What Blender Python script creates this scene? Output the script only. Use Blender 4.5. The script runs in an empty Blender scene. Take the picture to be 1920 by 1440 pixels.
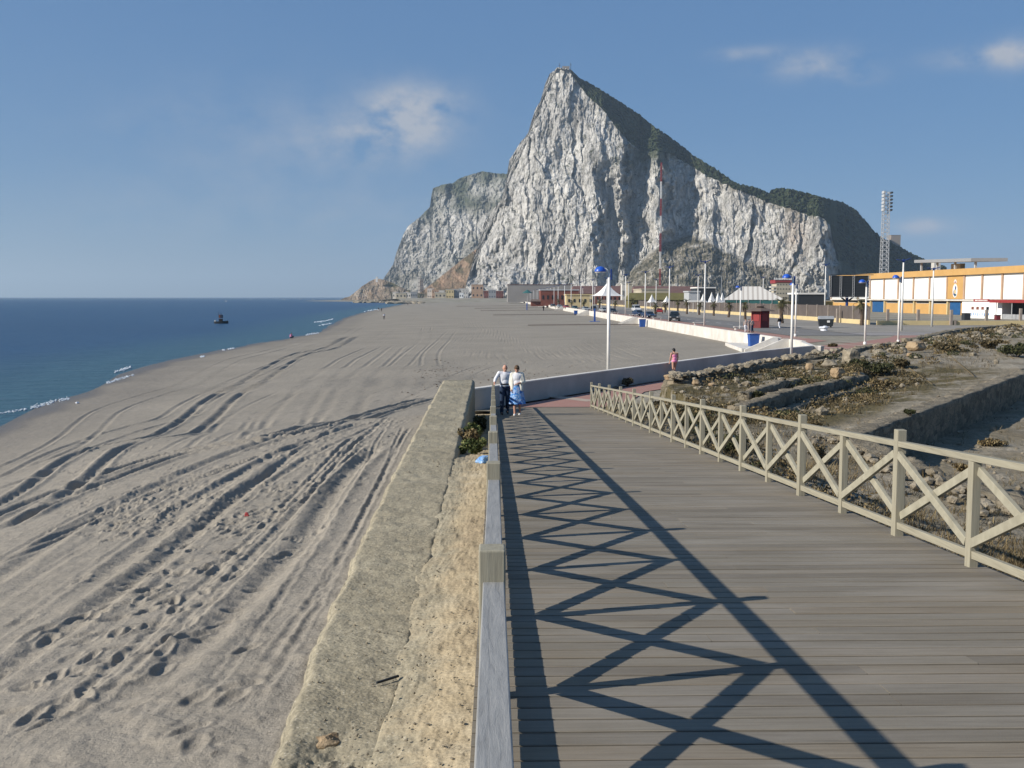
import bpy, bmesh, math, random
import numpy as np
from mathutils import Vector, Matrix, Euler
R = math.radians
random.seed(7)
sc = bpy.context.scene
# ------------------------------------------------------------------ camera
F = 1900.0
CAMZ = 4.5
PITCH = math.atan(163 / F)
YAW = math.atan(35 / F)
cd = bpy.data.cameras.new('camera')
cam = bpy.data.objects.new('camera', cd)
sc.collection.objects.link(cam)
cam.location = (0, 0, CAMZ)
cam.rotation_euler = (math.pi / 2 - PITCH, 0, -YAW)
cd.sensor_fit = 'HORIZONTAL'
cd.sensor_width = 36
cd.lens = F / 1920 * 36
cd.clip_start = 0.05
cd.clip_end = 60000
sc.camera = cam
CR = cam.rotation_euler.to_matrix()

# ------------------------------------------------------------------ sun, sky, exposure
SUN_DIR = Vector((-0.838, -0.264, 0.474)).normalized()
SUN_EL = math.asin(SUN_DIR.z)
SUN_AZ = math.atan2(SUN_DIR.x, SUN_DIR.y)
sd = bpy.data.lights.new('sun', 'SUN')
so = bpy.data.objects.new('sun', sd)
sc.collection.objects.link(so)
so.rotation_euler = SUN_DIR.to_track_quat('Z', 'Y').to_euler()
sd.energy = 4.9
sd.angle = R(0.5)
sd.color = (1.0, 0.93, 0.82)
w = bpy.data.worlds.new("World")
sc.world = w
w.use_nodes = True
nt = w.node_tree
nt.nodes.clear()
wo = nt.nodes.new('ShaderNodeOutputWorld')
bg = nt.nodes.new('ShaderNodeBackground')
sky = nt.nodes.new('ShaderNodeTexSky')
sky.sky_type = 'NISHITA'
sky.sun_disc = False
sky.sun_elevation = SUN_EL
sky.sun_rotation = SUN_AZ
sky.air_density = 1.0
sky.dust_density = 0.0
sky.ozone_density = 4.0
sky.altitude = 0
bg.inputs[1].default_value = 0.073
nt.links.new(bg.outputs[0], wo.inputs[0])
sc.view_settings.view_transform = 'Standard'
sc.view_settings.look = 'None'
sc.view_settings.exposure = 0.4
sc.view_settings.gamma = 1
sc.cycles.use_denoising = True
sc.cycles.max_bounces = 5
sc.cycles.diffuse_bounces = 2
sc.cycles.glossy_bounces = 2
sc.cycles.transparent_max_bounces = 6
sc.cycles.volume_bounces = 0
sc.cycles.sample_clamp_indirect = 4


def ray(px, py):
    return (CR @ Vector((px - 960, 720 - py, -F)))


def G(px, py, z=0.0):
    d = ray(px, py)
    t = (z - CAMZ) / d.z
    return Vector((d.x * t, d.y * t, z))


def D(px, py, y):
    d = ray(px, py)
    t = y / d.y
    return Vector((d.x * t, y, CAMZ + d.z * t))


# clouds: soft masks fixed to directions of the sky
tc = nt.nodes.new('ShaderNodeTexCoord')
acc = None


def wmath(op, a, b=None):
    n = nt.nodes.new('ShaderNodeMath')
    n.operation = op
    for i, v in enumerate((a, b)):
        if v is None:
            continue
        if isinstance(v, (int, float)):
            n.inputs[i].default_value = v
        else:
            nt.links.new(v, n.inputs[i])
    return n.outputs[0]


cn = nt.nodes.new('ShaderNodeTexNoise')
cn.inputs['Scale'].default_value = 20
cn.inputs['Detail'].default_value = 7
cn.inputs['Roughness'].default_value = 0.6
cm = nt.nodes.new('ShaderNodeMapping')
cm.inputs['Scale'].default_value = (1, 1, 1.5)
nt.links.new(tc.outputs['Generated'], cm.inputs[0])
nt.links.new(cm.outputs[0], cn.inputs[0])
for px, py, sx, sz, st in ((765, 215, 78, 44, 1.5), (690, 268, 110, 36, 0.75), (840, 180, 40, 24, .35), (1530, 118, 75, 22, 0.95), (1830, 105, 60, 16, 0.9),
                           (1400, 100, 50, 10, 0.7), (1900, 100, 40, 22, 1.0), (1740, 425, 48, 14, 1.0), (1610, 145, 40, 12, 0.6),
                           (520, 260, 260, 90, 0.25), (560, 400, 400, 60, 0.22)):
    c = ray(px, py).normalized()
    sb = nt.nodes.new('ShaderNodeVectorMath')
    sb.operation = 'SUBTRACT'
    nt.links.new(tc.outputs['Generated'], sb.inputs[0])
    sb.inputs[1].default_value = c
    ml = nt.nodes.new('ShaderNodeVectorMath')
    ml.operation = 'MULTIPLY'
    nt.links.new(sb.outputs[0], ml.inputs[0])
    ml.inputs[1].default_value = (F / sx, F / sx, F / sz)
    ln = nt.nodes.new('ShaderNodeVectorMath')
    ln.operation = 'LENGTH'
    nt.links.new(ml.outputs[0], ln.inputs[0])
    g = wmath('MULTIPLY', wmath('EXPONENT', wmath('MULTIPLY', wmath('MULTIPLY', ln.outputs['Value'], ln.outputs['Value']), -1.0)), st)
    acc = g if acc is None else wmath('ADD', acc, g)
nn = wmath('MAXIMUM', wmath('SUBTRACT', wmath('MULTIPLY', cn.outputs[0], 3.6), 1.2), 0.0)
mask = wmath('MINIMUM', wmath('MULTIPLY', acc, nn), 1.0)
mask = wmath('MULTIPLY', mask, 0.85)
hue = nt.nodes.new('ShaderNodeHueSaturation')
hue.inputs['Saturation'].default_value = 1.12
nt.links.new(sky.outputs[0], hue.inputs['Color'])
air = nt.nodes.new('ShaderNodeMixRGB')
air.inputs[0].default_value = 0.68
nt.links.new(hue.outputs[0], air.inputs[1])
air.inputs[2].default_value = (1.12, 2.4, 4.8, 1)
mx = nt.nodes.new('ShaderNodeMixRGB')
nt.links.new(mask, mx.inputs[0])
nt.links.new(air.outputs[0], mx.inputs[1])
mx.inputs[2].default_value = (5.0, 5.2, 5.7, 1)
nt.links.new(mx.outputs[0], bg.inputs[0])

# ------------------------------------------------------------------ helpers
COL = sc.collection


def tag(o, label=None, cat=None, group=None, kind=None):
    if label:
        o['label'] = label
    if cat:
        o['category'] = cat
    if group:
        o['group'] = group
    if kind:
        o['kind'] = kind
    return o


def empty(name, loc=(0, 0, 0), label=None, cat=None, group=None, rz=0):
    o = bpy.data.objects.new(name, None)
    COL.objects.link(o)
    o.location = loc
    o.rotation_euler = (0, 0, rz)
    o.empty_display_size = 0.2
    return tag(o, label, cat, group)


def copy_tree(o, parent=None):
    c = o.copy()
    COL.objects.link(c)
    c.parent = parent
    for ch in list(KIDS.get(o.name, [])):
        k = copy_tree(ch, c)
        KIDS.setdefault(c.name, []).append(k)
    return c


KIDS = {}


class MB:
    def __init__(s):
        s.v = []
        s.f = []
        s.m = []

    def add(s, vs, fs, m=0):
        b = len(s.v)
        s.v += [tuple(v) for v in vs]
        s.f += [tuple(i + b for i in f) for f in fs]
        s.m += [m] * len(fs)
        return s

    def box(s, x0, x1, y0, y1, z0, z1, m=0, mat=None):
        vs = [Vector(p) for p in ((x0, y0, z0), (x1, y0, z0), (x1, y1, z0), (x0, y1, z0), (x0, y0, z1), (x1, y0, z1), (x1, y1, z1), (x0, y1, z1))]
        if mat is not None:
            vs = [mat @ v for v in vs]
        return s.add(vs, [(3, 2, 1, 0), (4, 5, 6, 7), (0, 1, 5, 4), (1, 2, 6, 5), (2, 3, 7, 6), (3, 0, 4, 7)], m)

    def beam(s, a, b, wx, wz, m=0, up=(0, 0, 1)):
        a = Vector(a); b = Vector(b)
        d = (b - a).normalized()
        u = Vector(up)
        if abs(d.dot(u)) > 0.99:
            u = Vector((0, 1, 0))
        x = d.cross(u).normalized() * wx / 2
        z = x.cross(d).normalized() * wz / 2
        vs = [p + sx * x + sz * z for p in (a, b) for sx, sz in ((-1, -1), (1, -1), (1, 1), (-1, 1))]
        return s.add(vs, [(3, 2, 1, 0), (4, 5, 6, 7), (0, 1, 5, 4), (1, 2, 6, 5), (2, 3, 7, 6), (3, 0, 4, 7)], m)

    def cyl(s, a, b, r0, r1=None, n=10, m=0, caps=True):
        if r1 is None:
            r1 = r0
        a = Vector(a); b = Vector(b)
        d = (b - a).normalized()
        u = Vector((0, 0, 1)) if abs(d.z) < 0.9 else Vector((1, 0, 0))
        x = d.cross(u).normalized()
        y = d.cross(x).normalized()
        vs = []
        for p, r in ((a, r0), (b, r1)):
            for i in range(n):
                t = 2 * math.pi * i / n
                vs.append(p + x * r * math.cos(t) + y * r * math.sin(t))
        fs = [(i, i + n, (i + 1) % n + n, (i + 1) % n) for i in range(n)]
        if caps:
            fs += [tuple(range(n)), tuple(range(2 * n - 1, n - 1, -1))]
        return s.add(vs, fs, m)

    def ell(s, c, rx, ry, rz, n=12, k=8, m=0, zmin=-1.0, rot=None):
        c = Vector(c)
        vs = []
        a0 = math.asin(max(-1, zmin))
        for j in range(k + 1):
            p = a0 + (math.pi / 2 - a0) * j / k
            for i in range(n):
                t = 2 * math.pi * i / n
                q = Vector((rx * math.cos(p) * math.cos(t), ry * math.cos(p) * math.sin(t), rz * math.sin(p)))
                if rot is not None:
                    q = rot @ q
                vs.append(c + q)
        fs = []
        for j in range(k):
            for i in range(n):
                a = j * n + i
                b = j * n + (i + 1) % n
                fs.append((a, b, b + n, a + n))
        fs.append(tuple(range(n - 1, -1, -1)))
        return s.add(vs, fs, m)

    def prism(s, pts, z0, z1, m=0):
        n = len(pts)
        vs = [(p[0], p[1], z0) for p in pts] + [(p[0], p[1], z1) for p in pts]
        fs = [tuple(range(n - 1, -1, -1)), tuple(range(n, 2 * n))]
        fs += [(i, (i + 1) % n, (i + 1) % n + n, i + n) for i in range(n)]
        return s.add(vs, fs, m)

    def tri(s, a, b, c, m=0):
        return s.add([a, b, c], [(0, 1, 2)], m)

    def quad(s, a, b, c, d, m=0):
        return s.add([a, b, c, d], [(0, 1, 2, 3)], m)

    def build(s, name, mats, parent=None, smooth=False, bevel=0, loc=None):
        me = bpy.data.meshes.new(name)
        me.from_pydata(s.v, [], s.f)
        if not isinstance(mats, (list, tuple)):
            mats = [mats]
        for mm in mats:
            me.materials.append(mm)
        if len(mats) > 1:
            me.polygons.foreach_set('material_index', s.m)
        if smooth:
            me.polygons.foreach_set('use_smooth', [True] * len(me.polygons))
        me.update()
        o = bpy.data.objects.new(name, me)
        COL.objects.link(o)
        if parent is not None:
            o.parent = parent
            KIDS.setdefault(parent.name, []).append(o)
        if loc is not None:
            o.location = loc
        if bevel:
            b = o.modifiers.new('bevel', 'BEVEL')
            b.width = bevel
            b.segments = 2
            b.limit_method = 'ANGLE'
        return o


# numpy noise
def vn(x, y, seed=0):
    xi = np.floor(x).astype(np.int64)
    yi = np.floor(y).astype(np.int64)
    xf = x - xi
    yf = y - yi
    u = xf * xf * xf * (xf * (xf * 6 - 15) + 10)
    v = yf * yf * yf * (yf * (yf * 6 - 15) + 10)

    def h(a, b):
        n = (a * 374761393 + b * 668265263 + seed * 974711) & 0xFFFFFFFF
        n = ((n ^ (n >> 13)) * 1274126177) & 0xFFFFFFFF
        n = (n ^ (n >> 16)) & 0xFFFF
        t = n / 65536.0 * 2 * np.pi
        return np.cos(t), np.sin(t)
    r = 0
    out = []
    for dx in (0, 1):
        for dy in (0, 1):
            gx, gy = h(xi + dx, yi + dy)
            out.append(gx * (xf - dx) + gy * (yf - dy))
    a = out[0] + (out[2] - out[0]) * u
    b = out[1] + (out[3] - out[1]) * u
    return (a + (b - a) * v) * 1.5


def fbm(x, y, o=4, seed=0, g=0.5):
    r = 0
    a = 1.0
    for i in range(o):
        r = r + a * vn(x, y, seed + i * 17)
        x = x * 2.03
        y = y * 2.03
        a *= g
    return r


def ridged(x, y, o=4, seed=0, g=0.5):
    r = 0
    a = 1.0
    for i in range(o):
        r = r + a * (1 - 2.2 * np.abs(vn(x, y, seed + i * 17)))
        x = x * 2.03
        y = y * 2.03
        a *= g
    return r


def facet(x, y, seed=0, tilt=0.5):
    # cellular facets: every cell is a tilted plane with its own offset
    xi = np.floor(x).astype(np.int64)
    yi = np.floor(y).astype(np.int64)
    best = np.full(np.shape(x), 1e9)
    val = np.zeros(np.shape(x))
    for dx in (-1, 0, 1):
        for dy in (-1, 0, 1):
            a, b = xi + dx, yi + dy
            n = (a * 374761393 + b * 668265263 + seed * 974711) & 0xFFFFFFFF
            n = ((n ^ (n >> 13)) * 1274126177) & 0xFFFFFFFF
            n = (n ^ (n >> 16)) & 0xFFFFFFFF
            r1 = (n & 255) / 255.0; r2 = ((n >> 8) & 255) / 255.0; r3 = ((n >> 16) & 255) / 255.0; r4 = ((n >> 24) & 255) / 255.0
            ox = x - (a + r1); oy = y - (b + r2)
            d = ox * ox + oy * oy
            m_ = d < best
            best = np.where(m_, d, best)
            val = np.where(m_, (r3 - .5) * 1.2 + tilt * ((r4 - .5) * 2 * ox + ((r1 + r3) % 1 - .5) * 2 * oy), val)
    return val


def sstep(a, b, x):
    t = np.clip((x - a) / (b - a), 0, 1)
    return t * t * (3 - 2 * t)


def grid_mesh(name, X, Y, Z, mat, attrs=None, parent=None, smooth=True, close=False):
    nr, nc = X.shape
    co = np.stack([X, Y, Z], -1).reshape(-1, 3).astype(np.float32)
    idx = np.arange(nr * nc).reshape(nr, nc)
    q = np.stack([idx[:-1, :-1], idx[:-1, 1:], idx[1:, 1:], idx[1:, :-1]], -1).reshape(-1, 4)
    me = bpy.data.meshes.new(name)
    me.vertices.add(len(co))
    me.vertices.foreach_set('co', co.ravel())
    me.loops.add(q.size)
    me.loops.foreach_set('vertex_index', q.ravel().astype(np.int32))
    me.polygons.add(len(q))
    me.polygons.foreach_set('loop_start', np.arange(0, q.size, 4, dtype=np.int32))
    me.polygons.foreach_set('loop_total', np.full(len(q), 4, dtype=np.int32))
    if smooth:
        me.polygons.foreach_set('use_smooth', np.ones(len(q), dtype=bool))
    me.update(calc_edges=True)
    for k, a in (attrs or {}).items():
        at = me.attributes.new(k, 'FLOAT', 'POINT')
        at.data.foreach_set('value', a.reshape(-1).astype(np.float32))
    me.materials.append(mat)
    o = bpy.data.objects.new(name, me)
    COL.objects.link(o)
    if parent is not None:
        o.parent = parent
        KIDS.setdefault(parent.name, []).append(o)
    return o


# ------------------------------------------------------------------ materials
class NM:
    def __init__(s, name, rough=0.8, spec=0.3):
        s.mat = bpy.data.materials.new(name)
        s.mat.use_nodes = True
        s.t = s.mat.node_tree
        s.b = s.t.nodes['Principled BSDF']
        s.b.inputs['Roughness'].default_value = rough
        s.b.inputs['Specular IOR Level'].default_value = spec
        s.tc = s.t.nodes.new('ShaderNodeTexCoord')

    def n(s, typ):
        return s.t.nodes.new(typ)

    def l(s, a, b):
        s.t.links.new(a, b)

    def vec(s, scale=(1, 1, 1), rot=(0, 0, 0), kind='Object'):
        m = s.n('ShaderNodeMapping')
        m.inputs['Scale'].default_value = scale
        m.inputs['Rotation'].default_value = rot
        s.l(s.tc.outputs[kind], m.inputs[0])
        return m.outputs[0]

    def noise(s, v, scale=5, detail=5, rough=0.55, dist=0):
        n = s.n('ShaderNodeTexNoise')
        n.inputs['Scale'].default_value = scale
        n.inputs['Detail'].default_value = detail
        n.inputs['Roughness'].default_value = rough
        n.inputs['Distortion'].default_value = dist
        s.l(v, n.inputs['Vector'])
        return n.outputs[0]

    def voro(s, v, scale=5, feature='F1', out='Distance'):
        n = s.n('ShaderNodeTexVoronoi')
        n.feature = feature
        n.inputs['Scale'].default_value = scale
        s.l(v, n.inputs['Vector'])
        return n.outputs[out]

    def ramp(s, fac, stops):
        r = s.n('ShaderNodeValToRGB')
        e = r.color_ramp.elements
        while len(e) < len(stops):
            e.new(0.5)
        for el, (p, c) in zip(e, stops):
            el.position = p
            el.color = (*c, 1) if len(c) == 3 else c
        s.l(fac, r.inputs[0])
        return r.outputs[0]

    def mix(s, f, a, b, mode='MIX'):
        m = s.n('ShaderNodeMixRGB')
        m.blend_type = mode
        for i, v in enumerate((f, a, b)):
            if isinstance(v, (int, float)):
                m.inputs[i].default_value = v
            elif isinstance(v, tuple):
                m.inputs[i].default_value = (*v, 1)
            else:
                s.l(v, m.inputs[i])
        return m.outputs[0]

    def math(s, op, a, b=0.0):
        m = s.n('ShaderNodeMath')
        m.operation = op
        for i, v in enumerate((a, b)):
            if isinstance(v, (int, float)):
                m.inputs[i].default_value = v
            else:
                s.l(v, m.inputs[i])
        return m.outputs[0]

    def attr(s, name, out='Fac'):
        a = s.n('ShaderNodeAttribute')
        a.attribute_name = name
        return a.outputs[out]

    def bump(s, h, strength=0.5, dist=0.02, prev=None):
        b = s.n('ShaderNodeBump')
        b.inputs['Strength'].default_value = strength
        b.inputs['Distance'].default_value = dist
        s.l(h, b.inputs['Height'])
        if prev is not None:
            s.l(prev, b.inputs['Normal'])
        return b.outputs[0]

    def out(s, col=None, nrm=None, rough=None):
        if col is not None:
            if isinstance(col, tuple):
                s.b.inputs['Base Color'].default_value = (*col, 1)
            else:
                s.l(col, s.b.inputs['Base Color'])
        if nrm is not None:
            s.l(nrm, s.b.inputs['Normal'])
        if rough is not None:
            s.l(rough, s.b.inputs['Roughness'])
        return s.mat


def simple(name, c1, c2=None, scale=3, rough=0.7, spec=0.3, bump=0.2, dist=0.01, metal=0, stretch=(1, 1, 1), emit=None):
    m = NM(name, rough, spec)
    c2 = c2 or tuple(x * 0.75 for x in c1)
    v = m.vec(stretch)
    nz = m.noise(v, scale, 6, 0.6)
    col = m.ramp(nz, [(0.3, c2), (0.68, c1)])
    m.b.inputs['Metallic'].default_value = metal
    return m.out(col, m.bump(m.noise(v, scale * 6, 4), bump, dist))


M = {}
M['white_paint'] = simple('white_paint', (0.8, 0.79, 0.76), (0.66, 0.64, 0.6), 1.2, 0.5)
M['white_wall'] = simple('white_wall', (0.7, 0.67, 0.62), (0.5, 0.47, 0.42), 0.5, 0.85, 0.2, 0.3, 0.01)
M['blue_paint'] = simple('blue_paint', (0.02, 0.1, 0.5), (0.015, 0.075, 0.4), 3, 0.35, 0.5, 0.05)
M['blue_bin'] = simple('blue_bin', (0.03, 0.1, 0.36), None, 2, 0.5)
M['dark_blue'] = simple('dark_blue', (0.02, 0.05, 0.2), None, 3, 0.5)
M['dark_metal'] = simple('dark_metal', (0.035, 0.04, 0.045), None, 3, 0.5)
M['grey_metal'] = simple('grey_metal', (0.33, 0.34, 0.35), None, 3, 0.5)
M['galv'] = simple('galvanised_steel', (0.5, 0.51, 0.52), None, 3, 0.5)
M['orange_wall'] = simple('orange_wall', (0.55, 0.33, 0.12), (0.47, 0.28, 0.1), 0.3, 0.85)
M['beige_wall'] = simple('beige_wall', (0.5, 0.33, 0.22), None, 0.5, 0.85)
M['blue_door'] = simple('blue_door', (0.02, 0.1, 0.26), None, 1, 0.5)
M['red_kiosk'] = simple('red_wood', (0.16, 0.025, 0.028), (0.12, 0.018, 0.02), 2, 0.6)
M['roof_grey'] = simple('kiosk_roof', (0.16, 0.12, 0.1), None, 2, 0.8)
M['tent'] = simple('tent_cloth', (0.78, 0.77, 0.74), (0.66, 0.64, 0.6), 0.6, 0.7)
M['brown_roof'] = simple('brown_roof', (0.17, 0.09, 0.075), (0.12, 0.07, 0.06), 0.2, 0.9)
M['brick_wall'] = simple('brick_facade', (0.2, 0.07, 0.05), None, 0.3, 0.9)
M['cream'] = simple('cream_wall', (0.5, 0.44, 0.33), None, 0.2, 0.9)
M['yellow'] = simple('yellow_wall', (0.62, 0.5, 0.27), (0.5, 0.4, 0.22), 0.4, 0.9)
M['olive'] = simple('olive_roof', (0.16, 0.14, 0.05), None, 0.3, 0.9)
M['post_stone'] = simple('post_stone', (0.33, 0.28, 0.24), None, 1, 0.9)
M['fence_brown'] = simple('fence_mesh', (0.12, 0.1, 0.09), None, 0.5, 0.9)
M['teal'] = simple('teal_cloth', (0.03, 0.12, 0.12), None, 0.5, 0.8)
M['glass'] = simple('dark_glass', (0.015, 0.02, 0.025), None, 2, 0.08, 0.6, 0.02)
M['rubber'] = simple('rubber', (0.015, 0.015, 0.015), None, 3, 0.8)
M['chrome'] = simple('light_lens', (0.6, 0.6, 0.6), None, 3, 0.2, 0.6, 0.02)
M['red_paint'] = simple('red_paint', (0.3, 0.035, 0.035), None, 2, 0.5)
M['skin'] = simple('skin', (0.52, 0.29, 0.21), (0.46, 0.24, 0.17), 8, 0.6, 0.3, 0.03)
M['hair_brown'] = simple('hair_brown', (0.12, 0.075, 0.04), (0.06, 0.035, 0.02), 30, 0.7)
M['hair_grey'] = simple('hair_grey', (0.4, 0.36, 0.33), (0.25, 0.2, 0.17), 30, 0.7)
M['hair_black'] = simple('hair_black', (0.012, 0.01, 0.01), None, 30, 0.6)
M['cloth_white'] = simple('cloth_white', (0.72, 0.73, 0.76), (0.6, 0.6, 0.64), 5, 0.85)
M['cloth_cream'] = simple('cloth_cream', (0.7, 0.68, 0.6), (0.55, 0.53, 0.47), 6, 0.9)
M['cloth_navy'] = simple('cloth_navy', (0.018, 0.035, 0.075), None, 5, 0.9)
M['cloth_black'] = simple('cloth_black', (0.012, 0.012, 0.018), None, 5, 0.9)
M['cloth_pink'] = simple('cloth_pink', (0.85, 0.3, 0.48), (0.78, 0.25, 0.42), 5, 0.7)
M['cloth_tan'] = simple('cloth_tan', (0.4, 0.33, 0.3), None, 5, 0.9)
M['shoe'] = simple('shoe_dark', (0.02, 0.018, 0.016), None, 5, 0.6)
m = NM('skirt_print', 0.85)
v = m.vec()
M['skirt'] = m.out(m.ramp(m.noise(v, 9, 3, 0.6, 1.0), [(0.35, (0.02, 0.05, 0.3)), (0.5, (0.1, 0.3, 0.62)), (0.58, (0.4, 0.5, 0.65)), (0.68, (0.12, 0.05, 0.3))]))

# timber: weathered grey-cream boards with grain along a chosen axis


def timber(name, c1, c2, c3, axis, rand=False, grain=1.0):
    m = NM(name, 0.82, 0.2)
    st = {'x': (0.35, 9, 9), 'y': (9, 0.35, 9), 'z': (9, 9, 0.35)}[axis]
    v = m.vec(st)
    g = m.noise(v, 5, 8, 0.7, 0.4)
    g2 = m.noise(m.vec(), 1.3, 4)
    c = m.ramp(g, [(0.3, c2), (0.5, c1), (0.72, c3)])
    c = m.mix(m.math('MULTIPLY', g2, 0.5), c, c2)
    if rand:
        r = m.attr('tone')
        c = m.mix(0.55, c, m.ramp(r, [(0, (0.6, 0.57, 0.55)), (0.5, (1, 1, 1)), (1, (1.0, 0.9, 0.78))]), 'MULTIPLY')
        st2 = m.noise(m.vec((0.8, 3, 3)), 0.9, 5, 0.6)
        c = m.mix(m.math('MULTIPLY', m.math('SUBTRACT', st2, 0.45), 1.2), c, (0.36, 0.33, 0.29))
    return m.out(c, m.bump(g, 0.5 * grain, 0.006))


M['deck'] = timber('deck_timber', (0.22, 0.196, 0.157), (0.165, 0.145, 0.115), (0.262, 0.237, 0.19), 'x', True, 1.2)
RC = ((0.315, 0.292, 0.222), (0.215, 0.196, 0.148), (0.39, 0.365, 0.28))
M['rail_x'] = timber('rail_timber_across', *RC, 'x')
M['rail_y'] = timber('rail_timber_long', *RC, 'y')
M['rail_z'] = timber('rail_timber_upright', *RC, 'z')
M['rail_brace'] = simple('rail_timber_brace', (0.36, 0.338, 0.26), (0.25, 0.232, 0.176), 7, 0.82, 0.2, 0.25, 0.004)
M['rail_top'] = timber('rail_timber_weathered', (0.3, 0.3, 0.29), (0.2, 0.2, 0.195), (0.38, 0.37, 0.35), 'y')

# sand
m = NM('sand_material', 0.95, 0.15)
v = m.vec()
a = m.noise(v, 0.12, 5, 0.6)
b = m.noise(v, 3.5, 6, 0.65)
c = m.ramp(a, [(0.3, (0.268, 0.24, 0.197)), (0.7, (0.33, 0.293, 0.24))])
c = m.mix(0.55, c, m.ramp(b, [(0.25, (0.66, 0.66, 0.66)), (0.75, (1.12, 1.12, 1.12))]), 'MULTIPLY')
sp = m.noise(v, 42, 4, 0.7)
c = m.mix(0.5, c, m.ramp(sp, [(0.3, (0.7, 0.7, 0.7)), (0.7, (1.2, 1.2, 1.2))]), 'MULTIPLY')
deb = m.ramp(m.noise(v, 7, 3, 0.8), [(0.66, (0, 0, 0)), (0.72, (1, 1, 1))])
c = m.mix(m.math('MULTIPLY', deb, 0.55), c, (0.1, 0.085, 0.07))
wet = m.attr('wet')
c = m.mix(wet, c, (0.12, 0.105, 0.09))
rg = m.math('SUBTRACT', 0.95, m.math('MULTIPLY', wet, 0.6))
M['sand'] = m.out(c, m.bump(m.noise(v, 14, 6, 0.7), 0.7, 0.03, m.bump(m.noise(v, 2.2, 5, 0.6), 0.5, 0.12)), rg)

# sea
m = NM('sea_material', 0.3, 0.28)
m.b.inputs['IOR'].default_value = 1.33
v = m.vec((0.35, 1, 1), (0, 0, R(-14)))
v2 = m.vec((0.3, 1, 1), (0, 0, R(8)))
patch = m.math('ADD', m.math('MULTIPLY', m.noise(m.vec((0.006, 0.03, 1)), 1, 6, 0.65), 0.5), m.math('MULTIPLY', m.noise(m.vec((0.12, 0.4, 1), (0, 0, R(-10))), 1, 5, 0.7), 0.5))
c = m.ramp(patch, [(0.3, (0.008, 0.04, 0.098)), (0.7, (0.018, 0.07, 0.145))])
c = m.mix(m.attr('shallow'), c, (0.035, 0.095, 0.125))
M['sea'] = m.out(c, m.bump(m.noise(v, 0.55, 8, 0.62, 0.3), 1.0, 0.8, m.bump(m.noise(v2, 2.6, 4, 0.6), 0.8, 0.1)))
M['foam'] = simple('foam', (0.62, 0.66, 0.7), (0.35, 0.43, 0.5), 2, 0.6)

# concrete ledge with exposed pebbles
m = NM('ledge_concrete', 0.9, 0.2)
v = m.vec()
a = m.noise(v, 0.7, 6, 0.6)
c = m.ramp(a, [(0.3, (0.275, 0.24, 0.168)), (0.7, (0.38, 0.335, 0.24))])
vr = m.voro(v, 30, 'F1', 'Distance')
vc = m.voro(v, 30, 'F1', 'Color')
peb = m.ramp(vr, [(0.22, (1, 1, 1)), (0.34, (0, 0, 0))])
c = m.mix(m.math('MULTIPLY', peb, 0.75), c, m.ramp(vc, [(0, (0.16, 0.14, 0.1)), (0.5, (0.34, 0.3, 0.22)), (1, (0.66, 0.6, 0.48))]))
c = m.mix(m.math('MULTIPLY', m.ramp(m.noise(v, 12, 5, 0.7), [(0.45, (1, 1, 1)), (0.55, (0, 0, 0))]), 0.35), c, (0.13, 0.115, 0.085))
lc = c
soilc = m.mix(0.6, m.ramp(m.noise(v, 1.1, 6, 0.65), [(0.3, (0.3, 0.235, 0.155)), (0.5, (0.42, 0.34, 0.22)), (0.7, (0.48, 0.41, 0.29))]), m.ramp(m.noise(v, 34, 5, 0.75), [(0.3, (0.5, 0.5, 0.5)), (0.7, (1.25, 1.25, 1.25))]), 'MULTIPLY')
sf = m.math('ADD', m.attr('soil'), m.math('MULTIPLY', m.math('SUBTRACT', m.noise(v, 1.6, 7, 0.7), 0.5), 1.1))
c = m.mix(m.ramp(sf, [(0.38, (0, 0, 0)), (0.7, (1, 1, 1))]), lc, soilc)
M['ledge'] = m.out(c, m.bump(m.math('SUBTRACT', m.noise(v, 34, 5, 0.7), m.math('MULTIPLY', vr, 0.7)), 0.6, 0.012, m.bump(m.noise(v, 2.5, 4), 0.5, 0.1)))
m = NM('soil_material', 0.95, 0.15)
v = m.vec()
c = m.ramp(m.noise(v, 1.1, 6, 0.65), [(0.3, (0.27, 0.2, 0.125)), (0.5, (0.4, 0.315, 0.195)), (0.7, (0.47, 0.39, 0.26))])
c = m.mix(0.6, c, m.ramp(m.noise(v, 30, 5, 0.7), [(0.3, (0.55, 0.55, 0.55)), (0.7, (1.2, 1.2, 1.2))]), 'MULTIPLY')
M['soil'] = m.out(c, m.bump(m.noise(v, 22, 7, 0.75), 0.9, 0.05))

# fort ground: grey sandy earth with dry scrub stain
m = NM('scrub_ground_material', 0.95, 0.15)
v = m.vec()
a = m.noise(v, 0.35, 6, 0.6)
b = m.noise(v, 5, 7, 0.7)
c = m.ramp(a, [(0.35, (0.24, 0.2, 0.14)), (0.6, (0.35, 0.31, 0.245))])
c = m.mix(0.8, c, m.ramp(b, [(0.3, (0.5, 0.5, 0.48)), (0.7, (1.25, 1.25, 1.25))]), 'MULTIPLY')
gr = m.ramp(m.noise(v, 0.55, 7, 0.75), [(0.40, (0, 0, 0)), (0.52, (1, 1, 1))])
c = m.mix(m.math('MULTIPLY', m.math('MULTIPLY', gr, m.attr('weedy')), 0.95), c, m.ramp(m.noise(v, 9, 5, 0.7), [(0.35, (0.035, 0.035, 0.018)), (0.65, (0.16, 0.125, 0.055))]))
M['scrub'] = m.out(c, m.bump(b, 0.9, 0.12, m.bump(m.noise(v, 22, 5, 0.7), 0.6, 0.03)))
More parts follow.
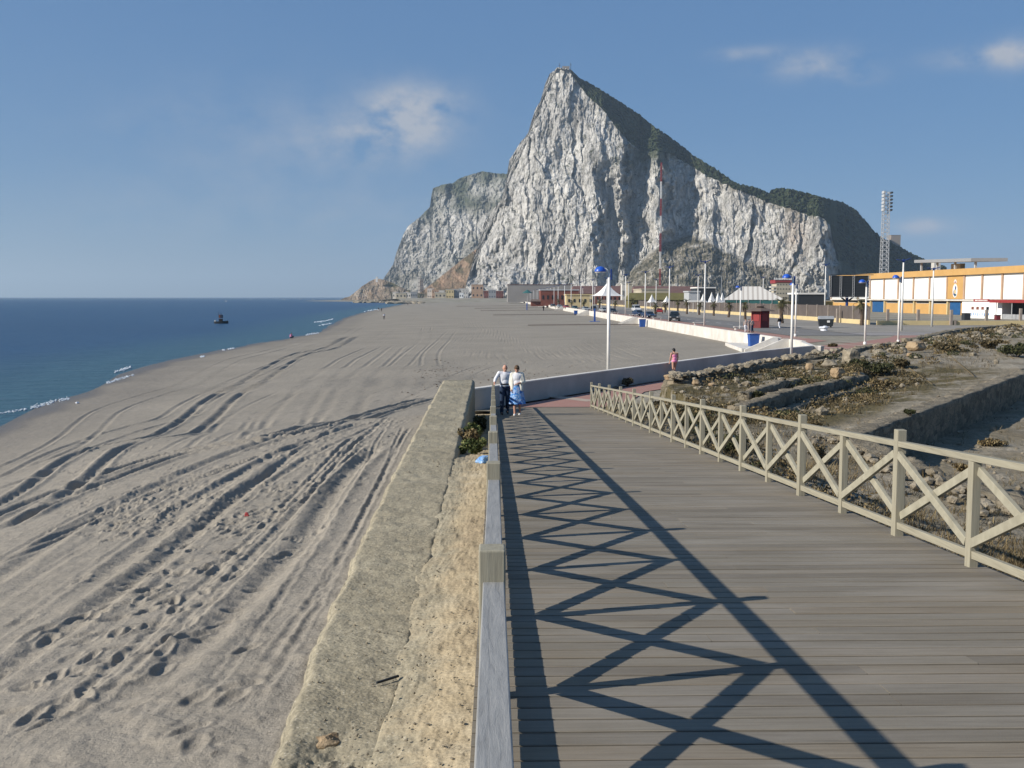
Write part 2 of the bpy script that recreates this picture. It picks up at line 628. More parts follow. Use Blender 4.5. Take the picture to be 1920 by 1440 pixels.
# far ground
m = NM('dusty_ground_material', 0.95, 0.1)
v = m.vec()
c = m.ramp(m.noise(v, 0.06, 6, 0.6), [(0.35, (0.24, 0.22, 0.17)), (0.65, (0.33, 0.3, 0.25))])
c = m.mix(0.6, c, m.ramp(m.noise(v, 0.9, 6, 0.7), [(0.3, (0.6, 0.6, 0.55)), (0.7, (1.2, 1.2, 1.2))]), 'MULTIPLY')
M['dust'] = m.out(c, m.bump(m.noise(v, 3, 6, 0.7), 0.7, 0.1))
M['asphalt'] = simple('asphalt', (0.2, 0.19, 0.178), (0.15, 0.143, 0.134), 0.3, 0.9)
M['pave_grey'] = simple('grey_paving', (0.3, 0.28, 0.26), (0.22, 0.2, 0.19), 0.4, 0.9)
# red paving
m = NM('red_paving_material', 0.9, 0.2)
v = m.vec((1, 1, 1), (0, 0, R(33)))
br = m.n('ShaderNodeTexBrick')
br.inputs['Scale'].default_value = 5
br.inputs['Color1'].default_value = (0.33, 0.12, 0.095, 1)
br.inputs['Color2'].default_value = (0.38, 0.165, 0.13, 1)
br.inputs['Mortar'].default_value = (0.24, 0.15, 0.12, 1)
br.inputs['Mortar Size'].default_value = 0.02
m.l(v, br.inputs[0])
c = m.mix(m.math('MULTIPLY', m.noise(v, 0.8, 6, 0.7), 0.75), br.outputs[0], (0.33, 0.26, 0.22))
M['red_pave'] = m.out(c, m.bump(m.noise(v, 8, 5), 0.3, 0.01))
M['pale_pave'] = simple('pale_paving', (0.42, 0.34, 0.27), (0.33, 0.27, 0.22), 0.7, 0.9)

# masonry of the ruins
m = NM('ruin_masonry', 0.95, 0.15)
v = m.vec((1, 1, 1.6))
vr = m.voro(v, 2.6, 'DISTANCE_TO_EDGE', 'Distance')
vc = m.voro(v, 2.6, 'F1', 'Color')
c = m.ramp(vc, [(0, (0.15, 0.13, 0.1)), (0.5, (0.25, 0.22, 0.17)), (1, (0.36, 0.3, 0.22))])
c = m.mix(0.7, c, m.ramp(m.noise(v, 5, 7, 0.75), [(0.3, (0.45, 0.45, 0.42)), (0.7, (1.25, 1.22, 1.15))]), 'MULTIPLY')
jt = m.ramp(vr, [(0.0, (0, 0, 0)), (0.09, (1, 1, 1))])
c = m.mix(jt, m.mix(0.35, c, (0.1, 0.09, 0.07)), c)
M['ruin'] = m.out(c, m.bump(jt, 0.4, 0.05, m.bump(m.noise(v, 9, 7, 0.7), 0.9, 0.1)))
m = NM('stone_material', 0.92, 0.2)
v = m.vec()
c = m.ramp(m.noise(v, 2.5, 7, 0.7), [(0.3, (0.13, 0.11, 0.08)), (0.5, (0.25, 0.215, 0.16)), (0.7, (0.38, 0.33, 0.25))])
M['stone'] = m.out(c, m.bump(m.noise(v, 6, 7, 0.7), 0.9, 0.06))
m = NM('tan_stone_material', 0.92, 0.2)
v = m.vec()
c = m.ramp(m.noise(v, 2.5, 7, 0.7), [(0.3, (0.22, 0.15, 0.085)), (0.5, (0.34, 0.25, 0.155)), (0.7, (0.42, 0.33, 0.22))])
M['tan_stone'] = m.out(c, m.bump(m.noise(v, 6, 7, 0.7), 0.9, 0.06))


def foliage(name, a, b, c3):
    m = NM(name, 0.8, 0.2)
    g = m.n('ShaderNodeNewGeometry')
    c = m.ramp(g.outputs['Random Per Island'], [(0, a), (0.5, b), (1, c3)])
    return m.out(c)


M['leaf_green'] = foliage('leaf_green', (0.018, 0.024, 0.01), (0.045, 0.05, 0.02), (0.1, 0.095, 0.045))
M['leaf_dry'] = foliage('leaf_dry', (0.07, 0.05, 0.025), (0.16, 0.115, 0.055), (0.26, 0.21, 0.11))
M['leaf_olive'] = foliage('leaf_olive', (0.03, 0.026, 0.014), (0.085, 0.066, 0.032), (0.18, 0.14, 0.075))
M['leaf_fresh'] = foliage('leaf_fresh', (0.03, 0.05, 0.015), (0.085, 0.105, 0.035), (0.18, 0.18, 0.07))
M['palm_leaf'] = foliage('palm_leaf', (0.03, 0.04, 0.015), (0.07, 0.075, 0.03), (0.16, 0.13, 0.06))
M['palm_trunk'] = simple('palm_trunk', (0.15, 0.11, 0.08), (0.07, 0.05, 0.035), 6, 0.9, 0.2, 0.8, 0.05)

# limestone of the great rock
m = NM('limestone', 0.9, 0.15)
v = m.vec((1, 1, 0.28))
v0 = m.vec()
a = m.noise(v, 0.03, 9, 0.66, 0.8)
b = m.noise(m.vec((1, 1, 0.2)), 0.16, 9, 0.75, 0.4)
c = m.ramp(a, [(0.28, (0.26, 0.25, 0.235)), (0.42, (0.45, 0.435, 0.41)), (0.6, (0.6, 0.58, 0.545)), (0.8, (0.68, 0.655, 0.61))])
c = m.mix(0.75, c, m.ramp(b, [(0.34, (0.5, 0.5, 0.49)), (0.46, (0.95, 0.95, 0.94)), (0.7, (1.2, 1.18, 1.14))]), 'MULTIPLY')
ck = m.math('ABSOLUTE', m.math('SUBTRACT', m.noise(m.vec((1, 1, 0.3)), 0.05, 7, 0.62, 0.8), 0.5))
ck2 = m.math('ABSOLUTE', m.math('SUBTRACT', m.noise(m.vec((1, 1, 0.45)), 0.14, 6, 0.6, 0.5), 0.5))
ckm = m.mix(1.0, m.ramp(ck, [(0.0, (0.3, 0.3, 0.3)), (0.022, (1, 1, 1))]), m.ramp(ck2, [(0.0, (0.5, 0.5, 0.5)), (0.02, (1, 1, 1))]), 'MULTIPLY')
c = m.mix(0.6, c, ckm, 'MULTIPLY')
# small bushes clinging to the cliff: dark specks on ledges
gm = m.n('ShaderNodeNewGeometry')
sx = m.n('ShaderNodeSeparateXYZ')
m.l(gm.outputs['Normal'], sx.inputs[0])
spk = m.ramp(m.noise(v0, 0.07, 9, 0.85), [(0.53, (0, 0, 0)), (0.6, (1, 1, 1))])
led = m.ramp(sx.outputs[2], [(0.15, (0, 0, 0)), (0.5, (1, 1, 1))])
c = m.mix(m.math('MULTIPLY', spk, m.math('ADD', m.math('MULTIPLY', led, 0.6), 0.42)), c, (0.055, 0.06, 0.035))
scr = m.attr('scrub')
sc_c = m.ramp(m.noise(v0, 0.05, 8, 0.8), [(0.38, (0.035, 0.04, 0.024)), (0.46, (0.12, 0.11, 0.08)), (0.54, (0.24, 0.215, 0.17)), (0.62, (0.5, 0.47, 0.42))])
sc_c = m.mix(0.7, sc_c, m.ramp(m.noise(v0, 0.3, 6, 0.7), [(0.3, (0.5, 0.5, 0.45)), (0.7, (1.3, 1.3, 1.3))]), 'MULTIPLY')
c = m.mix(scr, c, sc_c)
san = m.attr('tan')
c = m.mix(san, c, m.mix(0.6, (0.36, 0.25, 0.17), m.ramp(m.noise(v0, 0.06, 7, 0.7), [(0.35, (0.35, 0.4, 0.3)), (0.6, (1.2, 1.1, 1))]), 'MULTIPLY'))
veg = m.attr('veg')
vg = m.ramp(m.noise(v0, 0.11, 7, 0.8), [(0.35, (0.018, 0.03, 0.014)), (0.52, (0.045, 0.06, 0.026)), (0.68, (0.12, 0.12, 0.07)), (0.78, (0.25, 0.23, 0.18))])
c = m.mix(veg, c, vg)
M['rock'] = m.out(c, m.bump(m.math('ADD', b, ckm), 0.7, 2.5, m.bump(m.noise(v0, 0.3, 6, 0.7), 0.7, 1.5)))
# ================================================================== SETTING
# ---- the great rock
UK = [866, 940, 1000, 1060, 1118, 1132, 1156, 1166, 1182, 1200, 1225, 1240, 1262, 1295, 1320, 1400, 1480, 1540, 1556, 1572, 1650, 1775]
BT = {  # depth offset in metres along the face (plus = set back), per height (pixel row) of the face
    120: [150, 60, 15, 0, 12, 18, 26, 32, 40, 46, 52, 56, 60, 60, 60, 60, 60, 60, 60, 90, 180, 300],
    235: [150, 55, 15, 2, -4, -6, -9, -10, 26, 34, 40, 44, 50, 46, 44, 30, 20, 20, 60, 90, 180, 300],
    300: [150, 50, 12, 2, -6, -8, -8, -10, 34, 30, 6, 2, 44, 50, 20, 5, -20, -30, 20, 70, 170, 300],
    350: [145, 45, 10, 0, -10, 16, 12, -4, 34, 26, 0, -6, 44, 46, 12, 0, -26, -44, 14, 60, 160, 280],
    450: [120, 40, 10, 0, -10, 20, 14, 0, 32, 20, -6, -8, 40, 36, 5, -6, -34, -52, 8, 50, 140, 240],
    500: [80, 20, 5, 0, -5, 8, 8, 0, 14, 8, -2, 0, 10, 8, 0, -10, -30, -50, -10, 30, 100, 180],
    570: [0] * 18 + [0, 0, 30, 60],
}
BR = sorted(BT)
BM = np.array([BT[k] for k in BR], float)
BM = np.where(BM > 0, BM * 1.25, BM)
BM = BM + np.interp(UK, [866, 1118], [90, 0])[None, :] * np.interp(BR, [120, 500, 570], [1, .8, 0])[:, None] + np.interp(UK, [1320, 1556, 1575], [0, -40, 0])[None, :] * np.interp(BR, [350, 500, 570], [1, .8, 0])[:, None]


def boff(u, p):
    r = np.clip(np.interp(p, BR, np.arange(len(BR))), 0, len(BR) - 1.001)
    i = np.floor(r).astype(int)
    f = r - i
    c = np.clip(np.interp(u, UK, np.arange(len(UK))), 0, len(UK) - 1.001)
    j = np.floor(c).astype(int)
    g = c - j
    a = BM[i, j] * (1 - g) + BM[i, j + 1] * g
    b = BM[i + 1, j] * (1 - g) + BM[i + 1, j + 1] * g
    return a * (1 - f) + b * f


SKY = [(866, 556), (870, 545), (880, 512), (893, 470), (903, 425), (925, 392), (940, 375), (948, 345), (955, 300), (975, 268), (990, 250), (998, 222), (1004, 204), (1013, 190), (1022, 158), (1030, 140), (1044, 127), (1058, 127), (1072, 131), (1085, 145), (1110, 158), (1130, 170), (1165, 192), (1200, 215), (1225, 236), (1250, 252), (1280, 274), (1300, 291), (1340, 315), (1380, 343), (1420, 352), (1442, 361), (1450, 354), (1470, 352), (1500, 358), (1540, 369), (1580, 379), (1605, 393), (1625, 416), (1640, 434), (1660, 449), (1690, 464), (1720, 480), (1750, 492), (1775, 500)]
EDGE = [(866, 557), (1044, 128), (1066, 131), (1078, 148), (1100, 178), (1130, 205), (1150, 232), (1175, 262), (1200, 283), (1235, 284), (1260, 290), (1290, 308), (1330, 332), (1370, 350), (1410, 366), (1440, 380), (1480, 391), (1510, 402), (1540, 408), (1556, 420), (1561, 455), (1570, 487), (1590, 500), (1640, 525), (1775, 540)]
TAL = [(866, 600), (1140, 545), (1165, 525), (1195, 490), (1230, 462), (1265, 440), (1300, 437), (1340, 455), (1380, 478), (1420, 492), (1460, 500), (1500, 495), (1530, 478), (1560, 490), (1590, 500), (1640, 525), (1775, 545)]
sk = lambda pts, u: np.interp(u, [p[0] for p in pts], [p[1] for p in pts])


def px2w(U, P, Y):
    # camera rays (numpy)
    d = np.stack([U - 960, 720 - P, np.full_like(U, -F)], -1)
    m3 = np.array(CR)
    r = d @ m3.T
    t = Y / r[..., 1]
    return r[..., 0] * t, Y, CAMZ + r[..., 2] * t


nu, n1, n2, n3 = 1250, 640, 120, 26
U = np.linspace(866, 1775, nu)
sky_ = sk(SKY, U) + 1.6 * vn(U / 7, U * 0, 5) + 2.2 * vn(U / 4.5, U * 0, 6) * sstep(1080, 1100, U) + 1.2 * vn(U / 2.2, U * 0, 66) * sstep(1080, 1100, U)
edge_ = np.maximum(sk(EDGE, U) + 3.5 * vn(U / 9, U * 0, 8) * sstep(1080, 1110, U), sky_ + 0.5)
tal_ = sk(TAL, U) + 5 * vn(U / 22, U * 0, 9)
base_ = 561.5
# stage 1: base to cliff edge
T1 = np.linspace(0, 1, n1)[:, None]
P1 = base_ + (edge_[None, :] - base_) * T1
UU = np.repeat(U[None, :], n1, 0)
lean = 0.42 * (base_ - P1) * 0.95
wob = fbm((UU - 900) / 45, P1 / 60, 4, 131, .6)
Y1 = 1560 + lean + boff(UU + 13 * wob, P1 + 16 * fbm((UU - 900) / 50, P1 / 50, 4, 137, .6))
wx = (UU - 900) * 0.95
hz = (base_ - P1) * 0.95
tal = np.clip(P1 - tal_[None, :], 0, None)
Y1 -= 1.15 * tal
talm = sstep(0, 10, tal)
wa = fbm(wx / 110, hz / 90, 4, 3) * .35
rib = ridged(wx / 38 + wa, hz / 230 + wa * 0.3, 4, 11, 0.5)
rib2 = fbm(wx / 7 + wa * 2, hz / 48, 4, 31, 0.62)
lump = fbm(wx / 30 + .3 * hz / 60, hz / 62, 6, 51, 0.6)
fine = fbm(wx / 4, hz / 8, 3, 71, 0.65)
crag = ridged(wx / 17 + wa, hz / 24 + wx / 40, 4, 91, 0.6)
fwx = wx + 5 * fbm(wx / 18, hz / 30, 3, 61); fhz = hz + 9 * fbm(wx / 20, hz / 40, 3, 63) + wx * .5
F1 = 6.5 * facet(fwx / 27, fhz / 150, 5, .9)
F2 = 2.8 * facet(fwx / 9.5, fhz / 58, 6, 1.0)
F3 = 1.2 * facet(fwx / 4.0, fhz / 20, 7, 1.0)
amp = (1 - 0.7 * talm) * sstep(0, 0.06, (base_ - P1) / 400 + 0.03)
Y1 += -amp * (2.0 * rib + 0.6 * rib2 + 1.0 * lump * (1 + talm) + 0.6 * fine + F1 + F2 + F3 + 9 * fbm(wx / 75, hz / 110, 3, 151))
Y1 += talm * (3.0 * fine + 5 * fbm(wx / 14, hz / 14, 4, 77))
# stage 2: green slope from the cliff edge back to the skyline
T2 = np.linspace(0, 1, n2 + 1)[1:, None]
P2 = edge_[None, :] + (sky_ - edge_)[None, :] * T2
UU2 = np.repeat(U[None, :], n2, 0)
wx2 = (UU2 - 900) * 0.95
hz2 = (base_ - P2) * 0.95
back = 1.7 * 0.95 * (edge_[None, :] - P2)
tree = ridged(wx2 / 9, back / 12, 3, 41, 0.6)
ye = np.convolve(np.pad(Y1[-1], 30, mode='edge'), np.hanning(61) / np.hanning(61).sum(), 'valid')
Y2 = Y1[-1][None, :] + (ye - Y1[-1])[None, :] * sstep(0, .2, T2) + 2 + back + 7 * fbm(wx2 / 40, hz2 / 30, 4, 45) * sstep(0, .1, T2) * sstep(1.1, .8, T2) - 6.0 * tree * sstep(0, .1, T2)
# stage 3: far side, falling away
T3 = np.linspace(0, 1, n3 + 1)[1:, None]
Xa, Ya, Za = px2w(UU, P1, Y1)
Xb, Yb, Zb = px2w(UU2, P2, Y2)
Xc = np.repeat(Xb[-1][None, :], n3, 0) + 120 * T3
Yc = Yb[-1][None, :] + 520 * T3
Zc = Zb[-1][None, :] * (1 - T3 ** 1.6) - 3
X = np.concatenate([Xa, Xb, Xc]); Y = np.concatenate([Ya, Yb, Yc]); Z = np.concatenate([Za, Zb, Zc])
has2 = sstep(1064, 1076, UU2)
veg = np.concatenate([np.zeros_like(P1), has2, np.repeat(has2[-1][None, :], n3, 0)])
# scrub on talus plus green spots of the cliff top
white_scree = sstep(1440, 1490, UU) * sstep(1640, 1600, UU)
sc1 = talm * (1 - 0.85 * white_scree) * (1 - .35 * sstep(1320, 1420, UU) * sstep(-.2, .3, fbm(wx / 30, hz / 25, 3, 171)))
sc1 = np.maximum(sc1, 0.75 * sstep(14, 2, P1 - edge_[None, :]) * sstep(1090, 1120, UU) * sstep(-.3, .3, fbm(wx / 12, hz / 12, 3, 5)))
sc1 = np.maximum(sc1, .5 * sstep(1570, 1600, UU))
veg1 = sstep(1562, 1580, UU)
veg[:n1] = np.maximum(veg[:n1], veg1 * 0.9)
# dark vegetation gullies on the recessed upper bowl
bowl = np.exp(-((UU - 1225) / 48) ** 2 - ((P1 - 290) / 26) ** 2)
veg[:n1] = np.maximum(veg[:n1], np.clip(bowl * 1.0 + 0.5 * fbm(wx / 20, hz / 20, 3, 15) * (bowl > 0.1), 0, 0.85))
scrub = np.concatenate([sc1, 0 * P2, 0 * Zc])
tan1 = 0.4 * np.exp(-((UU - 1490) / 22) ** 2 - ((P1 - 440) / 40) ** 2)
tan = np.concatenate([tan1, 0 * P2, 0 * Zc])
rock = grid_mesh('limestone_mountain', X, Y, Z, M['rock'], {'veg': veg, 'scrub': scrub, 'tan': tan}, smooth=False)
tag(rock, kind='structure')


def hill(name, skyp, depth, lean, amp, seed, vegf, tanf, scrubf=0, base=561.5, nu=420, nr=200, backd=500, leftturn=0):
    us = [p[0] for p in skyp]
    U = np.linspace(us[0], us[-1], nu)
    s = sk(skyp, U) + (0.8 if amp > 3 else 0.25) * vn(U / 5, U * 0, seed)
    T = np.linspace(0, 1, nr)[:, None]
    P = base + (s[None, :] - base) * T
    UU = np.repeat(U[None, :], nr, 0)
    k = depth / F
    wx = (UU - 900) * k
    hz = (base - P) * k
    Y = depth + lean * hz + leftturn * (us[-1] - UU) / (us[-1] - us[0])
    wa = fbm(wx / 110, hz / 90, 4, seed + 2) * .35
    Y -= amp * (.45 * ridged(wx / 60 + wa, hz / 120 + wa, 5, seed + 3, 0.55) + 0.5 * fbm(wx / 24, hz / 30, 6, seed + 4, 0.65) + .5 * fbm(wx / 120, hz / 140, 2, seed + 5) + .5 * facet((wx + 8 * wa) / 42, (hz + wx * .5) / 80, seed + 6, .9) + .25 * facet(wx / 15, (hz + wx * .6) / 26, seed + 7, 1))
    X, Yw, Z = px2w(UU, P, Y)
    T3 = np.linspace(0, 1, 16)[1:, None]
    X = np.concatenate([X, X[-1][None] + 0 * T3]); Z = np.concatenate([Z, (Z[-1][None] + 3) * (1 - T3 ** 1.5) - 3]); Y = np.concatenate([Yw, Yw[-1][None] + backd * T3])
    at = {}
    for kk, fn in (('veg', vegf), ('tan', tanf), ('scrub', scrubf)):
        a = fn(UU, P, wx, hz) if callable(fn) else np.full_like(UU, fn)
        at[kk] = np.concatenate([a, np.repeat(a[-1][None], 15, 0)])
    o = grid_mesh(name, X, Y, Z, M['rock'], at, smooth=False)
    tag(o, kind='structure')
    return o


hill('rear_mountain', [(690, 561), (705, 545), (722, 518), (737, 496), (744, 472), (756, 440), (765, 424), (785, 409), (806, 388), (809, 366), (812, 353), (830, 346), (850, 343), (862, 334), (880, 328), (905, 321), (930, 325), (960, 326), (1010, 340), (1060, 370)],
     2500, 0.75, 17, 201, lambda u, p, x, z: np.clip(sstep(425, 370, p) * 0.75 + 0.5 * fbm(x / 60, z / 60, 4, 9) - 0.1, 0, 0.85), 0,
     lambda u, p, x, z: np.clip(0.22 + 0.5 * sstep(470, 540, p) + 0.6 * fbm(x / 80, z / 50, 4, 19), 0, 0.75), nu=480, nr=300, leftturn=500)  # constant scrub share greys the ridge: haze put into the colour, over scrub patches
hill('brown_sand_slope', [(772, 561), (790, 547), (812, 530), (840, 508), (865, 488), (893, 467), (905, 460), (960, 440)], 1830, 0.9, 3, 301,
     lambda u, p, x, z: 0.6 * sstep(-.05, .4, fbm(x / 30, z / 25, 4, 29)), 0.95, lambda u, p, x, z: sstep(.0, .5, fbm(x / 50, z / 40, 3, 39)) * .8, nr=120)
hill('headland_hill', [(640, 560.5), (655, 556), (668, 546), (680, 536), (694, 527), (706, 522), (718, 524), (735, 530), (755, 540), (775, 547), (800, 553), (830, 558), (850, 561)], 1720, 1.3, 5, 401,
     lambda u, p, x, z: 0.75 * sstep(715, 735, u) * sstep(-.5, .2, fbm(x / 20, z / 12, 3, 49)), 0.55, 0.55, nr=120, base=562.5, backd=250)

# ---- sea
SH = [(0, 797), (100, 752), (220, 704), (300, 680), (420, 655), (520, 637), (590, 624), (625, 607), (640, 598), (672, 588), (700, 581), (735, 574), (765, 568.5)]
SHW = [G(a, b, -2.0) for a, b in SH]
shy = [-60, 0, 20] + [p.y for p in SHW] + [1700, 2600]
shx = [-16, -17, -20] + [p.x for p in SHW] + [SHW[-1].x - 60, -420]


def xs(y):
    return np.interp(y, shy, shx)


# sea sheet: rows by distance, columns from the shore outwards
ys = np.concatenate([np.linspace(-60, 30, 12), np.geomspace(32, 26000, 260)])
ts = np.concatenate([np.linspace(0, 1, 60) ** 2 * 0.002, np.geomspace(0.0025, 1, 50)])
Ys = np.repeat(ys[:, None], len(ts), 1)
Xs = (xs(Ys) + 9) - ts[None, :] * 24000
wv = sstep(60, 5, (xs(Ys) - Xs)) * sstep(900, 200, Ys)
Zs = -2.0 + wv * 0.05 * vn(Xs / 3 + Ys / 9, Ys / 30, 3)
shal = sstep(26, 1, xs(Ys) - Xs)
sea = grid_mesh('sea', Xs[:, ::-1], Ys[:, ::-1], Zs[:, ::-1], M['sea'], {'shallow': shal[:, ::-1]})
tag(sea, kind='structure')

# ---- sand
WALLPX = [(889, 729), (920, 725), (1000, 713.5), (1100, 700), (1200, 687), (1300, 674), (1400, 661), (1460, 654.5), (1500, 650.5), (1525, 648.5), (1539, 649)]
WALLP = [G(a, b, 0.85) for a, b in WALLPX]


def sand_z(x, y):
    x = np.asarray(x, float); y = np.asarray(y, float)
    xw = np.interp(y, [-20, 36, 41] + [p.y for p in WALLP[2:-2]] + [90, 2000], [-1.4, -1.6, 0] + [p.x for p in WALLP[2:-2]] + [28.3, 28.3])
    e = np.interp(y, [-20, 12, 25, 34, 41, 60, 95, 2000], [1.16, 1.15, 1.0, 0.55, -0.2, -0.5, -0.95, -0.95])
    s = xs(y)
    t = (xw - x) / (xw - s)
    z = e + (-2.0 - e) * np.clip(t, 0, 3) ** 1.25
    z = np.where(t < 0, np.minimum(e, -0.35), z)
    z = np.where((x > -0.9) & (y > 33) & (y < 44), -0.6, z)
    return z


def S(px, py):
    z = 0.0
    for _ in range(25):
        p = G(px, py, z)
        z = 0.5 * z + 0.5 * float(sand_z(p.x, p.y))
    p = G(px, py, z)
    return p


def spline(pts, step=0.35):
    out = []
    P = [pts[0]] + pts + [pts[-1]]
    for i in range(1, len(P) - 2):
        a, b, c, d = P[i - 1:i + 3]
        n = max(2, int((Vector(c) - Vector(b)).length / step))
        n = min(n, 60)
        for k in range(n):
            t = k / n
            out.append(tuple(0.5 * ((2 * b[j]) + (-a[j] + c[j]) * t + (2 * a[j] - 5 * b[j] + 4 * c[j] - d[j]) * t * t + (-a[j] + 3 * b[j] - 3 * c[j] + d[j]) * t ** 3) for j in (0, 1)))
    out.append(tuple(P[-2][:2]))
    return out


TR = [  # pixel polylines of the wheel marks, wheel-half-gap, rut width, depth
    ([(-60, 1010), (100, 935), (200, 898), (330, 856), (450, 833), (560, 810), (700, 776), (815, 744)], 0.5, 0.26, 0.22),
    ([(-80, 935), (60, 880), (160, 835), (250, 805), (330, 782), (370, 755), (430, 722), (500, 692), (560, 668)], 0.8, 0.22, 0.10),
    ([(-80, 1010), (40, 950), (110, 905), (160, 860), (220, 835), (300, 822), (350, 803), (420, 745), (480, 712), (560, 665), (620, 652), (655, 632)], 0.8, 0.3, 0.16),
    ([(-60, 900), (60, 862), (140, 822), (200, 772), (280, 742), (350, 722), (390, 700), (440, 675), (520, 655), (570, 640)], 0.8, 0.2, 0.08),
    ([(515, 812), (545, 775), (570, 745), (585, 725), (610, 705), (650, 675), (700, 652)], 0.85, 0.3, 0.09),
    ([(620, 792), (645, 765), (660, 730), (680, 705), (720, 672), (745, 650)], 0.85, 0.32, 0.09),
    ([(700, 770), (722, 735), (735, 700), (770, 665), (795, 640), (800, 615)], 0.85, 0.25, 0.07),
    ([(790, 770), (806, 735), (815, 705), (806, 680), (810, 660), (830, 640), (845, 622)], 0.8, 0.25, 0.07),
    ([(400, 840), (450, 790), (490, 760), (540, 735)], 0.8, 0.2, 0.06),
    ([(340, 845), (380, 822), (430, 795), (460, 770)], 0.8, 0.2, 0.06),
    ([(-60, 1175), (60, 1105), (160, 1035), (240, 970), (330, 920), (420, 875), (520, 835), (640, 795)], 0.95, 0.3, 0.12),
    ([(-60, 1235), (50, 1165), (150, 1090), (250, 1010), (350, 940), (440, 890), (540, 850)], 0.9, 0.2, 0.06),
    ([(-80, 1400), (0, 1347), (100, 1290), (190, 1232), (280, 1160), (350, 1105), (395, 1065), (440, 1030), (500, 960), (570, 890), (640, 840)], 1.0, 0.3, 0.17),
    ([(190, 1300), (260, 1245), (330, 1190), (400, 1130), (470, 1060), (540, 980), (610, 900), (690, 830)], 0.0, 0.09, 0.06),
    ([(440, 1330), (520, 1210), (560, 1160), (600, 1105), (650, 1020), (700, 930), (740, 850), (770, 800)], 0.0, 0.08, 0.045),
    ([(400, 1330), (470, 1240), (540, 1120), (610, 1010), (670, 920), (720, 840)], 0.9, 0.08, 0.03),
    ([(0, 1500), (200, 1400), (330, 1310), (450, 1190), (550, 1060), (620, 960), (700, 850)], 1.1, 0.25, 0.05),
    ([(-60, 1300), (60, 1215), (180, 1125), (290, 1030), (400, 940), (500, 880), (600, 830), (690, 792)], 0.7, 0.12, 0.06),
    ([(-60, 1450), (90, 1360), (220, 1262), (330, 1160), (420, 1075), (520, 975), (610, 880), (680, 815)], 0.15, 0.1, 0.07),
    ([(-60, 1120), (80, 1040), (200, 965), (320, 905), (440, 862), (560, 826), (680, 790)], 0.7, 0.14, 0.07),
    ([(-60, 1085), (60, 1030), (170, 975), (280, 925), (400, 885), (520, 845)], 0.1, 0.1, 0.07),
    ([(300, 1440), (420, 1330), (520, 1190), (600, 1060), (660, 950), (710, 860), (740, 800)], 0.25, 0.07, 0.05),
    ([(430, 1000), (500, 930), (570, 870), (640, 822), (720, 780)], 0.7, 0.12, 0.06),
    ([(850, 600), (900, 612), (960, 640), (1010, 660), (1100, 668), (1170, 655), (1200, 630)], 0.8, 0.22, 0.06),
    ([(880, 660), (960, 672), (1060, 662), (1130, 640)], 0.8, 0.22, 0.06),
    ([(1040, 690), (1140, 672), (1260, 660), (1340, 655), (1350, 648), (1300, 634), (1230, 628), (1120, 630)], 0.8, 0.3, 0.08),
    ([(860, 640), (930, 622), (1010, 620), (1090, 612)], 0.8, 0.2, 0.05),
    ([(760, 760), (820, 730), (900, 690), (960, 680), (1020, 676)], 0.8, 0.2, 0.06),
    ([(700, 640), (730, 620), (770, 600), (780, 585)], 0.8, 0.3, 0.06),
    ([(560, 655), (620, 640), (680, 612), (720, 598)], 0.8, 0.3, 0.06),
]
ny, nx = 900, 1000
inv = np.linspace(1 / 4.2, 1 / 1700, ny)
ysd = 1 / inv
ysd = np.concatenate([[-6, -2, 1, 2.6, 3.6], ysd])
ny = len(ysd)
xr = np.interp(ysd, [-10, 34.5, 37.5, 40.5] + [p.y for p in WALLP[2:-2]] + [88, 2000], [-1.25, -1.35, -0.8, 1.5] + [p.x + 1.0 for p in WALLP[2:-2]] + [28.5, 28.5])
xl = np.maximum(-0.60 * ysd - 3, xs(ysd) - 14)
tt = np.linspace(0, 1, nx)
Xg = xl[:, None] + (xr - xl)[:, None] * tt[None, :]
Yg = np.repeat(ysd[:, None], nx, 1)
Zg = sand_z(Xg, Yg)
near = sstep(140, 30, Yg)
dry = sstep(0.5, 5, Xg - xs(Yg))
dune = 0.07 * fbm(Xg / 7.5, Yg / 12, 2, 7) + 0.012 * fbm(Xg / 1.9, Yg / 2.6, 4, 8)
Zg += dune * dry * sstep(0.2, 3, xr[:, None] - Xg) * (0.5 + 0.5 * near)
Zg += 0.009 * fbm(Xg / 0.32, Yg / 0.4, 3, 18) * dry * sstep(60, 15, Yg)
Zg += 0.05 * np.clip(fbm(Xg / 0.5, Yg / 0.5, 3, 28), 0, 2) * sstep(3.0, 0.2, np.abs(Xg - (-1.55 - 0.02 * Yg))) * sstep(14, 7, Yg)


